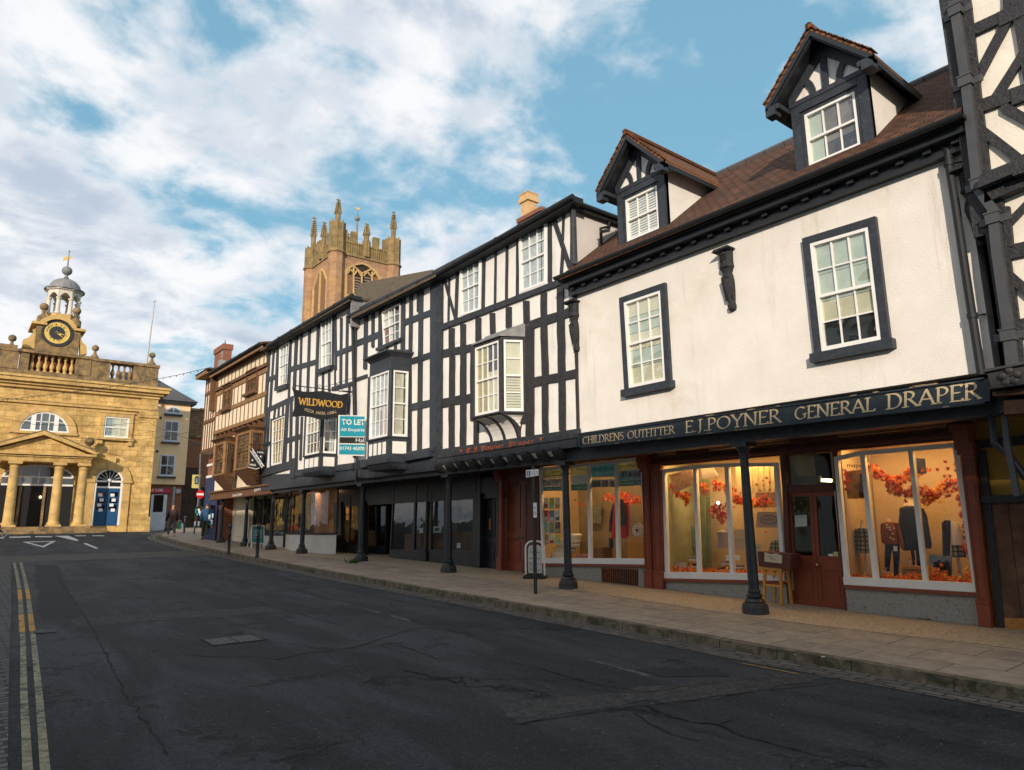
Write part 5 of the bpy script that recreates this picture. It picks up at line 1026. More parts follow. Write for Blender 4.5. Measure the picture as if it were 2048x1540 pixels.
for i in range(11):
    u = u5a + .3 + (W5 - .5) * i / 10
    b = MB()
    for k in range(4): t = k / 4; b.rect(ROW, u - .07, u + .07, vj - .12 - .10 * k, vj - .02 - .10 * k, -.2, .02 - .12 * t * t * 1.5)
    b.build('jetty_bracket', M_oak, B5)
mw = MB(); mw.rect(ROW, u5a, u5b, 3.0, vj - .3, -8, -.18); mw.build('lower_wall', M_plasy, B5)
m_ = lambda x, y, d=0: ROW.c(cM, x, y, d)
M_lead_gl = glassmat('leaded_glass', (.55, .5, .42), .14, .04)
for (xa, xb, xw, yt, yb, l) in ((390, 515, 648, 250, 650, 'left leaded brown oriel near the street corner'), (652, 812, 985, 120, 575, 'right leaded brown oriel beside the black shield sign')):
    dp = .62; f0, f1 = m_(xa, yb, dp), m_(xb, yb, dp); t0 = m_(xb, yt, dp); w1_ = m_(xw, yb, 0)
    P, frs, ring, bo = bay(B5, f0[0], f1[0], min(w1_[0], uB['d'] - .02), dp, f1[1], t0[1], M_brown, 2, M_oak, None, l, sash_v=(f1[1] + .06, t0[1] - .1), mw=M_oak, roofh=.05, post=.10, rows=(5, 5), srows=(5, 5), side_cols=4)
    sk = MB()
    for k in range(5): sk.hexa(ring(f1[1] - .12 * (k + 1), -.10 * (k + 1) + .04), ring(f1[1] - .12 * k, -.10 * k + .04))
    sk.build('oriel_base', M_oak, B5)
fb = MB(); Q = [ROW.c(cM, 400, 850), (u5b + .3, ROW.c(cM, 1000, 740)[1]), (u5b + .3, ROW.c(cM, 1000, 850)[1]), ROW.c(cM, 400, 935)]
vf1, vf0 = ROW.c(cM, 520, 830)[1], ROW.c(cM, 520, 935)[1]; fb.rect(ROW, u5a + .1, u5b + .9, vf0, vf1, -.2, .02); fb.rect(ROW, u5a + .1, u5b + .9, vf1 - .08, vf1, 0, .12); fb.rect(ROW, u5a + .1, u5b + .9, vf0, vf0 + .05, 0, .07); fo = fb.build('shop_fascia', M_oak, B5)
for (xa, xb, ya, yb) in ((620, 735, 905, 860), (878, 990, 840, 785)):
    q = ROW.q(cM, [(xa, ya - 25), (xb, yb - 5), (xb, yb + 30), (xa, ya + 12)], .02); text('Oxford Street', ROW, q, .023, M_txtw, fo, offset=.01)
# cream wall bay below and shop glazing of the tan house, set back
SH2 = F((11.0, 0, 0), (0, -1, 0), (-1, 0, 0))
lw = MB(); a, c2 = SH2.p(434, 1050)[0], SH2.p(497, 1050)[0]; lw.rect(SH2, a, c2, .4, vf0 + .1, -.3, 0); lw.rect(SH2, a - .02, c2, 1.2, 1.24, 0, .03); lw.build('lower_wall', M_plasy, B5)
lw = MB(); lw.raw([SH2.w(a, .3, 0), SH2.w(a - .9, .3, -2.2), SH2.w(a - .9, vf0 + .1, -2.2), SH2.w(a, vf0 + .1, 0)], [(0, 1, 2, 3)]); lw.build('return_wall', M_plasy, B5)
# --- row behind the corner: B6 timber gable with carved brackets, B7 brick with blue shopfront
u6a, u6b = ROW.p(404, 900)[0], u5a; v6 = ROW.c(cL, 220, 1040, .2)[1]
vb6 = ROW.p(412, 905)[1]
B6 = upper('timbered_house', 'narrow timbered house with carved brackets beyond the tan house, seen edge on', u6a, u6b, vb6, v6 + 1.2, plaster=M_plasy)
b = MB()
for i in range(6):
    u = u6a + (u6b - u6a) * i / 5; b.rect(ROW, u - .04, u + .04, vb6, v6 + 1.2, 0, .04)
for v in (vb6, vb6 + 1.5, vb6 + 3): b.rect(ROW, u6a, u6b, v, v + .16, 0, .06)
b.rect(ROW, u6b - .5, u6b - .2, vb6 + 2, v6 + .9, .0, .22); b.build('timber_frame', M_oak, B6)
mb = MB(); mb.rect(ROW, u6a - .1, u6b - .3, v6 + 1.0, v6 + 1.25, -3, .55); mb.build('eaves_board', M_brown, B6); roofslope(ROW, u6a - .2, u6b - .1, v6 + 1.25, .55, .2, -2.5, M_tile, B6)
T = thing('chimney_stack', 'tall red brick chimney with a lead finial at the far end of the terrace', 'chimney', tuple(ROW.w(u6b, v5, -.3)))
s_ = MB(); a, c2 = ROW.c(cL, 365, 600, -.2), ROW.c(cL, 500, 600, -.2); tp = ROW.c(cL, 400, 290, -.2)[1]; s_.rect(ROW, a[0], c2[0], v5 - .6, tp - .2, -.6, -.2); s_.rect(ROW, a[0] - .05, c2[0] + .05, tp - .3, tp - .02, -.65, -.14); s_.build('stack', M_brick, T)
s_ = MB(); f_p = ROW.c(cL, 520, 480, -.3); tp2 = ROW.c(cL, 537, 155, -.3)[1]; x = ROW.w(f_p[0], 0, -.3); s_.lathe((x.x, x.y, f_p[1]), [(.3, -.4), (.28, 0), (.1, .1), (.14, .25), (.08, .4), (.16, .5), (.08, .6), (.1, tp2 - f_p[1] - 1.0), (.17, tp2 - f_p[1] - .8), (.01, tp2 - f_p[1])], 10); s_.build('finial', M_lead, T)
vb7 = ROW.p(412, 958, -.5)[1]
B7 = thing('brick_shop', 'red brick shop with a deep blue shopfront at the street corner', 'shop', (10.6, 38, rz(38) + .1))
YE7 = -u6a + .5; FB = F((10.4, 0, 0), (0, -1, 0), (-1, 0, 0)); s_ = MB(); s_.box(10.4, 20, 36.1, YE7, .6, vb6 + .02); s_.build('wall', M_brick, B7)
s_ = MB(); s_.box(10.30, 10.4, 36.3, YE7 - .1, .8, vb7); s_.build('shopfront', mat('paint_deep_blue', (.008, .03, .10), .4), B7)
s_ = MB(); s_.box(10.33, 10.40, 36.2, YE7, vb7 + .02, vb7 + .14); s_.box(10.33, 10.4, 36.2, YE7, vb7 + .62, vb7 + .74); s_.build('stone_bands', M_white, B7)
for i in range(2):
    s_ = MB(); s_.box(10.27, 10.30, 36.6 + i * 2.0, 38.2 + i * 2.0, 1.6, 2.7); s_.build('shop_window', M_blackg, B7)
    for k in range(7): pm = MB(); y = 36.7 + i * 2.0 + random.random() * 1.1; z = 1.65 + random.random() * .8; pm.box(10.255, 10.27, y, y + .3, z, z + .22); pm.build('window_card', M_txtw if k % 3 else M_skyb, B7)
s_ = MB(); s_.box(13.6, 20, 10.3, 29, .3, V0 - .1); s_.build('shop_rear_wall', M_dark, J)
# --- the dark shopfronts below B2..B4
SF2 = thing('restaurant_shopfront', 'long black painted restaurant shopfront with large dark windows under the slate timbered house', 'shopfront', (11.5, 18, pz(18, 11.5)))
M_sblk = mat('shopfront_black', (.016, .018, .022), .45, .3, 4, .1, 20, spec=.5, stain=(.03, .032, .034))
u_l, u_r = SHOP.p(672, 1100)[0], SHOP.p(997, 1100)[0]
fbk = MB(); fbk.rect(SHOP, u_l, u_r, 2.35, V0, -.1, .02); fbk.build('fascia', M_sblk, SF2)
def darkwin(q, mulls, card=None, back=None, dep=1.6):
    Q = SHOP.q(cS0, q); mb = MB()
    E_ = [(Q[0][0] - .07, Q[0][1] + .06), (Q[1][0] + .07, Q[1][1] + .06), (Q[2][0] + .07, Q[2][1] - .06), (Q[3][0] - .07, Q[3][1] - .06)]
    mb.prism(SHOP, [E_[0], Q[0], Q[3], E_[3]], -.05, .03); mb.prism(SHOP, [Q[1], E_[1], E_[2], Q[2]], -.05, .031); mb.prism(SHOP, [E_[0], E_[1], Q[1], Q[0]], -.05, .032); mb.prism(SHOP, [E_[3], E_[2], Q[2], Q[3]], -.05, .06)
    for s in mulls: mb.prism(SHOP, sub(Q, s - .025, s + .025, 0, 1), -.05, .035)
    wo = mb.build('shop_window', M_sblk, SF2); g = MB(); g.raw([SHOP.w(*p) for p in Q], [(3, 2, 1, 0)]); g.build('pane', M_shopg2, wo)
    riser(SHOP, [(E_[3][0], E_[3][1]), (E_[2][0], E_[2][1])], M_sblk, SF2); return Q
M_shopg2 = glassmat('shop_glass_dim', (.75, .8, .8), .08, .004)
Qa = darkwin([(605, 430), (905, 410), (888, 1022), (572, 1022)], [.68]); Qb = darkwin([(955, 490), (1355, 350), (1355, 1025), (945, 1020)], [.33]); Qc = darkwin([(135, 520), (285, 512), (272, 975), (135, 975)], [.38])
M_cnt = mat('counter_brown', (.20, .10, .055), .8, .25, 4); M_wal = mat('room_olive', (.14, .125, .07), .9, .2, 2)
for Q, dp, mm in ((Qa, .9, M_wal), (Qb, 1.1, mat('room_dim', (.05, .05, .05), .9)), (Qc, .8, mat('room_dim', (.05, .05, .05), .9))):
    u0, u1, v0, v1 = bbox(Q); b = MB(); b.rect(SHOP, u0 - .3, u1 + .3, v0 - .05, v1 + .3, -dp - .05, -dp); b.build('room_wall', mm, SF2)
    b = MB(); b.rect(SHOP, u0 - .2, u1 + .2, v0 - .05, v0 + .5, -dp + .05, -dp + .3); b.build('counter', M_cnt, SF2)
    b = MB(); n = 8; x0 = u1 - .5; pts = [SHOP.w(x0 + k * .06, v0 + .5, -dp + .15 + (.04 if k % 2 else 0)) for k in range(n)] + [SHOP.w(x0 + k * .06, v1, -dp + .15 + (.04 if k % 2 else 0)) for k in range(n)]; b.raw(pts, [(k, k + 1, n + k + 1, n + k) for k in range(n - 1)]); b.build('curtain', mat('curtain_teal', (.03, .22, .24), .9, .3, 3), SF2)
# recessed entrance, side windows, black doors
en = MB(); Q = SHOP.q(cS0, [(350, 470), (545, 460), (530, 975), (345, 975)], -.6)
for s in (.0, .48, .95): en.prism(SHOP, sub(Q, s, s + .05, -.2, 1.05), -.65, -.55)
en.prism(SHOP, sub(Q, 0, 1, -.2, .0), -.65, -.56); en.prism(SHOP, sub(Q, 0, 1, .76, .80), -.65, -.56); en.build('entrance_frame', M_sblk, SF2); g = MB(); g.raw([SHOP.w(*p, -.6) for p in sub(Q, 0, 1, 0, 1)], [(3, 2, 1, 0)]); g.build('pane', M_blackg, SF2)
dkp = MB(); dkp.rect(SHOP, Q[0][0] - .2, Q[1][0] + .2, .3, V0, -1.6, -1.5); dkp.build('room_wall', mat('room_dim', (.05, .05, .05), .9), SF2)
for cx in ((62, 130), (288, 345), (1358, 1425)):
    q = SHOP.q(cS0, [(cx[0], 430), (cx[1], 428), (cx[1] - 5, 1150), (cx[0] - 5, 1150)]); y = SHOP.w(q[0][0], 0).y; q[2] = (q[2][0], pz(y, 11.4) - .03); q[3] = (q[3][0], pz(y, 11.4) - .03); q[0] = (q[0][0], 2.5); q[1] = (q[1][0], 2.5); p_ = MB(); p_.prism(SHOP, q, -.05, .1); p_.build('pilaster', M_sblk, SF2)
def panel_door(cr, quad, T, m, nm, lab, d=-.12, knob=None):
    Q = SHOP.q(cr, quad, d); yb = pz(SHOP.w(Q[2][0], 0).y, 11.45); Q[2] = (Q[2][0], yb + .0); Q[3] = (Q[3][0], yb + .02); mb = MB(); mb.prism(SHOP, Q, d - .05, d)
    for s in ((0, .16, 0, 1), (.84, 1, 0, 1), (.16, .84, .95, 1), (.16, .84, .34, .42), (.16, .84, 0, .09)): mb.prism(SHOP, sub(Q, *s), d, d + .03)
    for s in ((.24, .76, .45, .92), (.24, .76, .12, .31)): mb.prism(SHOP, sub(Q, *s), d, d + .015)
    o = mb.build(nm, m, T); o['label'] = lab; return o, Q
D1, Q = panel_door(cS0, [(1422, 520), (1582, 510), (1570, 1220), (1418, 1212)], SF2, M_sblk, 'door', 'shabby black panelled door with a letter plate')
mb = MB(); mb.prism(SHOP, sub(Q, .45, .58, .52, .68), -.09, -.08); mb.build('letter_plate', mat('copper', (.35, .13, .06), .5, metal=.3), D1); mb = MB()
mb.prism(SHOP, SHOP.q(cS0, [(1440, 370), (1572, 360), (1575, 490), (1440, 490)]), -.12, -.05); mb.build('transom_light', M_blackg, SF2)
mb = MB(); a = SHOP.q(cS0, [(1408, 350), (1600, 340), (1595, 1225), (1405, 1220)]); mb.prism(SHOP, [a[0], (a[0][0] + .05, a[0][1]), (a[3][0] + .05, a[3][1]), a[3]], -.14, .02); mb.prism(SHOP, [a[0], a[1], (a[1][0], a[1][1] + .5), (a[0][0], a[0][1] + .5)], -.14, .02); mb.prism(SHOP, sub(a, .02, .98, .78, .83), -.14, .0); mb.build('door_frame', M_sblk, SF2)
D2, Q = panel_door(cS0, [(1640, 350), (1818, 340), (1815, 1240), (1632, 1235)], B1, M_red, 'door', 'single oxblood door left of the dry cleaning window')
mb = MB(); mb.prism(SHOP, sub(Q, .38, .62, .88, .94), -.09, -.08); mb.build('number_plate', M_redd, D2); mb = MB(); mb.prism(SHOP, sub(Q, .7, .98, .34, .37), -.09, -.07); mb.build('letter_plate', M_redd, D2)
pil((660, 880, 4.655), (1590, 330, 1632, 325), (1585, 1250, 1628, 1250), B1, d=.1); pil((660, 880, 4.655), (1820, 330, 1955, 320), (1822, 1250, 1962, 1250), B1, m=M_redd, d=.06, cap=False)
T = thing('picture_easel', 'pale framed picture on an easel behind the dark restaurant glass', 'picture', tuple(SHOP.w(*SHOP.c(cS0, 1000, 860, -.4), -.4))); q = SHOP.q(cS0, [(965, 805), (1042, 800), (1030, 862), (955, 866)], -.4); b = MB(); b.prism(SHOP, q, -.42, -.4); b.build('picture', M_txtw, T); b = MB(); b.prism(SHOP, sub(q, .25, .75, .25, .75), -.4, -.396); b.build('print', mat('print_sepia', (.2, .15, .1), .7, .5, 12), T)
b = MB()
for x in (975, 1028): b.tube([SHOP.w(*SHOP.c(cS0, 1005, 620, -.45), -.45), SHOP.w(*SHOP.c(cS0, x - 5, 940, -.45), -.45)], .012, 5)
b.build('easel', M_oak, T)
for x, y, l in ((1180, 960, 'white menu sheet in the restaurant window by the column'), (830, 820, 'white opening hours card in the left restaurant window')):
    q = SHOP.q(cS0, [(x, y), (x + 34, y - 2), (x + 34, y + 46), (x, y + 48)], -.02); T = thing('menu_card', l, 'card', tuple(SHOP.w(*q[3], -.02))); b = MB(); b.prism(SHOP, q, -.03, -.02); b.build('card', M_txtw, T); text('MENU' if x > 1000 else 'OPEN', SHOP, sub(q, .2, .8, .7, .85), -.018, M_txtk, T)
# bow fronted shop below B4 with white plinth
SF3 = thing('bow_shopfront', 'shopfront on a curved white plinth with shelves inside, beside the green board', 'shopfront', (11.0, 26, pz(26, 11)))
def bow(xa, xb, yb_px, z1, T, Xc, bulge, m, name, zlow=None, glass=False, z0=None):
    fr = F((Xc, 0, 0), (0, -1, 0), (-1, 0, 0)); u0, u1 = fr.p(xa, yb_px)[0], fr.p(xb, yb_px)[0]; n = 12; mb = MB(); pts = []
    for i in range(n + 1): s = i / n; pts.append((u0 + (u1 - u0) * s, bulge * (1 - (2 * s - 1) ** 4)))
    for (ua_, da), (ub_, db) in zip(pts, pts[1:]):
        z = z0 if z0 is not None else None; za = z if z is not None else pz(-ua_, 10.5) - .03; zb = z if z is not None else pz(-ub_, 10.5) - .03
        mb.raw([fr.w(ua_, za, da), fr.w(ub_, zb, db), fr.w(ub_, z1, db), fr.w(ua_, z1, da)], [(0, 1, 2, 3)])
    if not glass:
        mb.raw([fr.w(u, z1, d) for u, d in pts] + [fr.w(u1, z1, -.3), fr.w(u0, z1, -.3)], [tuple(range(n + 3))])
    return mb.build(name, m, T), (fr, u0, u1, pts)
M_plin = mat('plinth_white', (.62, .58, .53), .85, .1, 2, .1, 20)
zp = SHOP.p(620, 1068)[1] + .0; fr_s = F((10.9, 0, 0), (0, -1, 0), (-1, 0, 0)); zp = fr_s.p(620, 1068)[1]; zt_ = fr_s.p(620, 982)[1]
o_, (fr_, u0, u1, pts) = bow(572, 672, 1090, zp, SF3, 10.9, .35, M_plin, 'plinth'); bow(572, 672, 1090, zt_, SF3, 10.88, .33, M_shopg2, 'bow_glass', glass=True, z0=zp)
mb = MB()
for i, (u, d) in enumerate(pts):
    if i in (0, 3, 12) : mb.tube([fr_.w(u, zp, d), fr_.w(u, zt_ + .1, d)], .035, 6)
for (ua_, da), (ub_, db) in zip(pts, pts[1:]): mb.tube([fr_.w(ua_, zp + .02, da), fr_.w(ub_, zp + .02, db)], .04, 6); mb.tube([fr_.w(ua_, zt_ + .05, da), fr_.w(ub_, zt_ + .05, db)], .06, 6)
mb.build('window_frame', M_sblk, SF3)
b = MB(); b.rect(fr_, u0 - .1, u1 + .1, zp - .3, zt_ + .6, -1.3, -1.2); b.build('room_wall', mat('room_brown', (.42, .22, .10), .9, .3, 2), SF3)
for k in range(6): b = MB(); b.rect(fr_, u1 - 1.3, u1 - .1, zp + .15 + k * .27, zp + .19 + k * .27, -1.2, -.8); b.build('shelf', mat('shelf_wood', (.50, .24, .08), .8, .2, 5), SF3)
b = MB(); b.rect(fr_, u1 - 2.0, u1 - .1, zp - .2, zp + .5, -.75, -.6); b.build('counter', mat('shelf_wood', (.42, .20, .07), .8), SF3)
b = MB(); b.rect(fr_, u0 + 1.0, u0 + 1.7, zp + .1, zt_ - .1, -.28, -.26); po = b.build('poster', mat('poster_blue', (.03, .09, .14), .6, .5, 3), SF3)
o_, (fr2, u0b, u1b, pts2) = bow(524, 570, 1080, fr_s.p(545, 1072)[1], SF3, 11.1, .12, M_plin, 'plinth')
z2 = fr_s.p(545, 1072)[1]; b = MB(); b.rect(fr2, u0b - 1.2, u1b, z2, zt_, -.02, .0); b.build('glass', M_shopg2, SF3)
b = MB(); 
for u in (u0b - 1.2, u0b + .1, u1b - .05): b.rect(fr2, u - .05, u + .05, .3, zt_ + .3, -.03, .05)
b.rect(fr2, u0b - 1.2, u1b, zt_, zt_ + .9, -.05, .03); b.build('window_frame', mat('frame_green', (.012, .035, .028), .5), SF3)
b = MB(); b.rect(fr2, u0b - 1.5, u1b + .2, .3, zt_ + .4, -1.3, -1.2); b.build('room_wall', mat('room_shade', (.12, .09, .06), .9, .4, 2), SF3)
for (du, dz, c) in ((.2, .5, (.55, .03, .02)), (.55, .45, (.6, .05, .03)), (1.0, .9, (.2, .3, .1)), (.4, 1.2, (.5, .4, .1)), (.9, .4, (.45, .2, .05))):
    b = MB(); b.ball(fr2.w(u1b - .2 - du, z2 + dz - .2, -.5), .16, 8); b.build('display_item', mat('item%d%d' % (du * 10, dz * 10), c, .6), SF3)
def lamp2(x, y, z, e, col=(1, .6, .28), s=.6):
    l = bpy.data.lights.new('shop_lamp', 'AREA'); l.size = s; l.energy = e; l.color = col; o = bpy.data.objects.new('shop_lamp', l); C.objects.link(o); o.location = (x, y, z)
lamp2(11.6, 25.5, 3.0, 12); lamp2(11.9, 28.5, 3.0, 8); lamp2(12.0, 17.5, 3.0, 3, (.8, .9, 1))
# --- the tall timbered house at the right edge
TF = F((9.72, 0, 0), (0, -1, 0), (-1, 0, 0))
TU = thing('timbered_house', 'tall richly timbered house at the right edge, with diagonal braces and a rose carved rail', 'house', (9.8, 1.5, pz(2, 9.8)))
uL = TF.p(1985, 700)[0]; vS = TF.p(1978, 470)[1]; w = MB(); w.rect(TF, uL, uL + 6, vS, 13, -6, 0); w.build('plaster_wall', M_plasc, TU); uW = TF.p(1998, 620)[0]
w = MB(); w.rect(TF, uW, uL + 6, TF.p(2040, 745)[1] - .1, vS, -6, -.002); w.build('lower_plaster_wall', M_plasc, TU); w = MB(); w.rect(TF, uL - .01, uL + .16, vS, 13, -.5, .05); w.rect(TF, uW - .01, uW + .12, TF.p(2040, 745)[1], vS, -.5, .05); w.build('corner_post', M_timr, TU)
b = MB()
beams(TF, T1, [(355, 215 + 42, 800, 45, 88), (430, 820 + 10, 800, 700, 100), (660, 150, 400, 640, 78), (830, 330, 560, 760, 78), (440, 1000, 830, 1300, 96), (600, 820, 850, 960, 96), (672, -60, 672, 90, 110)], b, .05, .006)
beams(TF, T2, [(600, 510, 560, 100, 70), (650, 390, 850, 180, 74), (660, 600, 800, 570, 110), (690, 800, 850, 940, 100), (720, 1180, 850, 1150, 120)], b, .05, .006)
uX = TF.p(2048, 300)[0] + .12                        # the same pattern carried on along the front
for k in range(5):
    u = uX + 1.15 * k
    if u < uL + 5.9: b.rect(TF, u, min(u + .17, uL + 6), TF.p(2048, 740)[1], 13, 0, .055 + .001 * k)
    for v, s in ((TF.p(2048, 190)[1], 1), (TF.p(2048, 190)[1] - 1.15, -1), (TF.p(2048, 190)[1] + 1.25, -1)):
        if u + 1.15 < uL + 6: b.prism(TF, [(u + .17, v + (.1 if s > 0 else 1.0)), (u + .17, v + (.28 if s > 0 else 1.18)), (u + 1.15, v + (1.18 if s > 0 else .28)), (u + 1.15, v + (1.0 if s > 0 else .1))], 0, .045 + .001 * k)
for v in (TF.p(2048, 190)[1], TF.p(2048, 20)[1], TF.p(2048, 640)[1], TF.p(2048, 495)[1]): b.rect(TF, uX - .15, uL + 6, v - .1, v + .1, 0, .065)
beams(TF, T1, [(300, -60, 470, 1400, 120)], b, .06, .004); beams(TF, T2, [(560, 120, 740, 1480, 100), (640, 250, 670, 560, 60)], b, .06, .004)
b.build('timber_frame', M_timr, TU)
b = MB(); Q = TF.q(T1, [(500, 1395), (900, 1240), (900, 1330), (480, 1500)]); b.prism(TF, Q, 0, .30); Q = TF.q(T1, [(500, 1500), (900, 1350), (900, 1420), (500, 1590)]); b.prism(TF, Q, 0, .16); vq = ROW.p(2048, 345)[1]; b.rect(TF, uX - .2, uL + 6, TF.p(2048, 345)[1] - .12, TF.p(2048, 345)[1] + .10, 0, .298); b.build('moulded_rail', M_timr, TU)
b = MB(); Q = TF.q(T3, [(640, 205), (1100, 110), (1100, 345), (690, 400)], .22); b.prism(TF, Q, 0, .22); b.prism(TF, sub(Q, -.06, 1, .88, 1.0), .0, .27); b.prism(TF, sub(Q, -.03, 1, .0, .08), 0, .25); b.rect(TF, Q[1][0] - .02, uL + 6, Q[2][1], Q[1][1], 0, .218); b.build('carved_rail', mat('timber_carved', (.05, .046, .045), .6, .25, 8, .4, 25), TU)
rs = MB(); cc_ = TF.c(T3, 888, 280, .22)
for ring_, n, rad, rr in ((0, 5, .075, .05), (1, 5, .03, .03)):
    for i in range(n): a = R(90 + 72 * i + 36 * ring_); p = TF.w(cc_[0] + rad * math.cos(a), cc_[1] + rad * math.sin(a), .225); rs.ball(p, rr, 10, 1)
rs.build('rose_carving', mat('timber_carved', (.05, .046, .045)), TU)
b = MB(); Q = TF.q(T3, [(700, 430), (1100, 385), (1100, 445), (700, 470)], .1); b.prism(TF, Q, -.3, .10); Q = TF.q(T3, [(820, 520), (1100, 500), (1100, 640), (822, 660)]); b.prism(TF, Q, -.4, .0); b.build('sill_beam', M_oldw, TU)
b = MB(); b.rect(TF, uL - .06, uL + 5, 1.24 + EYE, TF.p(2040, 800)[1], -.5, -.12); b.build('jetty_beam', M_timr, TU)
wb = MB(); Q = SHOP.q(T3, [(590, 1010), (1100, 950), (1100, 1500), (660, 1475)]); 
u0_, u1_ = SHOP.p(1992, 1200)[0], SHOP.p(1992, 1200)[0] + 4
wb.rect(SHOP, SHOP.p(1945, 900)[0], u1_, 2.6, V0, -.2, -.02); wb.rect(SHOP, SHOP.p(1990, 1260)[0], u1_, .1, 2.6, -.2, -.03); wb.build('lower_wall', M_och, TU)
b = MB()
for cr, l in ((T4, [(155, 0, 205, 400, 26), (180, 340, 480, 335, 0.1), (140, 0, 305, 1440, 60)]),): beams(SHOP, cr, l, b, .05, .004)
Q = SHOP.q(T4, [(140, 350), (600, 345), (600, 400), (140, 410)]); b.prism(SHOP, Q, 0, .08); b.prism(SHOP, SHOP.q(T3, [(540, 930), (1200, 860), (1200, 960), (545, 1010)]), -.02, .07); b.build('lower_timbers', M_timr, TU)
dq = SHOP.q(T4, [(180, 410), (700, 400), (800, 1290), (290, 1290)]); b = MB()
for i in range(3): b.prism(SHOP, sub(dq, i / 3, (i + .97) / 3, 0, 1), -.03, .03 + .004 * i)
b.build('plank_door', M_oldw, TU); b = MB(); b.rect(SHOP, dq[1][0] + .1, u1_, .1, 2.2, -.03, .035); b.rect(SHOP, dq[1][0] + .9, dq[1][0] + 1.1, .1, V0, -.03, .09); b.build('boarded_front', M_oldw, TU); b = MB(); b.prism(SHOP, SHOP.q(T4, [(298, 1290), (700, 1300), (720, 1440), (320, 1415)]), -.03, .04); b.build('door_repair', M_oldl, TU)
# square rain pipe on the corner post
T = thing('drainpipe', 'wide square grey drainpipe down the corner post of the tall timbered house', 'drainpipe', tuple(TF.w(uL, 4, .1)))
pb = MB(); path = [TF.c(T1, *p, .15) for p in [(225, 0), (315, 590), (405, 1400)]] + [TF.c(T2, *p, .15) for p in [(415, 110), (525, 260), (560, 600), (640, 1150), (675, 1480)]]
hw = .055
for a, c2 in zip(path, path[1:]): pb.prism(TF, [(a[0] - hw, a[1]), (a[0] + hw, a[1]), (c2[0] + hw, c2[1]), (c2[0] - hw, c2[1])], .06, .16)
pb.build('pipe', M_pipe, T)
for cr, x, y in ((T1, 238, 75), (T1, 315, 620), (T1, 415, 1410), (T2, 528, 330), (T2, 645, 1230)):
    a = TF.c(cr, x, y, .15); pb = MB(); pb.rect(TF, a[0] - .075, a[0] + .075, a[1] - .07, a[1] + .07, .05, .18); pb.rect(TF, a[0] - .17, a[0] + .17, a[1] - .045, a[1] + .045, .04, .07); pb.rect(TF, a[0] - .085, a[0] + .085, a[1] + .055, a[1] + .075, .05, .19); pb.build('bracket', M_pipe, T)
p0 = TF.c(T1, 320, 1300, .1); p1 = TF.c(T2, 400, 540, .1); Tt = (p0[1] - p1[1]) / 1.22
carved(-ROW.w(0, 0).y + ROW.c(T1, 330, 1300, .1)[0], ROW.c(T1, 330, 1300, .1)[1], Tt * 1.02, 'large black carved figure beside the wide grey drainpipe', sx=1)
# lower pipes
T = thing('drainpipe', 'dark lower drainpipe bending under the carved rail at the right edge', 'drainpipe', tuple(ROW.w(uL, 2, -.4)))
pb = MB(); pts = [ROW.c(T3, *p, -.25) for p in [(665, 590), (700, 830), (715, 950)]] + [ROW.c(T3, 880, 1080, -.3), ROW.c(T3, 1060, 1330, -.3)]
pb.tube([ROW.w(a, c2, -.28) for a, c2 in pts], .045, 10); a, c2 = pts[1]; pb.tube([ROW.w(a, c2 - .03, -.28), ROW.w(a, c2 + .03, -.28)], .055, 10); pb.build('pipe', M_iron, T)
T = thing('drainpipe', 'pale square lower drainpipe at the right edge by the ochre wall', 'drainpipe', tuple(ROW.w(uL + .3, 2, -.4)))
pb = MB(); pts = [ROW.c(T3, *p, -.2) for p in [(810, 520), (855, 960), (960, 1500)]]; pb.tube([ROW.w(a, c2, -.2) for a, c2 in pts], .045, 4); pb.build('pipe', M_pipe, T)
# ------------------------------------------------------------------ iron columns of the arcade
COLS = [(1512, 1236, 'nearest black iron column, in front of the oxblood double doors'), (1137, 1183, 'black iron column in front of the dry cleaning window'), (897, 1152, 'black iron column before the black shop door'),
        (722, 1130, 'iron column with flaking worn base and weeds'), (603, 1112, 'iron column in front of the white bow plinth'), (541, 1104, 'iron column just right of the teal board'), (489, 1097, 'iron column between the bollard and the teal board'), (441, 1086, 'farthest iron column, before the cream corner wall')]
def column(x, y, lab, worn):
    z = pz(y, x); H = 1.24 + EYE - z
    T = thing('iron_column', lab, 'column', (x, y, z), G_COL); T.rotation_euler = (0, 0, 0)
    b = MB(); b.lathe((x, y, z), [(.21, -.03), (.205, .10), (.19, .15), (.165, .17)], 8); b.build('plinth', M_ironw if True else M_iron, T)
    b = MB(); b.lathe((x, y, z), [(.15, .165), (.155, .19), (.13, .22), (.105, .24), (.125, .26), (.125, .29), (.095, .31), (.10, .345), (.085, .36)], 16); b.build('base_moulding', M_iron if not worn else M_ironw, T, True)
    b = MB(); b.lathe((x, y, z), [(.083, .36), (.08, .9), (.066, H - .26)], 18); b.build('shaft', M_iron, T, True)
    b = MB(); b.lathe((x, y, z), [(.066, H - .27), (.085, H - .26), (.085, H - .235), (.068, H - .225), (.072, H - .17), (.10, H - .10), (.125, H - .06)], 16); b.box(x - .15, x + .15, y - .15, y + .15, z + H - .07, z + H); b.build('capital', M_iron, T)
for px_, py_, l in COLS:
    r = ray(px_, py_); t = 10.15 / r.x; column(10.15, r.y * t, l, px_ == 722)
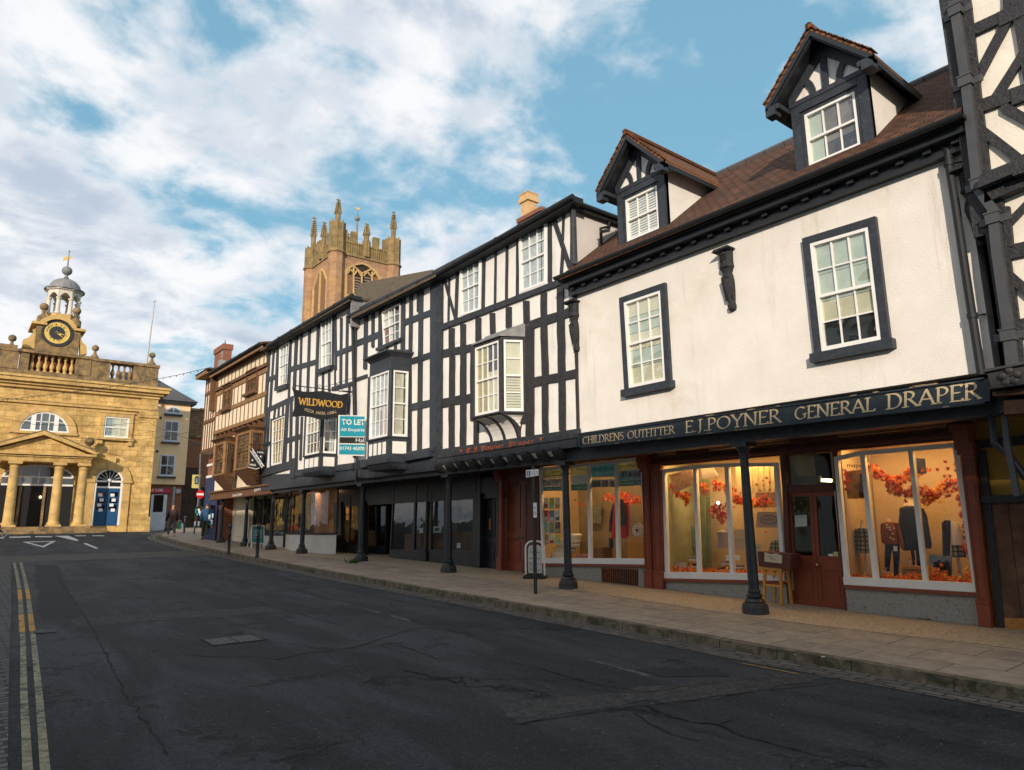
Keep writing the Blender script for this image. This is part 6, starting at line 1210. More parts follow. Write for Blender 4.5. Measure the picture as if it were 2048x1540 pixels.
# ------------------------------------------------------------------ market hall with clock (yellow sandstone)
BF = F((0, 54, 0), (1, 0, 0), (0, -1, 0))
bt = lambda x, y, d=0: BF.c(cBT, x, y, d); bb_ = lambda x, y, d=0: BF.c(cBB, x, y, d)
BC = thing('market_hall', 'golden sandstone market hall with columned portico, balustrade and blue side door', 'building', (4, 54, rz(53)))
uR = 10.72; vC = bt(900, 1300)[1]; vb0 = rz(54) - .1
mb = MB(); mb.rect(BF, -4, uR, vb0, vC - .4, -7, 0); mb.build('wall', M_ash, BC)
mb = MB(); ul = bb_(1240, 500)[0]; mb.rect(BF, ul, uR + .08, vb0, vC - .4, 0, .10); mb.rect(BF, ul - .1, uR + .2, vb0, vb0 + 1.1, 0, .25); mb.rect(BF, ul - .05, uR + .15, bb_(1330, 235)[1] - .15, bb_(1330, 200)[1], 0, .2); mb.build('corner_pier', M_ash, BC)
mb = MB(); va = bb_(700, 130)[1]; mb.rect(BF, -4, uR + .1, va - .18, va, 0, .16); mb.rect(BF, -4, uR + .12, va, va + .10, 0, .22)
mb.rect(BF, -4, uR + .15, vC - .75, vC - .55, 0, .2); mb.rect(BF, -4, uR + .35, vC - .55, vC - .38, 0, .38); mb.rect(BF, -4, uR + .65, vC - .38, vC - .14, -7.2, .62); mb.rect(BF, -4, uR + .75, vC - .14, vC, -7.2, .72); mb.build('cornice', M_ston, BC)
mb = MB(); mb.rect(BF, -4, uR + .6, vC, vC + .06, -7.1, .6); mb.build('cornice_top', M_stonw, BC)
vcap = bt(900, 1065)[1]; vbl = vC + .45; mb = MB()
e1, e2, e3, e4 = bt(265, 1100)[0], bt(690, 1100)[0], bt(1005, 1150)[0], bt(1215, 1180)[0]; uE = bt(1440, 1200)[0]
mb.rect(BF, -4, uE, vC + .06, vbl, -.9, -.1)
for a, b_ in ((-4, e1 - .55), (e1 - .5, e1), (e2, e2 + .9), (e2 + .9, e3), (e4, uE)): mb.rect(BF, a, b_ - .01, vbl, vcap - .2, -.9, -.1 + (.05 if a in (e2, -4) else 0))
mb.rect(BF, e1 - .6, e2 + .9, vcap - .2, vcap + .0, -.95, .05); mb.rect(BF, -4, e1 - .61, vcap - .22, vcap - .03, -.95, .0); mb.rect(BF, e2 + .91, uE + .05, vcap - .24, vcap - .05, -.95, -.0)
mb.rect(BF, -4, e1 - .7, vcap - .03, vcap + .18, -.95, .02)
mb.build('parapet', M_stonw, BC)
mb = MB(); mb.rect(BF, e1, e2, vbl, vcap - .2, -1.2, -.7); mb.build('parapet_back', M_rust if 'M_rust' in globals() else M_brick, BC)
def baluster(u, T, m=M_ston):
    p = BF.w(u, vbl, -.4); H = vcap - .2 - vbl; b = MB(); b.lathe(tuple(p), [(.13, 0), (.13, .08 * H), (.07, .14 * H), (.14, .3 * H), (.13, .42 * H), (.06, .62 * H), (.055, .75 * H), (.10, .84 * H), (.07, .88 * H), (.12, .92 * H), (.12, H)], 10); b.build('baluster', m, T)
for i in range(7): baluster(e1 + (e2 - e1) * (i + .5) / 7, BC)
for i in range(4): baluster(e3 + (e4 - e3) * (i + .5) / 4, BC, M_stonw)
for x, y, r in ((113, 890, .21), (865, 980, .20), (1380, 1045, .19)):
    u, v = bt(x, y, -.5); p = BF.w(u, v, -.5); b = MB(); b.ball(p, r * 1.12, 14); z0 = vcap - p.z; b.lathe(tuple(p), [(.28, z0), (.28, z0 + .08), (.12, z0 + .3), (.07, -r)], 12); b.build('ball_finial', M_stonw, BC, True)
# windows
def archpts(cu, cv, r, ry=None, a0=0, a1=180, n=20): return arc(cu, cv, r, ry or r, a0, a1, n)
L1, L2, LT = bb_(170, 345), bb_(620, 385), bb_(400, 198); cu, cv = (L1[0] + L2[0]) / 2, (L1[1] + L2[1]) / 2 - .1; rr = (L2[0] - L1[0]) / 2; ry = LT[1] - cv
mb = MB(); o_, i_ = archpts(cu, cv, rr + .45, ry + .35), archpts(cu, cv, rr, ry)
for k in range(20): mb.prism(BF, [o_[k], o_[k + 1], i_[k + 1], i_[k]], 0, .12)
mb.rect(BF, cu - rr - .5, cu + rr + .5, cv - .15, cv - .001, 0, .14); mb.build('arch_surround', M_ston, BC)
mb = MB(); i2 = archpts(cu, cv, rr - .10, ry - .1)
for k in range(20): mb.prism(BF, [i_[k], i_[k + 1], i2[k + 1], i2[k]], .0, .06)
mb.rect(BF, cu - rr, cu + rr, cv, cv + .10, 0, .07)
for du in (-.46, .46): mb.rect(BF, cu + du * rr - .13, cu + du * rr + .13, cv + .1, cv + ry * .86, 0, .065)
for du in (-.16, .16): mb.rect(BF, cu + du * rr - .03, cu + du * rr + .03, cv + .1, cv + ry * .97, 0, .05)
mb.rect(BF, cu - rr * .9, cu + rr * .9, cv + ry * .48, cv + ry * .48 + .05, 0, .05); wo = mb.build('lunette_window', M_white, BC)
g = MB(); g.prism(BF, i_, .005, .02); g.build('pane', mat('glass_grey', (.10, .12, .13), .08, .3, 1.5, spec=.8), wo)
q = [bb_(950, 242), bb_(1165, 255), bb_(1155, 428), bb_(940, 415)]; u0, u1, v0, v1 = bbox(q)
mb = MB(); 
for a in ((u0 - .25, u0, v0 - .1, v1 + .25), (u1, u1 + .25, v0 - .1, v1 + .25), (u0, u1, v1, v1 + .25)): mb.rect(BF, *a, 0, .12)
mb.rect(BF, u0 - .35, u1 + .35, v0 - .28, v0 - .1, 0, .28); mb.rect(BF, u0 - .3, u0 - .02, v0 - .6, v0 - .28, 0, .18); mb.rect(BF, u1 + .02, u1 + .3, v0 - .6, v0 - .28, 0, .18); mb.rect(BF, u0 - .3, u1 + .3, v1 + .25, v1 + .36, 0, .18); mb.build('window_surround', M_ston, BC)
sash(BF, qrect(u0, u1, v0 - .1, v1), BC, 3, 1, 1, d=.0, fw=.09, curtain=[(.05, .35, .04, .96, mat('glass_blue', (.3, .36, .38), .5), 'curtain', 0), (.35, .97, .04, .96, M_blind, 'blind', 0)])
# side door with fanlight
a, b_ = bb_(868, 820), bb_(1105, 835); cu, cv = (a[0] + b_[0]) / 2, (a[1] + b_[1]) / 2; rr = (b_[0] - a[0]) / 2; vdt = bb_(975, 890)[1]; vd0 = bb_(950, 1228)[1]
mb = MB(); o_, i_ = archpts(cu, cv, rr + .55), archpts(cu, cv, rr + .05)
for k in range(20): mb.prism(BF, [o_[k], o_[k + 1], i_[k + 1], i_[k]], 0, .14 if k % 2 else .15)
for s in (-1, 1): mb.rect(BF, min(cu + s * (rr + .05), cu + s * (rr + .5)), max(cu + s * (rr + .05), cu + s * (rr + .5)), vb0, cv - .1, 0, .12); mb.rect(BF, min(cu + s * (rr + .0), cu + s * (rr + .62)), max(cu + s * (rr + .0), cu + s * (rr + .62)), cv - .1, cv + .05, 0, .2)
mb.prism(BF, [(cu - .28, cv + rr + .85), (cu + .28, cv + rr + .85), (cu + .18, cv + rr - .02), (cu - .18, cv + rr - .02)], 0, .26); mb.build('arch_surround', M_ston, BC)
dk = MB(); dk.prism(BF, archpts(cu, cv, rr + .05) + [(cu - rr - .05, vd0), (cu + rr + .05, vd0)], 0.001, .02); dk.build('door_recess', M_dark, BC)
fr_ = MB(); o2, i2 = archpts(cu, cv, rr + .05), archpts(cu, cv, rr - .06)
for k in range(20): fr_.prism(BF, [o2[k], o2[k + 1], i2[k + 1], i2[k]], .02, .08)
for s in (-1, 1): fr_.rect(BF, min(cu + s * (rr + .05), cu + s * (rr - .07)), max(cu + s * (rr + .05), cu + s * (rr - .07)), vd0, cv, .02, .08)
fr_.rect(BF, cu - rr + .07, cu + rr - .07, cv - .06, cv + .05, .02, .085); fr_.rect(BF, cu - rr + .07, cu + rr - .07, vdt, vdt + .12, .02, .09)
for k in range(1, 8): an = math.pi * k / 8; p0, p1 = (cu + .12 * math.cos(an), cv + .12 * math.sin(an)), (cu + (rr - .05) * math.cos(an), cv + (rr - .05) * math.sin(an)); fr_.tube([BF.w(*p0, .05), BF.w(*p1, .05)], .018, 4)
fr_.rect(BF, cu - .04, cu + .04, vdt + .1, cv, .02, .086); fr_.ball(BF.w(cu, cv + .05, .05), .14, 10); fr_.build('fanlight', M_white, BC)
for s in (-1, 1):
    L_ = MB(); x0, x1 = (cu - rr + .08, cu - .015) if s < 0 else (cu + .015, cu + rr - .08); L_.rect(BF, x0, x1, vd0, vdt, .02, .05)
    do = L_.build('door', M_bluep, BC); pn = MB(); w_ = (x1 - x0)
    for j in range(3): pn.rect(BF, x0 + w_ * .15, x1 - w_ * .15, vdt - .25 - .42 * j - .32, vdt - .25 - .42 * j, .05, .055)
    pn.build('door_glass', M_blackg, do); nn = MB()
    for j in range(4): nn.rect(BF, x0 + w_ * (.2 + .15 * (j % 2)), x0 + w_ * (.55 + .15 * (j % 2)), vdt - .55 - .33 * j, vdt - .35 - .33 * j, .055, .06)
    nn.build('notice', M_txtw, do)
    pn = MB(); pn.rect(BF, x0 + w_ * .15, x1 - w_ * .15, vd0 + .15, vd0 + .75, .05, .07); pn.build('door_panel', M_bluep, do)
# portico
DP = 1.7; pc = lambda x, y: BF.c(cBB, x, y, DP)
vp0 = pc(400, 590)[1]; ve0 = pc(500, 655)[1]; uP = pc(830, 610)[0]; ap = pc(400, 372); tp = pc(872, 572); uPl = 2 * ap[0] - uP
mb = MB(); mb.rect(BF, uPl, uP, ve0, vp0 - .12, 0, DP); mb.rect(BF, uPl - .08, uP + .08, vp0 - .12, vp0, 0, DP + .1); mb.build('entablature', M_ash, BC)
mb = MB(); k = (ap[1] - tp[1]) / (tp[0] - ap[0]); hw = tp[0] - ap[0]
mb.prism(BF, [(ap[0] - hw + .3, vp0 + .12), (ap[0] + hw - .3, vp0 + .12), (ap[0], ap[1] - .3)], 0, DP - .1); mb.build('tympanum', M_ash, BC)
mb = MB(); mb.rect(BF, ap[0] - hw, ap[0] + hw, vp0, vp0 + .14, 0, DP + .25)
for s in (-1, 1): mb.prism(BF, [(ap[0] + s * hw, vp0 + .12), (ap[0] + s * hw, vp0 + .30), (ap[0], ap[1]), (ap[0], ap[1] - .26)], 0, DP + .28 + .002 * s)
mb.build('pediment_cornice', M_ston, BC)
mb = MB()
for s in (-1, 1): mb.prism(BF, [(ap[0] + s * (hw + .05), vp0 + .30), (ap[0] + s * (hw + .05), vp0 + .36), (ap[0], ap[1] + .07), (ap[0], ap[1])], 0, DP + .3)
mb.build('pediment_lead', M_stonw, BC)
zc0 = rz(52) + .30
def pcol(u, d=DP - .3):
    p = BF.w(u, zc0, d); H = ve0 - zc0; b = MB(); b.box(p.x - .38, p.x + .38, p.y - .38, p.y + .38, zc0 - .02, zc0 + .22); b.lathe(tuple(p), [(.36, .22), (.36, .34), (.30, .38), (.285, .6), (.24, H - .42), (.28, H - .40), (.28, H - .35), (.24, H - .34), (.24, H - .25), (.33, H - .16)], 20); b.box(p.x - .36, p.x + .36, p.y - .36, p.y + .36, zc0 + H - .16, zc0 + H); b.build('portico_column', M_ston, BC, True)
ucs = [pc(790, 900)[0] - .0]; c_a, c_b, c_c = pc(105, 950)[0], pc(515, 950)[0], pc(738, 950)[0]
for u in (c_a, c_b, c_c, 2 * ap[0] - c_c): pcol(u)
st_ = MB()
for i in range(3): st_.rect(BF, uPl - .4, uP + .3 + .9 * (i < 2), rz(52) - .15, rz(52) + .14 * (i + 1) - .02, 0, DP + .95 - .3 * i)
st_.build('steps', M_stonw, BC)
dkk = MB(); dkk.rect(BF, pc(160, 900)[0] - 2.2, bb_(660, 900)[0], zc0, bb_(300, 850)[1], .001, .03); dkk.build('doorway', M_dark, BC)
wfz = MB(); z1 = bb_(330, 860)[1]; zz1 = bb_(330, 790)[1]; zt1 = bb_(345, 675)[1]; ca, cb2 = bb_(8, 850)[0], bb_(660, 870)[0]; cm = (ca + cb2) / 2; rr = (cb2 - ca) / 2; AR = archpts(cm, zz1, rr, zt1 - zz1); AI = archpts(cm, zz1, rr - .12, zt1 - zz1 - .12)
g = MB(); g.prism(BF, AR + [(ca, z1), (cb2, z1)], .002, .04); g.build('tympanum_glass', mat('glass_grey', (.1, .12, .13)), BC)
for k in range(20): wfz.prism(BF, [AR[k], AR[k + 1], AI[k + 1], AI[k]], .04, .09)
wfz.rect(BF, ca, cb2, z1 - .06, z1 + .06, .04, .1); wfz.rect(BF, ca, cb2, zz1 - .04, zz1 + .05, .04, .1)
for s in (.25, .5, .75): wfz.rect(BF, ca + (cb2 - ca) * s - .03, ca + (cb2 - ca) * s + .03, z1, zz1 + (zt1 - zz1) * .8, .04, .085)
wfz.build('arch_glazing_bars', M_white, BC)
ins = MB(); zd = zc0
for (xa, xb) in ((165, 190), (385, 410)): a0, a1 = bb_(xa, 950)[0], bb_(xb, 950)[0]; ins.rect(BF, a0, a1, zd, z1 - .1, .03, .12)
ins.build('inner_door_frame', M_stonw, BC)
lm = MB(); a = bb_(365, 970, .1); lm.ball(BF.w(*a, .12), .07, 8); lm.build('porch_light', emit('lamp_warm', (1, .75, .4), 6), BC)
a = BF.c(cBB, 812, 468, .8); mb = MB(); p = BF.w(*a, .8); mb.ball(p, .29, 14); mb.lathe(tuple(p), [(.2, -.5), (.2, -.42), (.08, -.36), (.08, -.25)], 10); mb.build('ball_finial', M_stonw, BC, True)
# clock stage, lantern and dome
DC = -1.3; ct = lambda x, y, d=DC: BF.c(cBT, x, y, d)
CT = thing('clock_tower', 'stone clock stage with white lantern, lead dome and gilded vane on the market hall roof', 'clock tower', (4.4, 55.5, vC))
ccx, ccy = ct(518, 845); rc = abs(ct(664, 850)[0] - ct(372, 840)[0]) / 2; xl, xr = ct(325, 850)[0], ct(728, 850)[0]; zb, zt = vcap - .2, ct(520, 770)[1]
mb = MB(); mb.rect(BF, xl, xr, zb - .8, zt, DC - 2.6, DC); mb.build('stage', M_stonw, CT)
for s, xs, pts_ in ((-1, xl, [(325, 985), (200, 965), (210, 900), (260, 880), (310, 830), (300, 805), (325, 800)]), (1, xr, [(728, 1040), (790, 1030), (785, 960), (755, 930), (735, 895), (738, 860), (725, 860)])): mb = MB(); mb.prism(BF, [ct(*p) for p in pts_], DC - .6, DC - .05); mb.build('scroll', M_ston, CT)
mb = MB(); mb.rect(BF, xl - .3, xl + .55, zt - .14, zt + .02, DC - 2.8, DC + .2); mb.rect(BF, xr - .45, xr + .3, zt - .14 - .1, zt - .08, DC - 2.8, DC + .2)
o_, i_ = archpts(ccx, ccy, rc + .32), archpts(ccx, ccy, rc + .02)
for k in range(3, 17): mb.prism(BF, [o_[k], o_[k + 1], i_[k + 1], i_[k]], DC - 1, DC + .22)
mb.rect(BF, xl, xr, zt, ct(520, 690)[1] - .05, DC - 2.6, DC - .3)
mb.prism(BF, o_[2:19] , DC - 1, DC - .02); mb.build('clock_arch', M_ston, CT)
M_ck = mat('clock_black', (.03, .034, .036), .5, .1); M_gl = mat('gilding', (.75, .52, .13), .4, .1, 8)
mb = MB(); P = [(ccx + rc * math.cos(R(a)), ccy + rc * math.sin(R(a))) for a in range(0, 360, 10)]; mb.prism(BF, P, DC, DC + .08); ck = mb.build('clock_dial', M_ck, CT)
ra, rb_ = rc * .80, rc * .50; mb = MB(); O_, I_ = archpts(ccx, ccy, ra, a1=360, n=30), archpts(ccx, ccy, rb_, a1=360, n=30)
for k in range(30): mb.prism(BF, [O_[k], O_[k + 1], I_[k + 1], I_[k]], DC + .08, DC + .088)
mb.build('chapter_ring', mat('gilding_dull', (.34, .27, .10), .5, .1), ck); mb = MB()
for k in range(36): a, b2 = R(k * 10), R(k * 10 + 10); mb.prism(BF, [(ccx + ra * math.cos(a), ccy + ra * math.sin(a)), (ccx + ra * math.cos(b2), ccy + ra * math.sin(b2)), (ccx + ra * .90 * math.cos(b2), ccy + ra * .90 * math.sin(b2)), (ccx + ra * .90 * math.cos(a), ccy + ra * .90 * math.sin(a))], DC + .08, DC + .10); 
num = ['XII', 'I', 'II', 'III', 'IIII', 'V', 'VI', 'VII', 'VIII', 'IX', 'X', 'XI']
for i, s in enumerate(num):
    a = R(90 - 30 * i); n = len(s)
    for j, ch in enumerate(s):
        off = (j - (n - 1) / 2) * .10; t = a; r0, r1 = rb_ * 1.02, ra * .95
        def P2(r, o): return (ccx + r * math.cos(t) + o * math.sin(t), ccy + r * math.sin(t) - o * math.cos(t))
        if ch == 'I': mb.prism(BF, [P2(r0, off - .042), P2(r0, off + .042), P2(r1, off + .042), P2(r1, off - .042)], DC + .08, DC + .101)
        else:
            for sg in ((-1, 1) if ch == 'X' else (0, 1)):
                a0, a1 = (-.05 * sg, .05 * sg) if ch == 'X' else (0, (-.07 if sg else .07)); mb.prism(BF, [P2(r0, off + a0 - .035), P2(r0, off + a0 + .035), P2(r1, off + a1 + .035), P2(r1, off + a1 - .035)], DC + .08, DC + .102)
for ang, ln, wd in ((-12, .72, .045), (-38, .5, .07)):
    t = R(ang); mb.prism(BF, [(ccx - .1 * math.cos(t) + wd * math.sin(t), ccy - .1 * math.sin(t) - wd * math.cos(t)), (ccx + rc * ln * math.cos(t), ccy + rc * ln * math.sin(t)), (ccx - .1 * math.cos(t) - wd * math.sin(t), ccy - .1 * math.sin(t) + wd * math.cos(t))], DC + .11, DC + .13)
mb.build('numerals_and_hands', M_gl, ck)
for x, y in ((405, 595), (703, 635)):
    a = ct(x, y); p = BF.w(*a, DC - .3); b = MB(); b.ball(p, .27, 12); b.lathe(tuple(p), [(.34, -1.15), (.34, -.75), (.2, -.6), (.1, -.5), (.12, -.25)], 10); b.build('ball_finial', M_stonw, CT, True)
DL = DC - 1.3; ctl = lambda x, y: BF.c(cBT, x, y, DL); lx = (ctl(400, 470)[0] + ctl(760, 520)[0]) / 2; lr = (ctl(735, 540)[0] - ctl(415, 500)[0]) / 2; P0 = BF.w(lx, 0, DL); zA, zB, zD = ctl(560, 700)[1], ctl(580, 480)[1], ctl(600, 355)[1]
mb = MB(); mb.lathe((P0.x, P0.y, 0), [(lr * 1.05, zt), (lr * 1.05, zA)], 8); mb.build('lantern_base', M_ston, CT)
M_lant = mat('lantern_cream', (.62, .58, .50), .7, .1, 3)
mb = MB()
for k in range(8):
    an = R(22.5 + 45 * k); x, y = P0.x + lr * .9 * math.cos(an), P0.y + lr * .9 * math.sin(an); mb.lathe((x, y, 0), [(.2, zA), (.2, zA + .12), (.15, zA + .16), (.12, zB - .75), (.18, zB - .68), (.18, zB - .6)], 10)
mb.build('lantern_columns', M_lant, CT, True)
mb = MB(); zi = zB - .62
for k in range(8):                                    # arcaded ring: spandrels above each opening
    a0, a1 = R(22.5 + 45 * k), R(67.5 + 45 * k); p0, p1 = (P0.x + lr * .95 * math.cos(a0), P0.y + lr * .95 * math.sin(a0)), (P0.x + lr * .95 * math.cos(a1), P0.y + lr * .95 * math.sin(a1))
    fr = F((p0[0], p0[1], 0), (p1[0] - p0[0], p1[1] - p0[1], 0), (math.cos((a0 + a1) / 2), math.sin((a0 + a1) / 2), 0)); Ln = math.dist(p0, p1); n = 8
    for j in range(n): s0, s1 = j / n, (j + 1) / n; h0, h1 = zi + .38 * math.sin(math.pi * s0), zi + .38 * math.sin(math.pi * s1); mb.prism(fr, [(s0 * Ln, h0), (s1 * Ln, h1), (s1 * Ln, zB), (s0 * Ln, zB)], -.12, .04)
mb.build('lantern_arches', M_lant, CT)
mb = MB(); mb.lathe((P0.x, P0.y, 0), [(lr * 1.0, zB - .05), (lr * 1.12, zB), (lr * 1.12, zB + .08)], 8); mb.build('lantern_cornice', M_lant, CT)
mb = MB(); hd = zD - zB; mb.lathe((P0.x, P0.y, zB + .08), [(lr * 1.18, 0), (lr * 1.18, .1), (lr * .95, .14)] + [(lr * .93 * math.cos(R(a)), .14 + (hd - .2) * math.sin(R(a))) for a in (10, 25, 40, 55, 68, 78, 85)] + [(.16, hd), (.10, hd + .15), (.06, hd + .35)], 16); mb.build('dome', M_lead, CT)
zb2 = ctl(607, 280)[1]; mb = MB(); mb.ball((P0.x, P0.y, zb2), .33, 14); mb.tube([(P0.x, P0.y, zD), (P0.x, P0.y, ctl(620, 95)[1])], [.09, .02], 8); mb.ball((P0.x, P0.y, ctl(620, 100)[1]), .06, 8); mb.build('vane_stem', M_lead, CT, True)
mb = MB(); V = [ctl(*p) for p in [(565, 190), (575, 160), (600, 150), (612, 140), (625, 152), (655, 150), (640, 170), (620, 185), (595, 182)]]; mb.prism(BF, V, DL - .02, DL + .02); mb.build('weather_vane', M_gl, CT)
T = thing('flagpole', 'thin bare grey flagpole on the balustrade of the market hall', 'flagpole', tuple(BF.w(bt(1330, 1100)[0], vcap, -1))); mb = MB(); a, b_ = bt(1328, 1120, -1.0), bt(1400, 560, -1.0); mb.tube([BF.w(*a, -1), BF.w(*b_, -1)], [.07, .035], 8); mb.ball(BF.w(b_[0], b_[1] + .05, -1), .08, 8); mb.build('pole', mat('pole_pale', (.45, .44, .42), .5), T)
# ------------------------------------------------------------------ yellow house with the phone shop
YF = F((0, 60, 0), (1, 0, 0), (0, -1, 0)); yb = lambda x, y, d=0: YF.c(cBB, x, y, d)
YH = thing('rendered_house', 'ochre rendered corner house with hipped slate roof and a red phone repair sign', 'house', (12.5, 60, rz(60)))
yr = yb(1700, 500)[0]; yt = yb(1500, 95)[1]; yl = 9.5; vsf = yb(1500, 855)[1]
mb = MB(); mb.rect(YF, yl, yr, vsf, yt, -7, 0); mb.build('wall', M_yell, YH)
mb = MB(); pk = YF.c(cBT, 1450, 1250, 0); e1_ = YF.c(cBT, 1740, 1468, .4); A = [YF.w(yl, yt, .45), YF.w(yr + .45, yt, .45), YF.w(yr + .45, yt, -7.4), YF.w(yl, yt, -7.4)]; hz = yt + 2.6; B_r = [YF.w(yl, hz, -3.4), YF.w(yr - 2.6, hz, -3.4), YF.w(yr - 2.6, hz, -3.5), YF.w(yl, hz, -3.5)]; mb.hexa(A, B_r); mb.build('roof', M_slate, YH)
mb = MB(); mb.rect(YF, yl, yr + .35, yt - .2, yt + .02, -7, .35); mb.build('eaves_board', M_blk, YH)
M_wb = mat('paint_bluewhite', (.62, .66, .74), .45)
for i, (q, rows) in enumerate((([(1490, 275), (1620, 285), (1610, 475), (1478, 465)], 1), ([(1455, 585), (1590, 590), (1572, 785), (1438, 775)], 1))):
    Q = [yb(*p) for p in q]; u0, u1, v0, v1 = bbox(Q); so = sash(YF, qrect(u0, u1, v0, v1), YH, 2, 1, 1, d=0, fw=.1, m=M_wb, glass=M_blackg, bw=.05); so['label'] = ['upper white sash on the ochre house', 'lower white sash on the ochre house'][i]
    mb = MB(); mb.rect(YF, u0 - .12, u1 + .12, v0 - .14, v0 - .01, 0, .2); mb.build('sill', M_blk, YH)
for q in ([(1375, 270), (1410, 275), (1400, 470), (1372, 465)], [(1345, 580), (1375, 585), (1362, 780), (1335, 775)]):
    Q = [yb(*p) for p in q]; mb = MB(); mb.prism(YF, Q, 0, .08); mb.build('window', M_wb, YH)
a, b_ = yb(1500, 205), yb(1640, 215); cu = (a[0] + b_[0]) / 2; cv = a[1] - .02; rr = (b_[0] - a[0]) / 2; AR, AI = archpts(cu, cv, rr), archpts(cu, cv, rr - .12); mb = MB()
for k in range(20): mb.prism(YF, [AR[k], AR[k + 1], AI[k + 1], AI[k]], 0, .08)
mb.rect(YF, cu - rr, cu + rr, cv - .06, cv + .08, 0, .09); mb.rect(YF, cu - .03, cu + .03, cv, cv + rr - .1, 0, .07); mb.build('arched_window', M_wb, YH); mb = MB(); mb.prism(YF, AI, .0, .03); mb.build('arched_pane', mat('glass_grey', (.1, .12, .13)), YH)
mb = MB(); mb.rect(YF, cu - rr - .1, cu + rr + .1, cv - .2, cv - .06, 0, .2); mb.build('sill', M_blk, YH)
for x, y in ((1455, 252), (1423, 555)): a = yb(x, y); mb = MB(); mb.ball(YF.w(*a, .02), .1, 8); mb.build('wall_tie', M_blk, YH)
vg = rz(60); mb = MB(); mb.rect(YF, yl, yr - .1, vg - .3, vsf, -7, -.25); mb.build('ground_wall', M_brickx, YH)
mb = MB(); a, b_ = yb(1200, 888), yb(1560, 935); mb.rect(YF, yl + .6, yb(1556, 900)[0], b_[1], a[1], -.25, -.1); sg = mb.build('shop_sign', mat('sign_magenta', (.45, .03, .06), .5), YH); sg['label'] = 'red fascia sign of the phone repair shop'
u0, u1 = yb(1290, 900)[0], yb(1482, 905)[0]; text('MOBILE CARE', YF, qrect(u0, u1, yb(1400, 918)[1], yb(1400, 893)[1]), -.098, M_txtw, sg, offset=.01)
mb = MB(); q0, q1 = yb(1590, 895), yb(1645, 935); mb.rect(YF, q0[0], q1[0], q1[1], q0[1], -.25, -.1); mb.build('side_sign', mat('sign_magenta', (.45, .03, .06)), YH); mb = MB(); mb.lathe((0, 0, 0), [(.001, 0)], 3) if False else None
c0 = yb(1617, 915); mb.prism(YF, [(c0[0] + .2 * math.cos(R(a)), c0[1] + .2 * math.sin(R(a))) for a in range(0, 360, 30)], -.1, -.09); mb.build('side_sign_disc', mat('disc_grey', (.4, .4, .45), .5), YH)
mb = MB(); q0, q1 = yb(1375, 945), yb(1500, 1190); mb.rect(YF, q0[0], q1[0], vg, q0[1], -.25, -.12); do = mb.build('door', M_wb, YH); mb = MB(); q0, q1 = yb(1400, 950), yb(1475, 1105); mb.rect(YF, q0[0], q1[0], q1[1], q0[1], -.12, -.11); mb.build('door_glass', M_blackg, do)
mb = MB(); q0, q1 = yb(1250, 945), yb(1360, 1150); mb.rect(YF, q0[0], q1[0], q1[1], q0[1], -.25, -.14); mb.build('shop_window', M_blackg, YH)
T = thing('lamp_post', 'pale grey post standing before the phone shop sign', 'post', tuple(YF.w(yb(1575, 1000)[0], vg, 1.5))); a, b_ = YF.c(cBB, 1578, 875, 1.5), YF.c(cBB, 1560, 1060, 1.5); mb = MB(); mb.tube([YF.w(b_[0], vg, 1.5), YF.w(*a, 1.5)], .09, 8); mb.build('post', mat('post_grey', (.30, .33, .38), .5), T)
# stone and brick gatehouse in the gap
GH = thing('stone_gatehouse', 'narrow red sandstone and brick building in the gap beside the ochre house', 'building', (15, 62, rz(60)))
GF = F((0, 62, 0), (1, 0, 0), (0, -1, 0)); g0, g1 = GF.c(cBB, 1650, 600)[0], GF.c(cBB, 1900, 600)[0]; gt = GF.c(cBB, 1760, 188)[1]; gm = GF.c(cBB, 1760, 415)[1]
mb = MB(); mb.rect(GF, g0, g1, gm, gt, -5, 0); mb.build('upper_wall', M_rub, GH); mb = MB(); mb.rect(GF, g0, g1, 0, gm, -5, 0); mb.build('lower_wall', M_brickx, GH)
mb = MB(); mb.rect(GF, g0, g1, gm - .15, gm + .1, 0, .15); mb.rect(GF, g0, g1, gt, gt + .2, -5, .1); mb.rect(GF, g0 + 1.1, g1, gm + 2.2, gm + 2.35, 0, .2); mb.build('string_course', M_stonw, GH)
mb = MB(); a, b_ = GF.c(cBB, 1665, 700, 1.2), GF.c(cBB, 1735, 1230, 1.2); mb.prism(GF, [(a[0] - .3, 0), (a[0] + .1, a[1]), (b_[0] + .2, a[1]), (b_[0] + .0, 0)], 0, 1.2); mb.build('stone_buttress', mat('dark_stone', (.05, .032, .022), .95, .4, 4, .5, 12), GH)
mb = MB(); mb.rect(GF, g0 + .6, g1, 0, GF.c(cBB, 1760, 880)[1], 0, .3); mb.build('dark_arch', M_dark, GH)
# ------------------------------------------------------------------ parish church tower
CF = F((0, 80.6, 0), (1, 0, 0), (0, -1, 0)); CS = F((35.05, 0, 0), (0, -1, 0), (-1, 0, 0)); cf = lambda x, y, d=0: CF.c(cT, x, y, d)
CH = thing('church_tower', 'tall red sandstone church tower with pinnacles and battlements behind the slate house', 'church tower', (39.8, 85, 0))
X0, X1, Y0, Y1 = 35.05, cf(1305, 880)[0], 80.6, 90.0; zb = cf(520, 705)[1]; zp = cf(630, 650)[1]
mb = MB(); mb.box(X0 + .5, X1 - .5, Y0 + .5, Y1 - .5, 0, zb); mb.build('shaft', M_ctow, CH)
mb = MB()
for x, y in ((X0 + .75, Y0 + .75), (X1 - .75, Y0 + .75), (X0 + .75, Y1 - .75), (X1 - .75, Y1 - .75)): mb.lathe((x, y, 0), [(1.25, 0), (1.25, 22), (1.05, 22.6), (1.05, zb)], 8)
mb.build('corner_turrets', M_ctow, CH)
mb = MB(); mb.box(X0 + .35, X1 - .35, Y0 + .35, Y1 - .35, zb - .12, zb + .18)
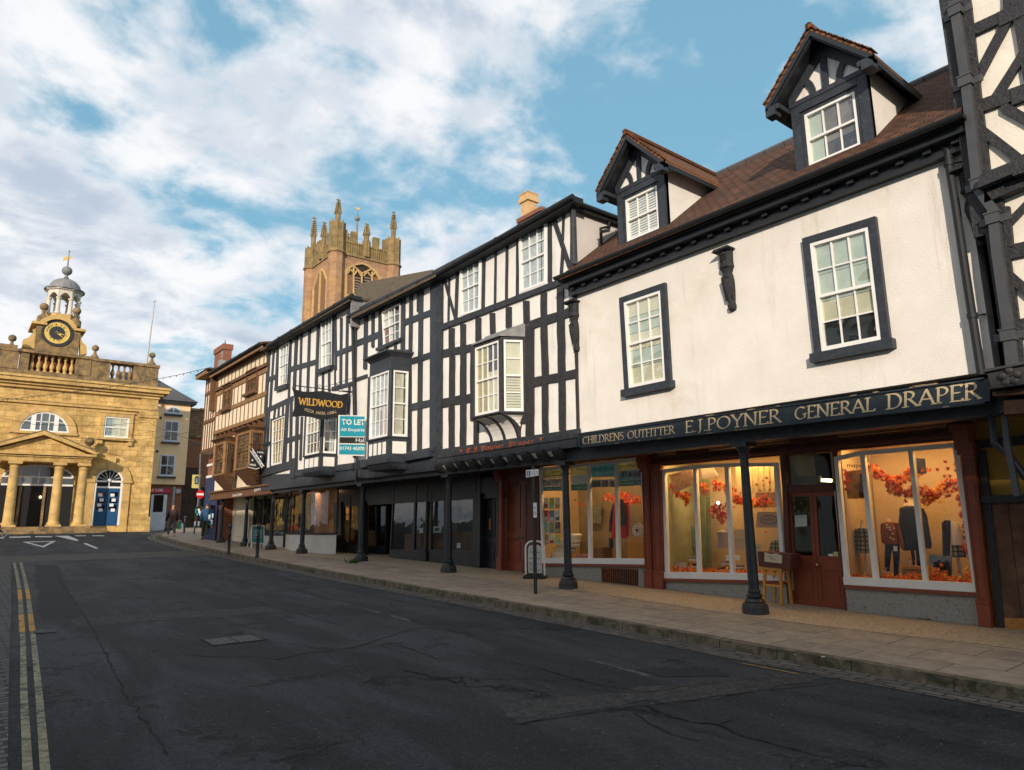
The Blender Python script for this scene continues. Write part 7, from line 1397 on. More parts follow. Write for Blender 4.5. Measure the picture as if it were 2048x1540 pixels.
for x, y in ((X0 + .75, Y0 + .75), (X1 - .75, Y0 + .75), (X0 + .75, Y1 - .75), (X1 - .75, Y1 - .75)): mb.lathe((x, y, 0), [(1.2, zb - .15), (1.25, zb + .05), (1.1, zb + .25)], 8); mb.lathe((x, y, 0), [(1.3, 22.3), (1.4, 22.6), (1.1, 22.9)], 8)
mb.build('string_course', M_pin, CH)
mb = MB(); pt = zb + 1.9
for (a, b_, c2, d2) in ((X0 + 1, X1 - 1, Y0 + .5, Y0 + .9), (X0 + 1, X1 - 1, Y1 - .9, Y1 - .5)): mb.box(a, b_, c2, d2, zb + .1, pt)
for (a, b_) in ((X0 + .5, X0 + .9), (X1 - .9, X1 - .5)): mb.box(a, b_, Y0 + 1, Y1 - 1, zb + .1, pt)
W_ = X1 - X0
for i, s in enumerate((.17, .32, .65, .8)):
    mb.box(X0 + W_ * s - .45, X0 + W_ * s + .45, Y0 + .5, Y0 + .9, pt, pt + 1.5); mb.box(X0 + .5, X0 + .9, Y0 + W_ * s - .45, Y0 + W_ * s + .45, pt, pt + 1.5); mb.box(X0 + W_ * s - .45, X0 + W_ * s + .45, Y1 - .9, Y1 - .5, pt, pt + 1.5)
n = 22
for i in range(n):                                    # blind tracery ribs
    x = X0 + 1.4 + (W_ - 2.8) * i / (n - 1); mb.box(x - .06, x + .06, Y0 + .38, Y0 + .5, zb + .2, pt); y = Y0 + 1.4 + (Y1 - Y0 - 2.8) * i / (n - 1); mb.box(X0 + .38, X0 + .5, y - .06, y + .06, zb + .2, pt)
mb.box(X0 + 1, X1 - 1, Y0 + .36, Y0 + .5, pt - .25, pt - .05); mb.box(X0 + .36, X0 + .5, Y0 + 1, Y1 - 1, pt - .25, pt - .05); mb.build('battlements', M_pin, CH)
def pinn(x, y, z, r_, h, nm='pinnacle', drum=0, dr=1.0):
    b = MB(); r = r_ * .78
    if drum:
        b.lathe((x, y, z), [(dr, 0), (dr, drum * .48), (dr * 1.05, drum * .5), (dr, drum * .52), (dr, drum), (dr * .9, drum + .12)], 8)
        for k in range(8): an = R(22.5 + 45 * k); b.lathe((x + dr * .98 * math.cos(an), y + dr * .98 * math.sin(an), z), [(.09, 0), (.09, drum + .15), (.02, drum + .4)], 6)
    z0 = z + drum; b.lathe((x, y, z0), [(r, 0), (r, h * .38), (r * 1.25, h * .4), (r * .95, h * .43), (.05, h * .95), (.16, h * .96), (.04, h)], 8)
    for i in range(8):
        t = i / 8; rr = r * (1 - t) * .95 + .05; zz = z0 + h * (.44 + .5 * t)
        for k in range(4): an = R(45 + 90 * k + 0); b.ball((x + (rr + .08) * math.cos(an), y + (rr + .08) * math.sin(an), zz), .12, 5)
    b.tube([(x - .3, y, z0 + h * .97), (x + .3, y, z0 + h * .97)], .07, 4); b.tube([(x, y, z0 + h), (x, y, z0 + h * 1.05)], .03, 4); b.build(nm, M_pin, CH)
hC = cf(560, 80)[1] - zb; pinn(X0 + .75, Y0 + .75, zb + .1, .42, hC - 3.9, drum=3.9); hR_ = cf(1258, 240)[1] - zb; pinn(X1 - .75, Y0 + .75, zb + .1, .42, hR_ - 3.6, drum=3.6); pinn(X0 + .75, Y1 - .75, zb + .1, .42, 4.9, drum=2.8)
pinn(X1 - .75, Y1 - .75, zb + .1, .4, 3.2, drum=1.5, dr=.6)
pinn(X0 + W_ * .5, Y0 + .6, zb + .2, .45, cf(905, 370)[1] - zb - 2.2, drum=2.0, dr=.5); pinn(X0 + .6, (Y0 + Y1) / 2, zb + .2, .42, 3.6, drum=1.8, dr=.5); pinn(X0 + W_ * .62, Y1 - .6, zb + .2, .45, 4.6, drum=2.0, dr=.5)
# belfry window
def poly(pts): return [cf(*p) for p in pts]
mb = MB(); out = poly([(665, 1290), (665, 950), (700, 905), (780, 865), (870, 850), (950, 880), (1040, 955), (1095, 1040), (1110, 1290)]); inn = poly([(690, 1290), (690, 965), (720, 920), (790, 885), (870, 872), (935, 900), (1010, 965), (1060, 1040), (1075, 1290)])
for k in range(len(out) - 1): mb.prism(CF, [out[k], out[k + 1], inn[k + 1], inn[k]], -.5, -.25)
for a, b_ in (((770, 880), (770, 1290)), ((868, 980), (862, 1290)), ((990, 960), (985, 1290)), ((775, 895), (868, 980)), ((980, 930), (868, 980)), ((690, 1240), (1080, 1240)), ((775, 1000), (815, 940)), ((815, 940), (862, 1010)), ((890, 1010), (930, 960)), ((930, 960), (985, 1020)), ((700, 980), (730, 930)), ((730, 930), (770, 970)), ((1000, 1000), (1020, 970))):
    p0, p1 = cf(*a), cf(*b_); mb.tube([CF.w(*p0, -.38), CF.w(*p1, -.38)], .13, 6)
mb.build('belfry_tracery', M_ctowy if False else mat('tracery_stone', (.50, .33, .14), .9, .2, 3), CH)
mb = MB(); mb.prism(CF, inn, -.5, -.46); mb.build('belfry_opening', mat('belfry_shade', (.035, .022, .016), .9), CH)
M_louv = mat('louvre_grey', (.28, .22, .19), .9, .2)
for xa, xb in ((778, 850), (898, 972)):
    mb = MB()
    for k in range(7): a, b_ = cf(xa, 1020 + 33 * k), cf(xb, 1020 + 33 * k); mb.prism(CF, [(a[0], a[1] - .12), (b_[0], a[1] - .12), (b_[0], a[1] + .03), (a[0], a[1] + .03)], -.46, -.40)
    mb.build('louvres', M_louv, CH)
mb = MB(); M_bp = mat('belfry_panel', (.22, .12, .06), .9, .5, 12)
for xa, xb, yt_ in ((690, 765, 985), (993, 1055, 1010)): a, b_ = cf(xa, yt_), cf(xb, 1280); mb.rect(CF, a[0], b_[0], b_[1], a[1], -.47, -.44)
mb.build('blind_panels', M_bp, CH)
mb = MB(); cs = lambda x, y, d=0: CS.c(cT, x, y, d); out = [cs(*p, -.45) for p in [(300, 1140), (330, 1020), (365, 925), (395, 925), (425, 980), (435, 1290), (300, 1290)]]
a, b_ = -(Y0 + 7.0), -(Y0 + 2.6); vt_ = zb - 1.2; P = [(a, vt_ - 7), (a, vt_ - 2.2), ((a + b_) / 2 - .9, vt_ - .5), ((a + b_) / 2, vt_), ((a + b_) / 2 + .9, vt_ - .5), (b_, vt_ - 2.2), (b_, vt_ - 7)]; mb.prism(CS, P, -.5, -.48); mb.build('side_window', M_bp, CH)
mb = MB()
for k in range(len(P) - 1): mb.tube([CS.w(*P[k], -.45), CS.w(*P[k + 1], -.45)], .18, 6)
mb.tube([CS.w((a + b_) / 2, vt_ - 7, -.42), CS.w((a + b_) / 2, vt_ - .2, -.42)], .16, 6); mb.build('side_tracery', mat('tracery_stone', (.5, .33, .14)), CH)
T = thing('weather_vane', 'slim mast with ball and gilded cock above the church tower', 'weather vane', ((X0 + X1) / 2, (Y0 + Y1) / 2, zb)); q = lambda x, y: (lambda r: r * (85 / r.y) + Vector((0, 0, EYE)))(ray(580 + x / 5.923, 380 + y / 5.923))
p0, p1, p2 = q(787, 600), q(797, 340), q(801, 235); mb = MB(); mb.tube([p0 - Vector((0, 0, 3)), p1, p2], [.28, .12, .06], 8); mb.ball(p1, .38, 10); mb.build('mast', M_lead, T); mb = MB(); fr = F((0, 85, 0), (1, 0, 0), (0, -1, 0)); mb.prism(fr, [(p2.x - .35, p2.z + .2), (p2.x - .1, p2.z), (p2.x + .3, p2.z + .05), (p2.x + .35, p2.z + .5), (p2.x + .1, p2.z + .25), (p2.x - .2, p2.z + .4)], -.03, .03); mb.build('cock', M_gl, T)
# ------------------------------------------------------------------ hanging signs
def hang(Y, cr): 
    fr = F((0, Y, 0), (1, 0, 0), (0, -1, 0)); return fr, (lambda x, y, d=0: fr.c(cr, x, y, d))
HF, h_ = hang(20.7, cG)
T = thing('hanging_sign', 'black wavy edged restaurant sign with gold lettering on a wrought iron bracket', 'sign', tuple(HF.w(*h_(600, 800))))
top = [(308, 648), (345, 670), (420, 690), (500, 690), (600, 682), (700, 705), (775, 720), (848, 705)]; bot = [(840, 760), (828, 860), (830, 945), (740, 940), (660, 945), (590, 962), (500, 935), (420, 925), (305, 932), (330, 850), (332, 760), (322, 690)]
mb = MB(); mb.prism(HF, [h_(*p) for p in top + bot], -.02, .02); sb = mb.build('board', mat('board_black', (.014, .016, .02), .5, .1, 5), T)
pen('WILDWOOD', ROM, HF, [h_(370, 748), h_(795, 790), h_(792, 845), h_(368, 812)], .021, M_gold2, sb, w=.14, thin=.08)
for s, q in (('PIZZA', [(428, 850), (518, 872), (512, 898), (424, 872)]), ('PASTA', [(538, 880), (626, 888), (626, 912), (536, 905)]), ('GRILL', [(642, 890), (732, 872), (736, 892), (645, 912)])): pen(s, ROM, HF, [h_(*p) for p in q], .021, M_gold, sb, w=.1, thin=.06)
mb = MB(); a, b_ = h_(330, 630), h_(905, 700); mb.tube([HF.w(*a, 0), HF.w(*b_, 0)], .016, 6); c2, d2 = h_(590, 655), h_(905, 555); mb.tube([HF.w(*c2, 0), HF.w(*d2, 0)], .009, 6)
for cx, cy, r in ((570, 640, .07), (860, 640, .10), (750, 640, .08)):
    u, v = h_(cx, cy); mb.tube([HF.w(u + r * (1 - t / 14) * math.cos(t * .6), v + r * (1 - t / 14) * math.sin(t * .6), 0) for t in range(13)], .009, 5)
mb.tube([HF.w(*h_(720, 600), 0), HF.w(*h_(800, 680), 0), HF.w(*h_(905, 690), 0)], .012, 6)
for x in (430, 490, 680, 770): mb.tube([HF.w(*h_(x, 645 + (x - 430) * .11), 0), HF.w(*h_(x, 700), 0)], .007, 5)
mb.tube([HF.w(*h_(905, 540), 0), HF.w(*h_(905, 720), 0)], .02, 6); mb.build('bracket', M_iron, T)
TFm, t_ = hang(19.55, cD); T = thing('to_let_board', 'blue and white TO LET board fixed beside the wide canted bay', 'board', tuple(TFm.w(*t_(1550, 100))))
q = [TFm.p(677, 830), TFm.p(729.5, 831), TFm.p(729, 912), TFm.p(675.5, 911)]
mb = MB(); mb.prism(TFm, q, -.015, .0); sb = mb.build('board', M_white, T)
for t0, t1, mm in ((.475, .975, M_skyb), (.305, .455, mat('board_dark', (.03, .03, .028), .5)), (.03, .275, M_skyb)): mb = MB(); mb.prism(TFm, sub(q, .05, 1, t0, t1), 0, .004); mb.build('colour_panel', mm, T)
text('TO LET', TFm, sub(q, .12, 1.0, .76, .90), .006, M_txtw, sb, offset=.03); text('All Enquirie', TFm, sub(q, .09, .99, .58, .68), .006, M_txtw, sb, offset=.015); text('Hal', TFm, sub(q, .66, .97, .335, .435), .006, M_txtw, sb); text('01743 45070', TFm, sub(q, .06, .99, .135, .225), .006, M_txtw, sb, offset=.02)
mb = MB(); a = bil(q, .75, 0); mb.box(a[0] - .03, a[0] + .03, 19.57, 19.63, a[1] - .8, a[1] + .6); mb.box(a[0], 9.95, 19.57, 19.63, a[1] - .7, a[1] - .64); mb.build('post', M_tim, T)
VF, v_ = hang(28.3, cM); T = thing('hanging_sign', 'black shield shaped sign with a white diagonal band, beside the brown oriel', 'sign', tuple(VF.w(*v_(900, 450))))
mb = MB(); mb.prism(VF, [v_(*p) for p in [(835, 335), (870, 355), (920, 345), (985, 365), (1010, 350), (985, 400), (990, 450), (975, 500), (995, 560), (940, 570), (895, 582), (850, 570), (805, 560), (825, 500), (830, 430), (822, 380)]], -.015, .015); sb = mb.build('board', M_blk, T)
mb = MB(); mb.prism(VF, [v_(*p) for p in [(852, 330), (998, 548), (968, 572), (822, 362)]], .015, .02); mb.build('band', M_blk, T)
for e in ([(852, 330), (998, 548), (993, 551), (847, 333)], [(827, 358), (973, 568), (968, 572), (822, 362)], [(805, 560), (850, 572), (895, 584), (940, 572), (940, 566), (895, 577), (850, 565), (806, 554)]): mb = MB(); mb.prism(VF, [v_(*p) for p in e], .02, .024); mb.build('white_edge', M_txtw, T)
text("VALENTINE'S", VF, [v_(*p) for p in [(858, 348), (990, 545), (970, 562), (838, 364)]], .026, M_txtw, sb, offset=.02); text('1990', VF, [v_(*p) for p in [(915, 372), (985, 378), (985, 396), (915, 390)]], .02, M_txtw, sb, offset=.02); text('WALK', VF, [v_(*p) for p in [(820, 515), (900, 522), (900, 548), (820, 541)]], .02, M_txtw, sb, offset=.02)
for x, y in ((955, 432), (855, 476)): mb = MB(); mb.prism(VF, [v_(x - 11, y), v_(x, y + 13), v_(x + 11, y), v_(x, y - 13)], .016, .022); mb.build('diamond', M_txtw, T)
mb = MB(); mb.tube([VF.w(*v_(820, 292), 0), VF.w(*v_(1060, 300), 0)], .02, 6); mb.tube([VF.w(*v_(870, 295), 0), VF.w(*v_(872, 352), 0)], .008, 5); mb.tube([VF.w(*v_(985, 298), 0), VF.w(*v_(985, 365), 0)], .008, 5); mb.tube([VF.w(*v_(1060, 290), 0), VF.w(*v_(990, 360), 0)], .012, 5); mb.build('bracket', M_iron, T)
NF, n_ = hang(45.0, cM); T = thing('hanging_sign', 'small pale yellow sign with a dark arched picture, above the no entry sign', 'sign', tuple(NF.w(*n_(195, 720))))
mb = MB(); mb.prism(NF, [n_(*p) for p in [(148, 648), (250, 650), (232, 810), (138, 805)]], -.02, .02); mb.build('board', mat('sign_cream', (.62, .52, .16), .6), T); mb = MB(); mb.prism(NF, [n_(*p) for p in [(172, 760), (172, 690), (190, 662), (215, 665), (222, 700), (215, 762)]], .02, .026); mb.build('picture', mat('sign_navy2', (.03, .04, .08), .6), T)
mb = MB(); mb.prism(NF, [n_(*p) for p in [(183, 745), (188, 690), (205, 690), (208, 745)]], .026, .03); mb.build('picture_figure', mat('figure_green', (.2, .28, .22), .6), T); mb = MB(); mb.tube([NF.w(*n_(245, 560), 0), NF.w(*n_(232, 1060), 0)], .03, 6); mb.tube([NF.w(*n_(100, 292), 0), NF.w(*n_(300, 292), 0)], .025, 5); mb.build('bracket', M_iron, T)
ENF, n2 = hang(43.0, cM); T = thing('road_sign', 'round red no entry sign with white bar on a grey post', 'road sign', tuple(ENF.w(*n2(180, 1300))))
c0 = n2(238, 880); r0 = abs(n2(285, 880)[0] - n2(190, 880)[0]) / 2; mb = MB(); mb.prism(ENF, [(c0[0] + r0 * math.cos(R(a)), c0[1] + r0 * 1.15 * math.sin(R(a))) for a in range(0, 360, 15)], 0, .02); mb.build('disc', M_sred, T); mb = MB(); mb.prism(ENF, [(c0[0] - r0 * .85, c0[1] - .06), (c0[0] + r0 * .85, c0[1] - .06), (c0[0] + r0 * .85, c0[1] + .06), (c0[0] - r0 * .85, c0[1] + .06)], .02, .026); mb.build('bar', M_txtw, T)
a, b_ = n2(245, 400), n2(170, 1300); b_ = (b_[0] + .0, pz(43, 9.8)); mb = MB(); mb.tube([ENF.w(a[0], a[1], -.03), ENF.w(c0[0] - .05, c0[1], -.03), ENF.w(*b_, -.03)], .045, 8); mb.build('post', mat('post_dim', (.12, .12, .13), .5), T)
# wires strung across the street
def wire(pts, y0, y1, lab, r=.012, cr=cBT, bulbs=0):
    P = []
    for i, p in enumerate(pts):
        Y = y0 + (y1 - y0) * i / (len(pts) - 1); rr_ = ray(cr[0] + p[0] / cr[2], cr[1] + p[1] / cr[2]); P.append(rr_ * (Y / rr_.y) + Vector((0, 0, EYE)))
    T = thing('overhead_wire', lab, 'wire', tuple(P[0]), 'wires strung over the street'); mb = MB(); mb.tube(P, r, 5); mb.build('cable', M_blk, T)
    if bulbs:
        mb = MB()
        for a, b in zip(P, P[1:]):
            for k in range(bulbs): q = a.lerp(b, k / bulbs); mb.tube([q, q - Vector((0, 0, .09))], .022, 4)
        mb.build('bulbs', M_blk, T)
wire([(-50, 1452), (150, 1435), (400, 1405), (700, 1370), (1000, 1328), (1300, 1282), (1600, 1225), (1920, 1150)], 50, 40, 'long festoon cable rising from the market hall to the brick chimney', .016, bulbs=5)
wire([(-20, 250), (300, 310), (700, 325), (1000, 318), (1345, 292)], 52, 53, 'thin wire crossing in front of the lunette window', cr=cBB); wire([(670, 435), (1000, 450), (1300, 445), (1600, 405), (1850, 350)], 53, 44, 'thin wire sagging past the square window of the market hall', cr=cBB); wire([(1345, 292), (1500, 370), (1700, 440), (1850, 500)], 53, 44, 'thin wire dropping across the ochre house', cr=cBB)
wire([(150, 560), (560, 470), (880, 465), (1180, 360), (1530, 260)], 30, 20.4, 'thin wire running along the slate timbered fronts', r=.006, cr=cC) if False else None
# ------------------------------------------------------------------ street furniture
def foot(px_, py_): x, y = gnd(px_, py_, lambda yy: pz(yy, 9)); return x, y, pz(y, x)
GB = 'bollards along the pavement'
for (bx, by, ty, l) in ((457, 1107, 1049, 'black ball topped bollard left of the teal board'), (514, 1115, 1050, 'black ball topped bollard standing right before the teal board'), (368, 1067, 1032, 'far black bollard behind the walking man')):
    x, y, z = foot(bx, by); R_ = math.hypot(x, y); rt = ray(bx + (0 if by < 1070 else (6 if bx == 457 else 3)), ty); H = (rt.z / math.hypot(rt.x, rt.y)) * R_ + EYE - z
    T = thing('bollard', l, 'bollard', (x, y, z), GB); mb = MB(); mb.lathe((x, y, z), [(.07, -.02), (.07, .05), (.055, .08), (.05, H * .62), (.065, H * .64), (.065, H * .67), (.045, H * .69), (.04, H * .85), (.06, H * .87), (.05, H * .89)], 12); mb.build('shaft', M_iron, T, True); mb = MB(); mb.ball((x, y, z + H * .94), .075, 12); mb.build('ball', M_iron, T, True)
# parking sign post
x, y, z = foot(1071, 1188); PFm = F((0, y, 0), (math.cos(R(-40)), math.sin(R(-40)), 0), (-math.sin(R(40)), -math.cos(R(40)), 0)); PFm.o = Vector((x, y, 0))
T = thing('sign_post', 'black post with a small parking plate, in front of the oxblood door', 'sign post', (x, y, z)); zt_s = PFm.p(1068, 932)[1]; mb = MB(); mb.tube([(x, y, z - .02), (x, y, zt_s)], .036, 12); mb.build('post', M_iron, T, True)
q = [PFm.p(1051.5, 940.5, .05), PFm.p(1077, 938, .05), PFm.p(1077.5, 951, .05), PFm.p(1052, 955, .05)]; mb = MB(); mb.prism(PFm, q, .04, .055); pl = mb.build('parking_plate', M_txtw, T); mb = MB(); mb.prism(PFm, sub(q, .06, .34, .15, .85), .055, .058); mb.build('blue_square', mat('sign_blue', (.02, .07, .3), .5), T)
text('&', PFm, sub(q, .12, .28, .22, .78), .06, M_txtw, pl); text('Parking with', PFm, sub(q, .40, .94, .55, .75), .056, M_txtk, pl); text('loading only', PFm, sub(q, .40, .94, .25, .45), .056, M_txtk, pl)
q = [PFm.p(1066.5, 1005.5, .05), PFm.p(1073.5, 1005.5, .05), PFm.p(1073.8, 1035, .05), PFm.p(1066.8, 1035, .05)]; mb = MB(); mb.prism(PFm, q, .038, .045); st = mb.build('sticker', M_txtw, T); text('NOTICE', PFm, [bil(q, .2, .95), bil(q, .2, .05), bil(q, .8, .05), bil(q, .8, .95)][0:4] if False else sub(q, .2, .8, .55, .75), .047, M_txtk, st); text('9-6', PFm, sub(q, .2, .8, .2, .45), .047, M_txtk, st)
# swing sign
x, y, z = foot(1068, 1160); SWF = F((x, y, 0), (math.cos(R(-52)), math.sin(R(-52)), 0), (-math.sin(R(52)), -math.cos(R(52)), 0)); w_ = lambda a, b, d=0: SWF.c(cS1, a, b, d)
T = thing('swing_sign', 'white framed pavement swing sign on a dark rubber base', 'pavement sign', (x, y, z)); l_, r_2, tp_ = w_(222, 1280), w_(382, 1280), w_(300, 952); mb = MB(); cx = (l_[0] + r_2[0]) / 2; hw = (r_2[0] - l_[0]) / 2; zt_ = tp_[1]
path = [(cx - hw, z + .05), (cx - hw, zt_ - .18)] + arc(cx - hw + .16, zt_ - .16, .16, .16, 180, 90, 5) + arc(cx + hw - .16, zt_ - .16, .16, .16, 90, 0, 5) + [(cx + hw, zt_ - .18), (cx + hw, z + .05)]; mb.tube([SWF.w(a, b, 0) for a, b in path], .022, 8); mb.build('frame', M_white, T, True)
mb = MB(); pts = [(cx - hw + .06, z + .12), (cx + hw - .06, z + .12), (cx + hw - .06, zt_ - .2)] + arc(cx + hw - .16, zt_ - .18, .10, .10, 0, 90, 4) + arc(cx - hw + .16, zt_ - .18, .10, .10, 90, 180, 4); mb.prism(SWF, pts, -.01, .01); pn = mb.build('panel', mat('panel_white', (.55, .55, .50), .5, .08, 4), T)
for i, s in enumerate(('Opening', 'Mon - Sat', 'Dry cleaning', 'Alterations', 'Garments')): text(s, SWF, qrect(cx - hw * .55, cx + hw * .55, zt_ - .28 - .13 * i, zt_ - .23 - .13 * i), .011, M_txtk, pn)
text('S', SWF, qrect(cx - hw * .6, cx - hw * .1, z + .22, z + .38), .011, mat('lettering_grey', (.3, .3, .3), .6), pn); mb = MB(); mb.prism(SWF, [(cx - hw - .03, z), (cx + hw + .03, z), (cx + hw + .03, z + .05), (cx + hw - .05, z + .11), (cx - hw + .05, z + .11), (cx - hw - .03, z + .05)], -.2, .2); mb.build('base', mat('rubber', (.03, .03, .028), .7), T)
# teal A-board
AF = F((0, 25.6, 0), (1, 0, 0), (0, -1, 0)); x, y, z = foot(515, 1097); AF = F((0, y, 0), (1, 0, 0), (0, -1, 0)); a_ = lambda p, q, d=0: AF.c(cD, p, q, d); T = thing('a_board', 'teal pavement A-board in a white frame behind the bollard', 'pavement sign', (x, y, z))
Q = [a_(525, 1028), a_(658, 1025), a_(658, 1215), a_(522, 1210)]; mb = MB()
for s in ((0, .06, 0, 1), (.94, 1, 0, 1), (0, 1, .96, 1), (0, 1, 0, .04)): mb.prism(AF, sub(Q, *s), -.02, .02)
for s in (0, .94): a0 = bil(Q, s, 0); mb.rect(AF, a0[0], a0[0] + .05, z, a0[1], -.02, .02); mb.tube([AF.w(a0[0] + .02, Q[0][1], -.05), AF.w(a0[0] + .02, z, -.5)], .02, 5)
mb.build('frame', M_white, T); mb = MB(); mb.prism(AF, sub(Q, .06, .94, .04, .96), -.012, .01); pn = mb.build('panel', M_teal, T)
for i, s in enumerate(('OPEN', 'COFFEE', 'BREAKFAST', 'LUNCHES')): text(s, AF, sub(Q, .2, .8, .66 - .12 * i, .73 - .12 * i), .012, M_txtw, pn)
# stool with the brown box
STF = F((11.17, 0, 0), (0, -1, 0), (-1, 0, 0)); s_ = lambda a, b, d=0: STF.c(cS2, a, b, d); tl, tr, bl, br = s_(962, 1065), s_(1083, 1072), s_(958, 1360), s_(1092, 1368); z0 = pz(-bl[0], 11.1)
M_beech = mat('stool_wood', (.55, .26, .05), .45, .12, 12); T = thing('bar_stool', 'tall orange wooden stool by the double doors', 'stool', tuple(STF.w((bl[0] + br[0]) / 2, z0, -.15)))
for i, (a, b_) in enumerate(((tl, bl), (tr, br))):
    for dd, sp in ((0, 0), (-.26, -.06)):
        mb = MB(); s = .022; ix = .03 if dd else 0; ix *= (1 if i == 0 else -1); mb.hexa([STF.w(b_[0] - s, z0, dd - s + sp), STF.w(b_[0] + s, z0, dd - s + sp), STF.w(b_[0] + s, z0, dd + s + sp), STF.w(b_[0] - s, z0, dd + s + sp)], [STF.w(a[0] - s + ix, a[1], dd - s), STF.w(a[0] + s + ix, a[1], dd - s), STF.w(a[0] + s + ix, a[1], dd + s), STF.w(a[0] - s + ix, a[1], dd + s)]); mb.build('leg', M_beech, T)
for t in (.15, .47):
    a, b_ = (tl[0] + (bl[0] - tl[0]) * t, tl[1] + (z0 - tl[1]) * t), (tr[0] + (br[0] - tr[0]) * t, tr[1] + (z0 - tr[1]) * t); mb = MB(); mb.rect(STF, a[0], b_[0], a[1] - .02, a[1] + .02, -.015, .015); mb.build('stretcher', M_beech, T); mb = MB(); mb.rect(STF, a[0], b_[0], a[1] + .04, a[1] + .08, -.30, -.27); mb.build('stretcher', M_beech, T)
mb = MB(); mb.rect(STF, tl[0] - .04, tr[0] + .04, tl[1] - .02, tl[1] + .02, -.31, .04); mb.build('seat', M_beech, T)
T = thing('wooden_box', 'dark red brown wooden box with a handwritten note, resting on the stool', 'box', tuple(STF.w((tl[0] + tr[0]) / 2, tl[1] + .02, -.12))); q = [s_(905, 935, .05), s_(1162, 955, .05), s_(1152, 1075, .05), s_(915, 1050, .05)]
mb = MB(); mb.prism(STF, q, -.26, .05); bo_ = mb.build('box', mat('box_redwood', (.10, .032, .022), .6, .25, 12, .3), T); mb = MB(); mb.prism(STF, [s_(*p, .05) for p in [(960, 940), (1005, 955), (1050, 950), (1095, 965), (1093, 1028), (960, 1012)]], .051, .056); mb.build('note', mat('note_paper', (.62, .52, .36), .8), T)
mb = MB()
for i in range(3): a = s_(985 + 12 * i, 975 + 12 * i, .056); mb.tube([STF.w(a[0] + k * .012, a[1] + .008 * math.sin(k * 2.1), .058) for k in range(9)], .0022, 4)
mb.build('handwriting', M_txtk, T)
# weeds at the worn column and litter
def weeds(px_, py_, n, lab):
    x, y, z = foot(px_, py_); mb = MB()
    for i in range(n):
        a, l = random.uniform(0, 6.28), random.uniform(.04, .16); p = Vector((x + random.gauss(0, .09), y + random.gauss(0, .09), z)); d = Vector((math.cos(a), math.sin(a), random.uniform(.5, 1.4))) * l; s = Vector((-math.sin(a), math.cos(a), 0)) * .014
        mb.raw([p - s, p + s, p + d * .6 + s * 1.6, p + d, p + d * .6 - s * 1.6], [(0, 1, 2, 3, 4)])
    o = mb.build('weeds', mat('weed_green', (.05, .12, .02), .7, .4, 20)); tag(o, lab, 'weeds'); o['kind'] = 'stuff'
weeds(707, 1127, 42, 'tuft of green weeds at the foot of the worn column')
def flake(name, m, spots, lab, cat):
    mb = MB()
    for px_, py_, s in spots:
        x, y, z = foot(px_, py_); n = 6; mb.raw([(x + s * random.uniform(.6, 1) * math.cos(k * 6.28 / n), y + s * random.uniform(.6, 1) * math.sin(k * 6.28 / n), z + .008 + .006 * random.random()) for k in range(n)], [tuple(range(n))])
    o = mb.build(name, m); tag(o, lab, cat); o['kind'] = 'stuff'
flake('litter', mat('litter_pale', (.5, .47, .4), .8), [(1326, 1215, .03), (872, 1136, .05), (836, 1135, .04), (1646, 1312, .03), (1590, 1308, .02)], 'small scraps of pale litter on the pavement', 'litter')
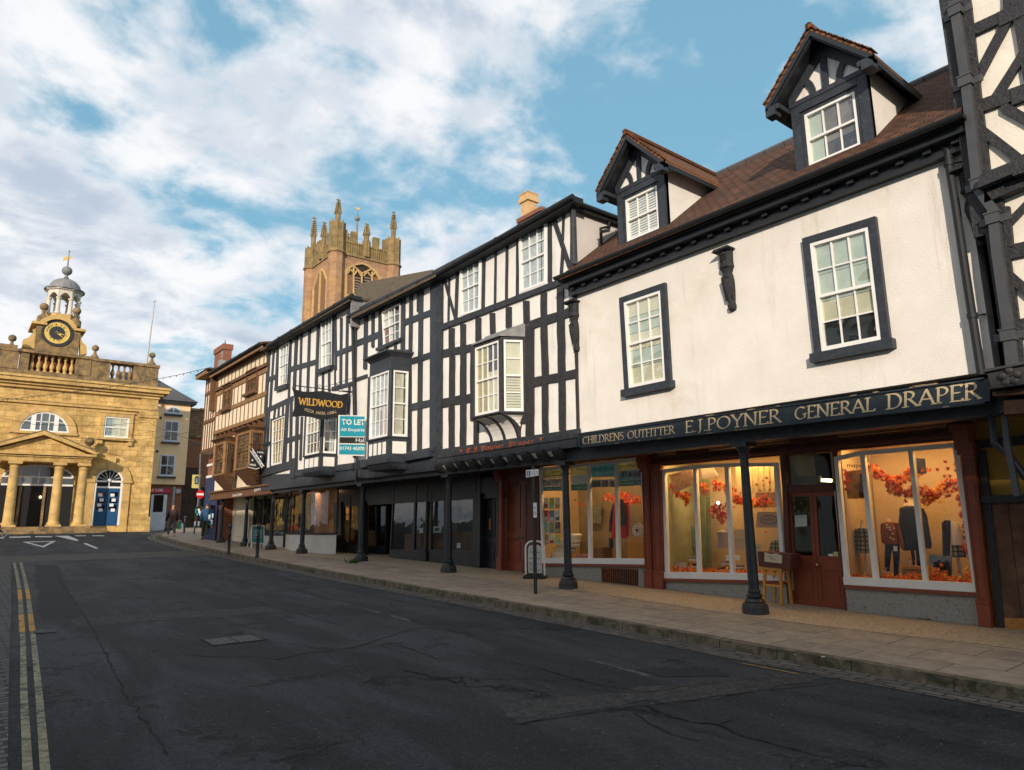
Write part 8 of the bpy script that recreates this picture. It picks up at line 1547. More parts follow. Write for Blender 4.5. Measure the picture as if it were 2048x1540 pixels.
# ------------------------------------------------------------------ people
def skin(name, verts, edges, rad, m, parent, root=0, lv=2):
    me = bpy.data.meshes.new(name); pl_ = parent_loc(parent); me.from_pydata([Vector(v) for v in verts], edges, []); me.update(); o = bpy.data.objects.new(name, me); C.objects.link(o); o.parent = parent
    md = o.modifiers.new('skin', 'SKIN')
    if not me.skin_vertices: 
        me.attributes.new if False else None
    sv = me.skin_vertices[0].data
    for i, r in enumerate(rad): sv[i].radius = r if isinstance(r, tuple) else (r, r); sv[i].use_root = (i == root)
    sd = o.modifiers.new('sub', 'SUBSURF'); sd.levels = lv; sd.render_levels = lv; me.materials.append(m); 
    for p in me.polygons: p.use_smooth = True
    return o
M_skin = mat('skin', (.50, .27, .18), .6, .05); 
def person(x, y, z, H, head, lab, top, legs, shoe, hair, stride=.25, arms=((.05, -.1), (-.08, .08)), sleeve=None, bag=None):
    """head = heading angle, figure built facing local +Y"""
    T = thing('person', lab, 'person', (x, y, z)); T.rotation_euler = (0, 0, head); s = H / 1.75
    hip, kn, an = .92, .50, .08; st = stride
    V = [(0, 0, .96), (0, .0, 1.12), (0, .01, 1.30), (0, .0, 1.42), (0, .0, 1.50), (0, .015, 1.60), (0, .02, 1.70)]
    Rr = [(.15, .11), (.14, .10), (.165, .11), (.13, .09), (.055, .055), (.075, .09), (.07, .085)]; E = [(i, i + 1) for i in range(6)]
    for sx, f in ((-1, st), (1, -st)):
        b = len(V); V += [(sx * .09, 0, .90), (sx * .10, f * .5 + .04, kn), (sx * .10, f, an + max(0, -f) * .25), (sx * .11, f + .14, .035 + max(0, -f) * .2)]; Rr += [(.085, .09), (.055, .058), (.036, .04), (.03, .035)]; E += [(0, b), (b, b + 1), (b + 1, b + 2), (b + 2, b + 3)]
    for k, (sx, (af, bf)) in enumerate(((-1, arms[0]), (1, arms[1]))):
        b = len(V); V += [(sx * .19, 0, 1.40), (sx * .25, af, 1.12), (sx * .26, bf + .06, .88), (sx * .26, bf + .09, .79)]; Rr += [.05, .042, .030, .026]; E += [(3, b), (b, b + 1), (b + 1, b + 2), (b + 2, b + 3)]
    sc_ = lambda vs: [(a * s, b * s, c * s) for a, b, c in vs]; sr_ = lambda rs: [tuple(q * s for q in (r if isinstance(r, tuple) else (r, r))) for r in rs]
    skin('body', sc_(V), E, sr_(Rr), M_skin, T)
    # jacket
    b0 = [(0, 0, .82), (0, 0, .95), (0, .0, 1.12), (0, .01, 1.30), (0, .0, 1.44), (0, 0, 1.53)]; r0 = [(.21, .17), (.20, .16), (.20, .16), (.225, .16), (.20, .14), (.085, .085)]; e0 = [(0, 1), (1, 2), (2, 3), (3, 4), (4, 5)]; skin('jacket', sc_(b0), e0, sr_(r0), top, T)
    for k, sx in ((0, -1), (1, 1)):
        af, bf = arms[k]; skin('sleeve', sc_([(sx * .10, 0, 1.44), (sx * .21, 0, 1.38), (sx * .255, af, 1.12), (sx * .265, bf + .05, .86)]), [(0, 1), (1, 2), (2, 3)], sr_([.10, .09, .07, .06]), sleeve or top, T)
    for sx, f in ((-1, st), (1, -st)): skin('trouser_leg', sc_([(sx * .07, 0, 1.08), (sx * .09, 0, .88), (sx * .10, f * .5 + .04, kn), (sx * .10, f, an + .06 + max(0, -f) * .25)]), [(0, 1), (1, 2), (2, 3)], sr_([.13, .125, .09, .075]), legs, T)
    for sx, f in ((-1, st), (1, -st)): skin('shoe', sc_([(sx * .10, f - .04, .05 + max(0, -f) * .25), (sx * .11, f + .06, .04 + max(0, -f) * .22), (sx * .115, f + .17, .03 + max(0, -f) * .15)]), [(0, 1), (1, 2)], sr_([.045, .048, .04]), shoe, T)
    skin('hair', sc_([(0, -.035, 1.60), (0, -.02, 1.68), (0, .0, 1.735)]), [(0, 1), (1, 2)], sr_([(.075, .07), (.085, .085), (.055, .06)]), hair, T)
    return T, s
x, y, z = foot(410, 1080); person(x, y, z, 1.78, R(-8), 'man in a blue jacket and olive trousers walking away up the pavement', mat('jacket_blue', (.02, .07, .16), .8, .1), mat('trousers_olive', (.055, .07, .03), .85, .1), M_blk, mat('hair_brown', (.12, .06, .035), .8), .22)
x, y, z = foot(342, 1074); WT, s = person(x, y, z, 1.68, R(6), 'woman in a brown gilet and grey leggings walking away with a carrier bag', mat('gilet_brown', (.09, .055, .04), .85, .1), mat('leggings_grey', (.11, .10, .095), .85, .2, 20), mat('shoe_pale', (.4, .35, .3), .6), mat('hair_blonde', (.42, .24, .11), .7), .2, arms=((.0, .18), (-.05, -.02)), sleeve=mat('sleeve_navy', (.012, .012, .03), .85))
T = thing('carrier_bag', 'green and white carrier bag held by the walking woman', 'bag', (x + .38, y + .02, z + .5)); mb = MB(); mb.hexa([(x + .28, y - .06, z + .40), (x + .52, y - .06, z + .40), (x + .52, y + .06, z + .40), (x + .28, y + .06, z + .40)], [(x + .27, y - .04, z + .74), (x + .50, y - .04, z + .74), (x + .50, y + .04, z + .74), (x + .27, y + .04, z + .74)]); mb.build('bag', mat('bag_green', (.02, .30, .19), .6), T)
mb = MB(); mb.hexa([(x + .45, y - .065, z + .40), (x + .57, y - .065, z + .40), (x + .57, y + .065, z + .40), (x + .45, y + .065, z + .40)], [(x + .46, y - .045, z + .70), (x + .55, y - .045, z + .70), (x + .55, y + .045, z + .70), (x + .46, y + .045, z + .70)]); mb.build('white_side', M_txtw, T); mb = MB(); mb.tube([(x + .30, y, z + .73), (x + .32, y, z + .84), (x + .38, y, z + .86), (x + .44, y, z + .84), (x + .47, y, z + .73)], .01, 5); mb.build('handle', M_txtw, T)
# pushchair and the person behind it at the left edge
X_, Y_ = 2.15, 47.5; Z_ = rz(Y_)
person(X_ - .55, Y_ + .4, Z_, 1.65, R(-90), 'person in a red top pushing a pushchair at the left edge', mat('top_red', (.45, .05, .03), .8), M_blk, M_blk, mat('hair_dark', (.03, .02, .015), .8), .15, arms=((.2, .38), (.2, .38)))
T = thing('pushchair', 'dark pushchair with white wheels at the left edge before the steps', 'pushchair', (X_, Y_, Z_))
for dx in (-.25, .35):
    for dy in (-.22, .22): mb = MB(); fr = F((X_ + dx, Y_ + dy, Z_ + .13), (1, 0, 0), (0, -1, 0)); n = 14; mb.tube([fr.w(.11 * math.cos(k * 6.283 / n), .11 * math.sin(k * 6.283 / n), 0) for k in range(n + 1)], .025, 6); mb.build('wheel', mat('wheel_pale', (.4, .4, .4), .5), T)
mb = MB(); mb.tube([(X_ - .45, Y_, Z_ + 1.0), (X_ - .1, Y_, Z_ + .55), (X_ + .35, Y_, Z_ + .15)], .02, 6); mb.tube([(X_ - .25, Y_, Z_ + .15), (X_ + .05, Y_, Z_ + .6)], .02, 6); mb.build('frame', M_lead, T)
mb = MB(); mb.hexa([(X_ - .15, Y_ - .18, Z_ + .32), (X_ + .3, Y_ - .18, Z_ + .28), (X_ + .3, Y_ + .18, Z_ + .28), (X_ - .15, Y_ + .18, Z_ + .32)], [(X_ - .3, Y_ - .2, Z_ + .85), (X_ + .1, Y_ - .2, Z_ + .45), (X_ + .1, Y_ + .2, Z_ + .45), (X_ - .3, Y_ + .2, Z_ + .85)]); mb.build('seat', mat('fabric_black', (.02, .02, .022), .9), T); mb = MB(); mb.ball((X_ - .15, Y_, Z_ + .85), .24, 10, .8); mb.build('hood', mat('fabric_grey', (.06, .05, .05), .9), T); mb = MB(); mb.ball((X_ + .05, Y_, Z_ + .55), .14, 8); mb.build('blanket', mat('blanket_red', (.35, .08, .06), .9), T)
# ------------------------------------------------------------------ things shown in the shop windows
def leafmesh(mb, p, s, ax, ay, k=0):
    P = []
    rad = [1, .42, .85, .35, .62, .2, .3, .12, .3, .2, .62, .35, .85, .42]
    for i, r in enumerate(rad): a = math.pi / 2 + i * 2 * math.pi / 14; P.append(p + ax * (s * r * math.cos(a)) + ay * (s * r * math.sin(a)))
    b = len(mb.v); mb.v.append(p + ax.cross(ay) * s * .15); mb.v += P; n = 14; mb.f += [(b, b + 1 + i, b + 1 + (i + 1) % n) for i in range(n)]
LC = [mat('leaf_red', (.62, .04, .012), .6, .4, 20), mat('leaf_orange', (.80, .16, .015), .6, .4, 20), mat('leaf_amber', (.85, .36, .03), .6, .35, 20), mat('leaf_rust', (.40, .06, .02), .6, .4, 20)]
def leaves(name, lab, fr, pts, dpt, cr, size=(.045, .075), mats=None, spread=.07, per=7, parent=None, kind=None):
    T = thing(name, lab, 'autumn leaves', tuple(fr.w(*fr.c(cr, *pts[0], dpt), dpt))); ms = mats or LC
    bs = [MB() for _ in ms]
    for x, y in pts:
        for j in range(per):
            u, v = fr.c(cr, x, y, dpt); u += random.gauss(0, spread); v += random.gauss(0, spread) * .8; a = random.uniform(0, 6.28); tl = random.uniform(-.5, .5)
            ax = (fr.u * math.cos(a) + Vector((0, 0, 1)) * math.sin(a) + fr.n * tl).normalized(); ay = (Vector((0, 0, 1)) * math.cos(a) - fr.u * math.sin(a) + fr.n * random.uniform(-.5, .5)).normalized()
            k = random.randrange(len(ms)); leafmesh(bs[k], fr.w(u, v, dpt + random.uniform(-.05, .05)), random.uniform(*size), ax, ay)
    for b, m in zip(bs, ms):
        if b.v: o = b.build('leaves', m, T); o['kind'] = 'stuff'
    return T
def along(pts, n):
    o = []
    for a, b in zip(pts, pts[1:]):
        for i in range(n): t = i / n; o.append((a[0] + (b[0] - a[0]) * t, a[1] + (b[1] - a[1]) * t))
    return o
G_ = cS3
leaves('leaf_garland', 'maple leaf garland hung across the right display window', SHOP, along([(430, 250), (480, 310), (560, 350), (620, 370), (690, 320), (740, 260), (800, 300)], 5), -.35, G_, spread=.05)
leaves('leaf_garland', 'drooping swag of maple leaves in the middle of the right display window', SHOP, along([(560, 400), (620, 440), (700, 440), (780, 420), (820, 480), (860, 460), (930, 420), (980, 360)], 5), -.4, G_, spread=.055)
leaves('leaf_garland', 'maple leaf garland hanging down the right end of the display', SHOP, along([(1050, 390), (1090, 470), (1100, 570), (1110, 680), (1130, 780), (1110, 900)], 5), -.5, G_, spread=.05, mats=[LC[0], LC[3]])
leaves('leaf_garland', 'maple leaves trailing at the left end of the right display window', SHOP, along([(245, 280), (255, 360), (260, 440)], 4), -.25, G_, spread=.03, per=2, mats=[LC[0], LC[3]])
leaves('leaf_stickers', 'loose red maple leaves stuck on the amber glass', SHOP, [(937, 225), (1015, 237), (905, 272), (972, 272), (1030, 290), (940, 322), (990, 320), (955, 345)], -.05, G_, size=(.05, .06), spread=.004, per=1, mats=[LC[0]])
leaves('leaf_heap', 'heap of orange leaves along the floor of the right display', SHOP, along([(310, 1035), (440, 1035)], 8) + along([(490, 1040), (800, 1060)], 22) + along([(830, 1045), (1180, 1070)], 26), -.15, G_, size=(.035, .06), spread=.042, per=8, mats=[LC[2], LC[1], LC[1], LC[0]])
leaves('leaf_heap', 'taller pile of amber leaves in the right corner of the display', SHOP, along([(1100, 1010), (1180, 1020)], 5) + along([(850, 1010), (930, 1020)], 5) + along([(700, 1040), (770, 1045)], 4), -.2, G_, size=(.04, .07), spread=.06, per=9, mats=[LC[2], LC[1]])
H_ = cS2
leaves('leaf_garland', 'maple leaf garland across the left display window', SHOP, along([(560, 430), (620, 430), (700, 470), (740, 540), (800, 550), (880, 570), (960, 540), (1000, 560)], 5), -.35, H_, spread=.06)
leaves('leaf_garland', 'cluster of maple leaves hanging in the middle of the left display window', SHOP, along([(560, 600), (600, 640), (640, 690), (620, 560)], 5), -.35, H_, spread=.07, mats=[LC[0], LC[3]])
leaves('leaf_garland', 'red leaves at the upper left of the left display window', SHOP, along([(250, 440), (300, 500), (350, 500), (360, 570)], 5) + along([(450, 420), (520, 450)], 4), -.3, H_, spread=.04)
leaves('leaf_stickers', 'loose red leaves on the pale blanket in the left display', SHOP, [(905, 425), (950, 385), (985, 365), (1005, 405), (960, 430), (995, 455), (935, 465), (975, 785)], -.2, H_, size=(.045, .055), spread=.005, per=1, mats=[LC[0]])
leaves('leaf_heap', 'heap of bright leaves along the floor of the left display', SHOP, along([(250, 1085), (440, 1085)], 14) + along([(485, 1090), (700, 1100)], 18) + along([(735, 1105), (840, 1105)], 8) + along([(900, 1110), (1000, 1115)], 5), -.15, H_, size=(.035, .06), spread=.045, per=8, mats=[LC[0], LC[1], LC[2]])
leaves('leaf_garland', 'dim maple leaf garland behind the red coat', SHOP, along([(890, 580), (960, 590), (1040, 560), (1080, 590), (1150, 610), (1210, 590)], 4), -.7, cS1, spread=.06, mats=[LC[0], LC[1]]); leaves('leaf_garland', 'few red leaves in the dry cleaning display', SHOP, along([(650, 600), (700, 640), (850, 600)], 3), -.7, cS1, spread=.05, mats=[LC[3], LC[0]], per=2)
def loft(fr, cr, prof, d, dep, m, name, T, n=14):
    """prof: (y, x centre, half width) in picture units of the crop, turned into a rounded solid"""
    vs, fs = [], []
    for y, cx, hw in prof:
        u, v = fr.c(cr, cx, y, d); W = abs(fr.c(cr, cx + hw, y, d)[0] - u)
        for k in range(n): a = 2 * math.pi * k / n; vs.append(fr.w(u + W * math.cos(a), v, d + dep * min(1, W / .12) * math.sin(a)))
    m_ = len(prof); fs = [(i * n + k, (i + 1) * n + k, (i + 1) * n + (k + 1) % n, i * n + (k + 1) % n) for i in range(m_ - 1) for k in range(n)] + [tuple(range(n)), tuple(range(m_ * n - 1, (m_ - 1) * n - 1, -1))]
    b = MB(); b.raw(vs, fs); return b.build(name, m, T, True)
def item(name, lab, cat, cr, x, y, d, grp=None): return thing(name, lab, cat, tuple(SHOP.w(*SHOP.c(cr, x, y, d), d)), grp)
M_neck = mat('mannequin', (.62, .50, .38), .5); M_navyc = mat('cloth_navy', (.022, .03, .06), .9, .2, 10, .3, 60); M_rustc = mat('cloth_rust', (.24, .07, .03), .9, .3, 14, .3, 60); M_jean = mat('denim', (.03, .045, .09), .9, .2, 20); M_whc = mat('cloth_white', (.62, .56, .48), .9, .08, 8)
M_plaid = brickmat('cloth_plaid', (.28, .26, .20), (.20, .19, .15), (.02, .03, .025), .07, .07, 'yz', .012, .9, offset=0, bump=.1)
GM = 'clothed mannequins in the windows'
T = item('mannequin', 'large mannequin in a navy dress in the middle of the right display', 'mannequin', G_, 735, 1000, -.75, GM)
loft(SHOP, G_, [(545, 700, 60), (530, 698, 45), (500, 698, 34), (487, 698, 30)], -.75, .08, M_neck, 'neck', T)
loft(SHOP, G_, [(530, 698, 30), (538, 694, 50), (550, 690, 60), (565, 692, 64), (640, 700, 68), (740, 708, 72), (810, 715, 74), (840, 718, 55)], -.74, .15, M_navyc, 'dress', T)
for s in (([(555, 645, 16), (640, 642, 22), (760, 655, 24), (830, 670, 26), (845, 675, 18)],), ([(548, 775, 20), (600, 795, 24), (700, 812, 25), (800, 828, 24), (830, 830, 18)],)): loft(SHOP, G_, s[0], -.72, .08, M_navyc, 'sleeve', T)
for s in ([(830, 752, 14), (1010, 768, 12)], [(830, 715, 13), (1020, 740, 11)]): loft(SHOP, G_, s, -.74, .06, M_navyc, 'leg', T)
T = item('mannequin', 'child mannequin in a rust patterned jumper and blue jeans', 'mannequin', G_, 575, 1020, -.6, GM)
loft(SHOP, G_, [(645, 548, 26), (625, 546, 16), (615, 546, 14)], -.6, .06, M_neck, 'neck', T); loft(SHOP, G_, [(640, 550, 22), (650, 552, 44), (700, 558, 54), (780, 566, 56), (798, 568, 52)], -.6, .11, M_rustc, 'jumper', T)
for s in ([(655, 505, 12), (720, 508, 15), (790, 515, 14)], [(650, 605, 14), (720, 625, 16), (800, 645, 15), (830, 650, 12)]): loft(SHOP, G_, s, -.57, .06, M_rustc, 'sleeve', T)
for s in ([(795, 552, 26), (880, 545, 22), (960, 540, 18), (1025, 538, 18)], [(795, 598, 30), (880, 605, 24), (960, 604, 18), (1020, 602, 15)]): loft(SHOP, G_, s, -.6, .08, M_jean, 'trouser_leg', T)
b = MB(); b.prism(SHOP, SHOP.q(G_, [(583, 812), (610, 812), (612, 848), (586, 848)], -.48), -.485, -.48); b.build('price_tag', M_txtw, T); b = MB()
for i in range(9): u, v = SHOP.c(G_, 530 + random.random() * 75, 660 + random.random() * 120, -.475); b.ball(SHOP.w(u, v, -.485), .016, 6)
b.build('embroidery', M_whc, T)
T = item('mannequin', 'small mannequin in a green tartan dress on a white stand', 'mannequin', G_, 375, 1000, -.5, GM)
loft(SHOP, G_, [(690, 365, 26), (670, 365, 14), (630, 365, 12)], -.5, .06, M_neck, 'neck', T); loft(SHOP, G_, [(688, 366, 20), (692, 366, 44), (740, 368, 42), (770, 370, 38), (800, 372, 46), (860, 378, 56)], -.5, .11, M_plaid, 'dress', T); loft(SHOP, G_, [(695, 322, 10), (750, 322, 13), (790, 322, 12)], -.48, .05, M_plaid, 'sleeve', T); loft(SHOP, G_, [(860, 385, 10), (1040, 405, 12)], -.5, .04, M_whc, 'stand', T)
T = item('mannequin', 'mannequin half navy cardigan half white blouse over a tartan skirt', 'mannequin', G_, 1000, 1000, -.6, GM)
loft(SHOP, G_, [(640, 975, 22), (620, 970, 16), (600, 968, 14)], -.6, .06, M_neck, 'neck', T); loft(SHOP, G_, [(632, 962, 20), (650, 955, 34), (740, 955, 30), (820, 955, 28), (880, 955, 26)], -.58, .09, M_navyc, 'cardigan', T); loft(SHOP, G_, [(640, 1005, 20), (660, 1015, 34), (740, 1030, 44), (805, 1045, 48)], -.6, .10, M_whc, 'blouse', T); loft(SHOP, G_, [(803, 1035, 44), (850, 1040, 50), (890, 1042, 52)], -.61, .10, M_plaid, 'skirt', T); loft(SHOP, G_, [(885, 1035, 13), (1050, 1060, 14)], -.6, .05, M_whc, 'stand', T)
T = item('easel_poster', 'blue poster of children at the foot of the right display', 'poster', G_, 910, 1040, -.45); q = SHOP.q(G_, [(832, 878), (992, 882), (990, 1045), (850, 1040)], -.45); b = MB(); b.prism(SHOP, q, -.47, -.45); b.build('board', mat('poster_bluegrey', (.16, .22, .28), .6, .6, 7), T)
text('mayoral', SHOP, sub(q, .05, .5, 1.02, 1.1), -.449, M_txtk, T); b = MB()
for i in range(4): p = bil(q, .3 + .17 * i, .45 + .08 * (i % 2)); b.prism(SHOP, [(p[0] - .03, p[1] - .22), (p[0] + .03, p[1] - .22), (p[0] + .045, p[1]), (p[0] + .02, p[1] + .1), (p[0] - .02, p[1] + .1), (p[0] - .045, p[1])], -.45, -.447)
b.build('printed_figures', mat('print_dark', (.03, .03, .04), .7), T)
T = item('hanging_poster', 'small blue card hung near the top of the right display', 'poster', G_, 770, 250, -.3); b = MB(); b.prism(SHOP, SHOP.q(G_, [(725, 195), (803, 200), (815, 305), (738, 305)], -.3), -.31, -.30); b.build('card', mat('card_blue', (.10, .11, .17), .6, .6, 10), T)
T = item('brand_photo', 'printed photograph of a child under dark lettering at the left end of the right display', 'poster', G_, 320, 380, -.12); b = MB(); b.prism(SHOP, SHOP.q(G_, [(240, 290), (385, 275), (392, 480), (262, 482)], -.3), -.31, -.30); b.build('photo', mat('photo_amber', (.36, .2, .06), .7, .8, 5), T); text('mayoral', SHOP, SHOP.q(G_, [(258, 232), (425, 236), (425, 275), (258, 268)], -.1), -.1, M_txtk, T, offset=.01)
b = MB(); b.prism(SHOP, [SHOP.c(G_, *p, -.28) for p in [(345, 470), (340, 400), (350, 350), (345, 310), (365, 300), (378, 330), (385, 400), (380, 470)]], -.30, -.28); b.build('printed_child', mat('print_brown', (.07, .04, .03), .7), T)
T = item('display_table', 'low wooden box table with toadstools in the right display', 'display', G_, 720, 1020, -.4); b = MB(); q = SHOP.q(G_, [(645, 965), (790, 975), (790, 1040), (650, 1030)], -.4); b.prism(SHOP, q, -.6, -.4); b.build('box', mat('box_kraft', (.30, .20, .10), .8), T); b = MB(); q = SHOP.q(G_, [(645, 950), (795, 960), (792, 978), (642, 972)], -.38); b.prism(SHOP, q, -.62, -.38); b.build('board', mat('shelf_wood', (.5, .24, .08)), T)
GT = 'red toadstool ornaments'
for x, y, r, l in ((702, 905, 12, 'tallest red toadstool ornament on the box table'), (738, 922, 11, 'shorter red toadstool beside the tallest'), (527, 970, 12, 'toadstool on the round pale log'), (685, 958, 9, 'tiny toadstool at the left of the box table')):
    T = item('toadstool_ornament', l, 'ornament', G_, x, y + 40, -.45, GT); loft(SHOP, G_, [(y + 45, x, r * .35), (y, x, r * .35)], -.5, .02, M_whc, 'stem', T, 8); loft(SHOP, G_, [(y + 4, x, r), (y - 3, x, r * .9), (y - 8, x, r * .5), (y - 10, x, r * .1)], -.5, .05, mat('cap_red', (.45, .10, .07), .5), 'cap', T, 10)
T = item('log_slice', 'round pale log on the floor of the right display', 'log', G_, 540, 1030, -.4); loft(SHOP, G_, [(1040, 542, 36), (992, 540, 38)], -.45, .1, mat('log_pale', (.5, .42, .3), .9, .3, 12), 'log', T)
M_rail = mat('chrome_rail', (.4, .4, .38), .3, metal=.8)
for x0, x1, l in ((415, 500, 'vertical display rail behind the second pane'), (735, 830, 'vertical display rail behind the third pane')): T = item('display_rail', l, 'rail', G_, x0, 600, -.25); b = MB(); a, c2 = SHOP.c(G_, x0, 175, -.15), SHOP.c(G_, x1 - 5, 1060, -.15); b.tube([SHOP.w(*a, -.15), SHOP.w(*c2, -.15)], .01, 6); b.build('rail', M_rail, T)
# left display
T = item('blanket', 'pale knitted blanket hung at the top of the left display', 'blanket', H_, 880, 380, -.55); b = MB(); q = SHOP.q(H_, [(735, 280), (1045, 275), (1040, 475), (750, 470)], -.5); n = 14
for i in range(n): b.prism(SHOP, sub(q, i / n, (i + 1) / n, 0, 1), -.52, -.50 + .02 * (i % 2))
for i in range(34): s = i / 34; b.prism(SHOP, sub(q, s, s + .012, -.05, 0), -.51, -.505)
b.build('blanket', mat('wool_cream', (.62, .50, .28), .9, .12, 20, .5, 80), T)
def card(lab, q, d, m, txt=None, tq=None, tm=None, cr=H_, name='display_card', cat='card'):
    T = item(name, lab, cat, cr, q[0][0], q[0][1], d); Q = SHOP.q(cr, q, d); b = MB(); b.prism(SHOP, Q, d - .012, d); b.build('card', m, T)
    if txt: text(txt, SHOP, sub(Q, *tq), d + .002, tm or M_txtk, T)
    return T, Q
card('tilted cream scarf card with lettering at the upper left of the left display', [(220, 345), (400, 300), (420, 420), (270, 480)], -.25, mat('card_peach', (.45, .28, .18), .8, .3, 12), 'mayoral', (.1, .5, .8, .95)); card('cream blouse on a hanger at the top of the left display', [(465, 300), (560, 290), (600, 350), (480, 375)], -.3, M_whc)
card('small square card among the leaves of the left display', [(460, 420), (530, 425), (532, 515), (462, 505)], -.35, mat('card_cream', (.5, .38, .22), .8))
card('soft pink banner with a brand name in the left display', [(890, 485), (1058, 480), (1055, 595), (885, 600)], -.5, mat('card_pinkish', (.30, .17, .13), .8, .2, 6), 'mayoral', (.05, .9, .35, .7), mat('print_blue', (.06, .08, .2), .7))
T, Q = card('pale wooden frame with an oval logo in the left display', [(905, 630), (1070, 630), (1070, 750), (890, 752)], -.4, mat('frame_pale', (.42, .30, .22), .7)); b = MB(); ou, ov = bil(Q, .55, .5); W_o = abs(Q[1][0] - Q[0][0]) * .4; H_o = W_o * .45
b.tube([SHOP.w(ou + W_o * math.cos(k * .3142), ov + H_o * math.sin(k * .3142), -.395) for k in range(21)], .008, 5); b.build('oval', mat('print_blue', (.06, .08, .2)), T); text('baby & me', SHOP, qrect(ou - W_o * .7, ou + W_o * .7, ov - .03, ov + .03), -.396, mat('print_brown', (.07, .04, .03)), T)
card('white panel in the middle of the left display', [(715, 765), (815, 765), (830, 925), (722, 920)], -.55, mat('panel_pale', (.40, .33, .26), .8), 'mayoral', (.1, .9, .4, .55), mat('print_teal', (.1, .25, .27), .7)); card('white card behind the column in the left display', [(805, 880), (925, 878), (930, 1010), (815, 1010)], -.4, mat('panel_pale2', (.45, .42, .36), .8), 'mayoral', (.55, .95, .75, .85)); card('small white card low in the left display', [(662, 965), (768, 962), (768, 1000), (664, 1002)], -.3, M_txtw, 'mayoral', (.05, .6, .3, .75)); card('long white card on the floor at the left of the left display', [(250, 1018), (358, 1022), (355, 1068), (252, 1065)], -.3, M_whc)
card('grey green poster deep in the left display', [(370, 740), (430, 745), (430, 905), (372, 900)], -.9, mat('poster_green', (.20, .26, .18), .8, .4, 6))
T = item('mannequin', 'small mannequin in a lilac dress in the left display', 'mannequin', H_, 650, 880, -.6, GM); loft(SHOP, H_, [(780, 635, 14), (765, 630, 10)], -.6, .05, M_neck, 'neck', T); loft(SHOP, H_, [(775, 638, 18), (785, 636, 40), (840, 640, 34), (910, 645, 44)], -.6, .1, mat('cloth_lilac', (.30, .24, .26), .9, .15, 10), 'dress', T)
T = item('mannequin', 'checked grey dress hanging at the right of the left display', 'mannequin', H_, 1045, 920, -.45, GM); loft(SHOP, H_, [(850, 1048, 20), (870, 1045, 36), (930, 1040, 46), (950, 1040, 48)], -.45, .1, M_plaid, 'dress', T); loft(SHOP, H_, [(850, 1050, 8), (795, 1052, 5)], -.45, .02, M_neck, 'neck', T)
GS = 'folded knitwear piles'
for x, y, l in ((410, 1000, 'pile of folded striped knitwear in the left display'), (660, 1030, 'soft toy pile between the panes of the left display'), (770, 1060, 'low basket of knitwear in the left display')):
    T = item('knitwear_pile', l, 'knitwear', H_, x, y + 60, -.4, GS)
    for k in range(5): loft(SHOP, H_, [(y + 60 - 17 * k, x, 36 - k * 2), (y + 52 - 17 * k, x + 2, 42 - k * 3), (y + 46 - 17 * k, x, 36 - k * 2)], -.42, .09, [M_whc, M_navyc, mat('cloth_mustard', (.5, .28, .06), .9), M_whc, mat('cloth_grey', (.25, .25, .25), .9)][(k + x) % 5], 'folded_garment', T, 10)
for i, (x, w_) in enumerate(((250, 22), (300, 20), (470, 26), (520, 18))):  # green drapes
    T = item('drape', ['first', 'second', 'third', 'fourth'][i] + ' green drape from the left in the left display', 'drape', H_, x, 700, -.8, 'green drapes in the left display'); loft(SHOP, H_, [(380, x, w_), (700, x + 6, w_), (1080, x + 14, w_)], -.8, .06, mat('drape_green', (.13, .17, .09), .9, .3, 4), 'drape', T, 10)
# dry cleaning window
Dc = cS1
def banner(q, m, lines, lab, cr=Dc, d=-.03):
    T = item('window_banner', lab, 'banner', cr, q[0][0], q[0][1], d); Q = SHOP.q(cr, q, d); b = MB(); b.prism(SHOP, Q, d - .006, d); b.build('sheet', m, T)
    for s, tq, tm in lines: text(s, SHOP, sub(Q, *tq), d + .002, tm, T)
    return T, Q
M_bg1 = translucent('banner_greygreen', (.42, .46, .38)); M_bt = translucent('banner_teal', (.03, .28, .30)); M_bb = translucent('banner_blue', (.15, .34, .52)); M_bw = mat('lettering_pale', (.6, .62, .6), .6); M_bk = mat('lettering_charcoal', (.03, .04, .045), .6); M_ph = mat('photo_grey', (.5, .48, .45), .7, .9, 9)
banner([(1012, 288), (1245, 258), (1250, 330), (1014, 350)], M_bg1, [('Dry Cleaning', (.04, .95, .25, .75), M_bk)], 'grey green banner reading Dry Cleaning in the rightmost pane'); banner([(1014, 352), (1250, 332), (1255, 418), (1015, 432)], M_bb, [], 'blue picture strip in the rightmost pane'); banner([(1016, 434), (1255, 420), (1258, 470), (1018, 482)], M_bt, [('Available here', (.03, .93, .2, .85), M_bw)], 'teal strip reading Available here in the rightmost pane')
banner([(780, 300), (986, 284), (990, 398), (784, 405)], M_bb, [('Laundry Service', (.08, .98, .45, .8), M_bk), ('Available here', (.3, .9, .05, .22), M_bk)], 'blue banner reading Laundry Service in the third pane'); banner([(786, 428), (990, 420), (992, 480), (788, 490)], mat('banner_pale', (.7, .8, .82), .6), [], 'picture strip under the laundry banner')
banner([(602, 308), (750, 300), (752, 380), (604, 388)], M_bg1, [('Dry Cleaning', (.03, .85, .4, .72), M_bk)], 'grey green banner reading Dry Cleaning in the second pane'); banner([(604, 390), (752, 382), (754, 460), (606, 466)], mat('banner_pale', (.22, .28, .30)), [], 'picture strip in the second pane'); banner([(606, 468), (754, 462), (756, 512), (608, 520)], M_bt, [('Available here', (.0, .97, .2, .8), M_bw)], 'teal strip reading Available here in the second pane')
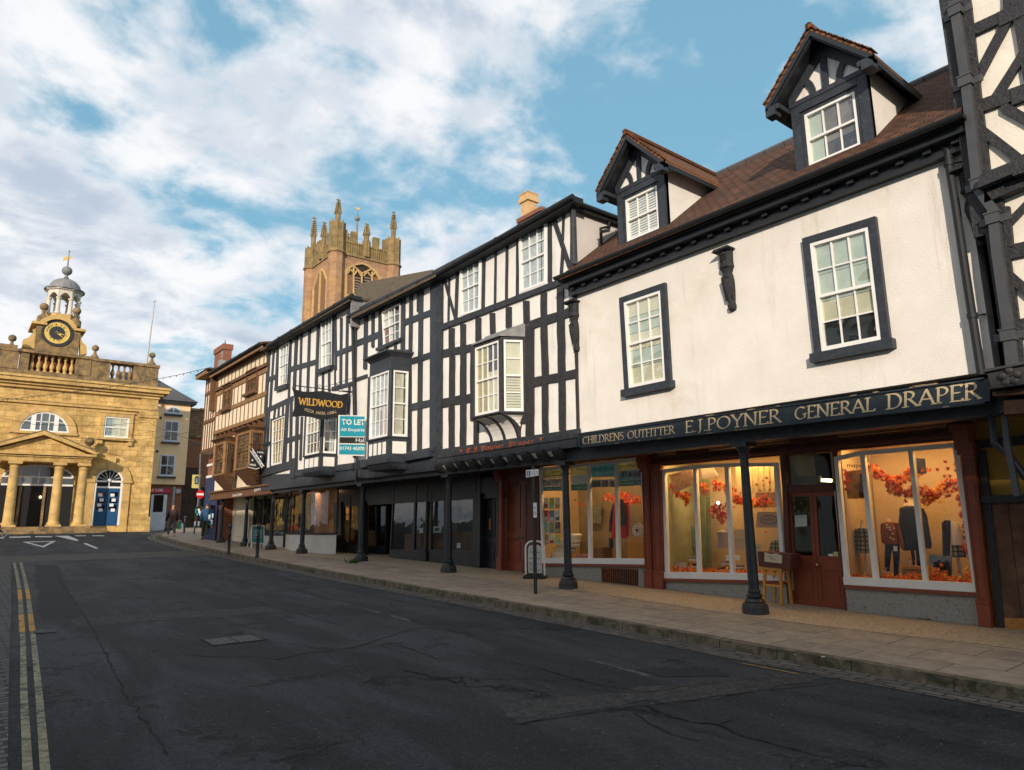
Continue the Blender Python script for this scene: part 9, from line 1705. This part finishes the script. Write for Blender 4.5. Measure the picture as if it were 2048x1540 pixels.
banner([(362, 340), (538, 325), (540, 410), (364, 420)], M_bg1, [('Garment', (.4, .85, .6, .85), M_bk), ('Repairs & Alterations', (.05, .95, .12, .38), M_bk)], 'grey green banner about garment repairs in the leftmost pane'); banner([(364, 422), (540, 412), (542, 478), (366, 484)], M_ph, [], 'strip of photographs in the leftmost pane'); banner([(366, 486), (542, 480), (544, 520), (368, 522)], M_bt, [('available at all times', (.08, .95, .25, .75), M_bw)], 'teal strip with small lettering in the leftmost pane')
for i, x in enumerate((1040, 1095, 1150, 1200)): T, Q = card('%s photograph in the rightmost banner' % ('first', 'second', 'third', 'fourth')[i], [(x, 355), (x + 44, 352), (x + 44, 400), (x, 403)], -.02, mat('photo_%d' % i, (.1 + .08 * i, .12, .13), .7, .9, 14), cr=Dc, name='banner_photo', cat='photograph')
for i, x in enumerate((786, 872, 942)): card('%s photograph below the laundry banner' % ('first', 'second', 'third')[i], [(x, 432), (x + (72 if i == 0 else 50), 430), (x + (72 if i == 0 else 50), 488), (x, 490)], -.02, mat('photo_%d' % i, (.1, .12, .13)), cr=Dc, name='banner_photo', cat='photograph')
# leaflets in the first pane
LM = [mat('leaflet_%d' % i, c, .7, .25, 12) for i, c in enumerate([(.7, .62, .5), (.6, .55, .1), (.8, .75, .7), (.60, .04, .03), (.2, .22, .35), (.75, .75, .7), (.3, .55, .5), (.4, .33, .2), (.1, .1, .12), (.5, .3, .1)])]
k = 0; names = ['top', 'second', 'third', 'fourth']
for r_ in range(4):
    for c_2 in range(3):
        x, y = 370 + c_2 * 50, 580 + r_ * 104 + (r_ % 2) * 4; h_2 = 96 if r_ < 3 else 80
        T, Q = card('leaflet in the %s row, %s from the left, on the leaflet rack' % (names[r_], ('first', 'second', 'third')[c_2]), [(x, y), (x + 44, y - 2), (x + 44, y + h_2 - 2), (x, y + h_2)], -.06, LM[k % 10], cr=Dc, name='leaflet', cat='leaflet')
        b = MB(); b.prism(SHOP, sub(Q, .1, .9, .08, .4), -.06, -.058); b.build('print', LM[(k * 3 + 3) % 10], T); T['group'] = 'leaflets in the dry cleaning window'; k += 1
T = item('folded_duvets', 'tall pile of folded white duvets behind the leftmost panes', 'bedding', Dc, 600, 1100, -.4)
for y, cx, hw in ((1095, 520, 78), (1060, 520, 80), (1025, 560, 85), (985, 580, 95), (950, 600, 80), (920, 620, 60), (905, 640, 45)): loft(SHOP, Dc, [(y + 20, cx, hw * .8), (y + 8, cx, hw), (y - 8, cx + 3, hw), (y - 18, cx, hw * .75)], -.45, .16, mat('duvet_white', (.78, .80, .70), .9, .1, 6), 'duvet', T)
T = item('coat', 'long red coat with a dark scarf on a hanger in the dry cleaning display', 'coat', Dc, 1030, 900, -.5); M_coat = mat('coat_red', (.42, .015, .02), .8, .12, 5)
loft(SHOP, Dc, [(600, 1035, 18), (625, 1035, 58), (700, 1035, 55), (800, 1030, 58), (870, 1028, 66), (925, 1025, 70)], -.55, .13, M_coat, 'coat_body', T); loft(SHOP, Dc, [(622, 985, 16), (700, 965, 18), (800, 952, 16), (870, 948, 15)], -.52, .06, mat('cloth_purple', (.05, .02, .07), .9), 'sleeve', T); loft(SHOP, Dc, [(620, 1085, 16), (720, 1092, 16), (850, 1092, 15)], -.52, .06, M_coat, 'sleeve', T); loft(SHOP, Dc, [(595, 1035, 20), (650, 1045, 22), (820, 1055, 24)], -.43, .04, M_navyc, 'scarf', T); loft(SHOP, Dc, [(925, 950, 18), (1010, 952, 16)], -.5, .05, M_navyc, 'hem', T)
T = item('cabinet', 'plain orange wooden pedestal in the dry cleaning display', 'cabinet', Dc, 1155, 1120, -.4); b = MB(); b.prism(SHOP, SHOP.q(Dc, [(1088, 912), (1222, 912), (1226, 1135), (1095, 1128)], -.35), -.7, -.35); b.build('body', mat('orange_ply', (.55, .24, .035), .5, .06), T)
T = item('plaque', 'round pale plaque with concentric rings above the orange pedestal', 'plaque', Dc, 1178, 860, -.4); b = MB(); c0 = SHOP.c(Dc, 1178, 858, -.4); r0 = abs(SHOP.c(Dc, 1226, 858, -.4)[0] - c0[0])
for rr_, dd, mm in ((1, 0, M_whc), (.82, .006, mat('ring_pink', (.35, .2, .16), .6)), (.76, .012, M_whc), (.45, .018, mat('ring_pink', (.35, .2, .16))), (.38, .024, M_whc), (.22, .03, M_navyc)): b = MB(); b.prism(SHOP, [(c0[0] + r0 * rr_ * math.cos(R(a)), c0[1] + r0 * rr_ * math.sin(R(a))) for a in range(0, 360, 15)], -.42, -.40 + dd); b.build('ring', mm, T)
T = item('drawer_chest', 'small wooden chest of drawers in the dry cleaning display', 'drawers', Dc, 820, 1110, -.5); q = SHOP.q(Dc, [(745, 1005), (885, 1005), (888, 1115), (752, 1112)], -.5); b = MB(); b.prism(SHOP, q, -.8, -.5); b.build('carcass', mat('drawer_wood', (.20, .10, .04), .7, .2, 8), T)
for i in range(5): b = MB(); b.prism(SHOP, sub(q, .12, .88, .08 + .17 * i, .21 + .17 * i), -.5, -.485); b.build('drawer', mat('drawer_front', (.26, .14, .06), .7, .2, 8), T)
T = item('gift_box', 'small red and white patterned box on the display floor', 'box', Dc, 695, 1110, -.3); b = MB(); b.prism(SHOP, SHOP.q(Dc, [(650, 1062), (742, 1064), (742, 1112), (650, 1110)], -.3), -.5, -.3); b.build('box', mat('box_redwhite', (.45, .2, .15), .7, .8, 20), T)
card('dim notice on the back wall of the dry cleaning display', [(770, 640), (865, 640), (865, 800), (770, 800)], -1.2, mat('notice_dim', (.16, .17, .15), .8, .4, 8), cr=Dc)
T = item('spot_lamp', 'small lit spot lamp at the top left of the dry cleaning window', 'lamp', Dc, 372, 550, -.4); b = MB(); b.ball(SHOP.w(*SHOP.c(Dc, 372, 550, -.4), -.4), .03, 8); b.build('bulb', emit('lamp_white', (1, .85, .6), 12), T)
# small lamps glowing in the left display
for i, (x, y) in enumerate(((468, 567), (521, 566), (602, 560))): T = item('spot_lamp', ['left of three', 'middle of three', 'right of three'][i] + ' small lit spot lamps in the left display', 'lamp', H_, x, y, -.9, 'lit spot lamps'); b = MB(); b.ball(SHOP.w(*SHOP.c(H_, x, y, -.9), -.9), .028, 8); b.build('bulb', emit('lamp_white', (1, .85, .6), 12), T)
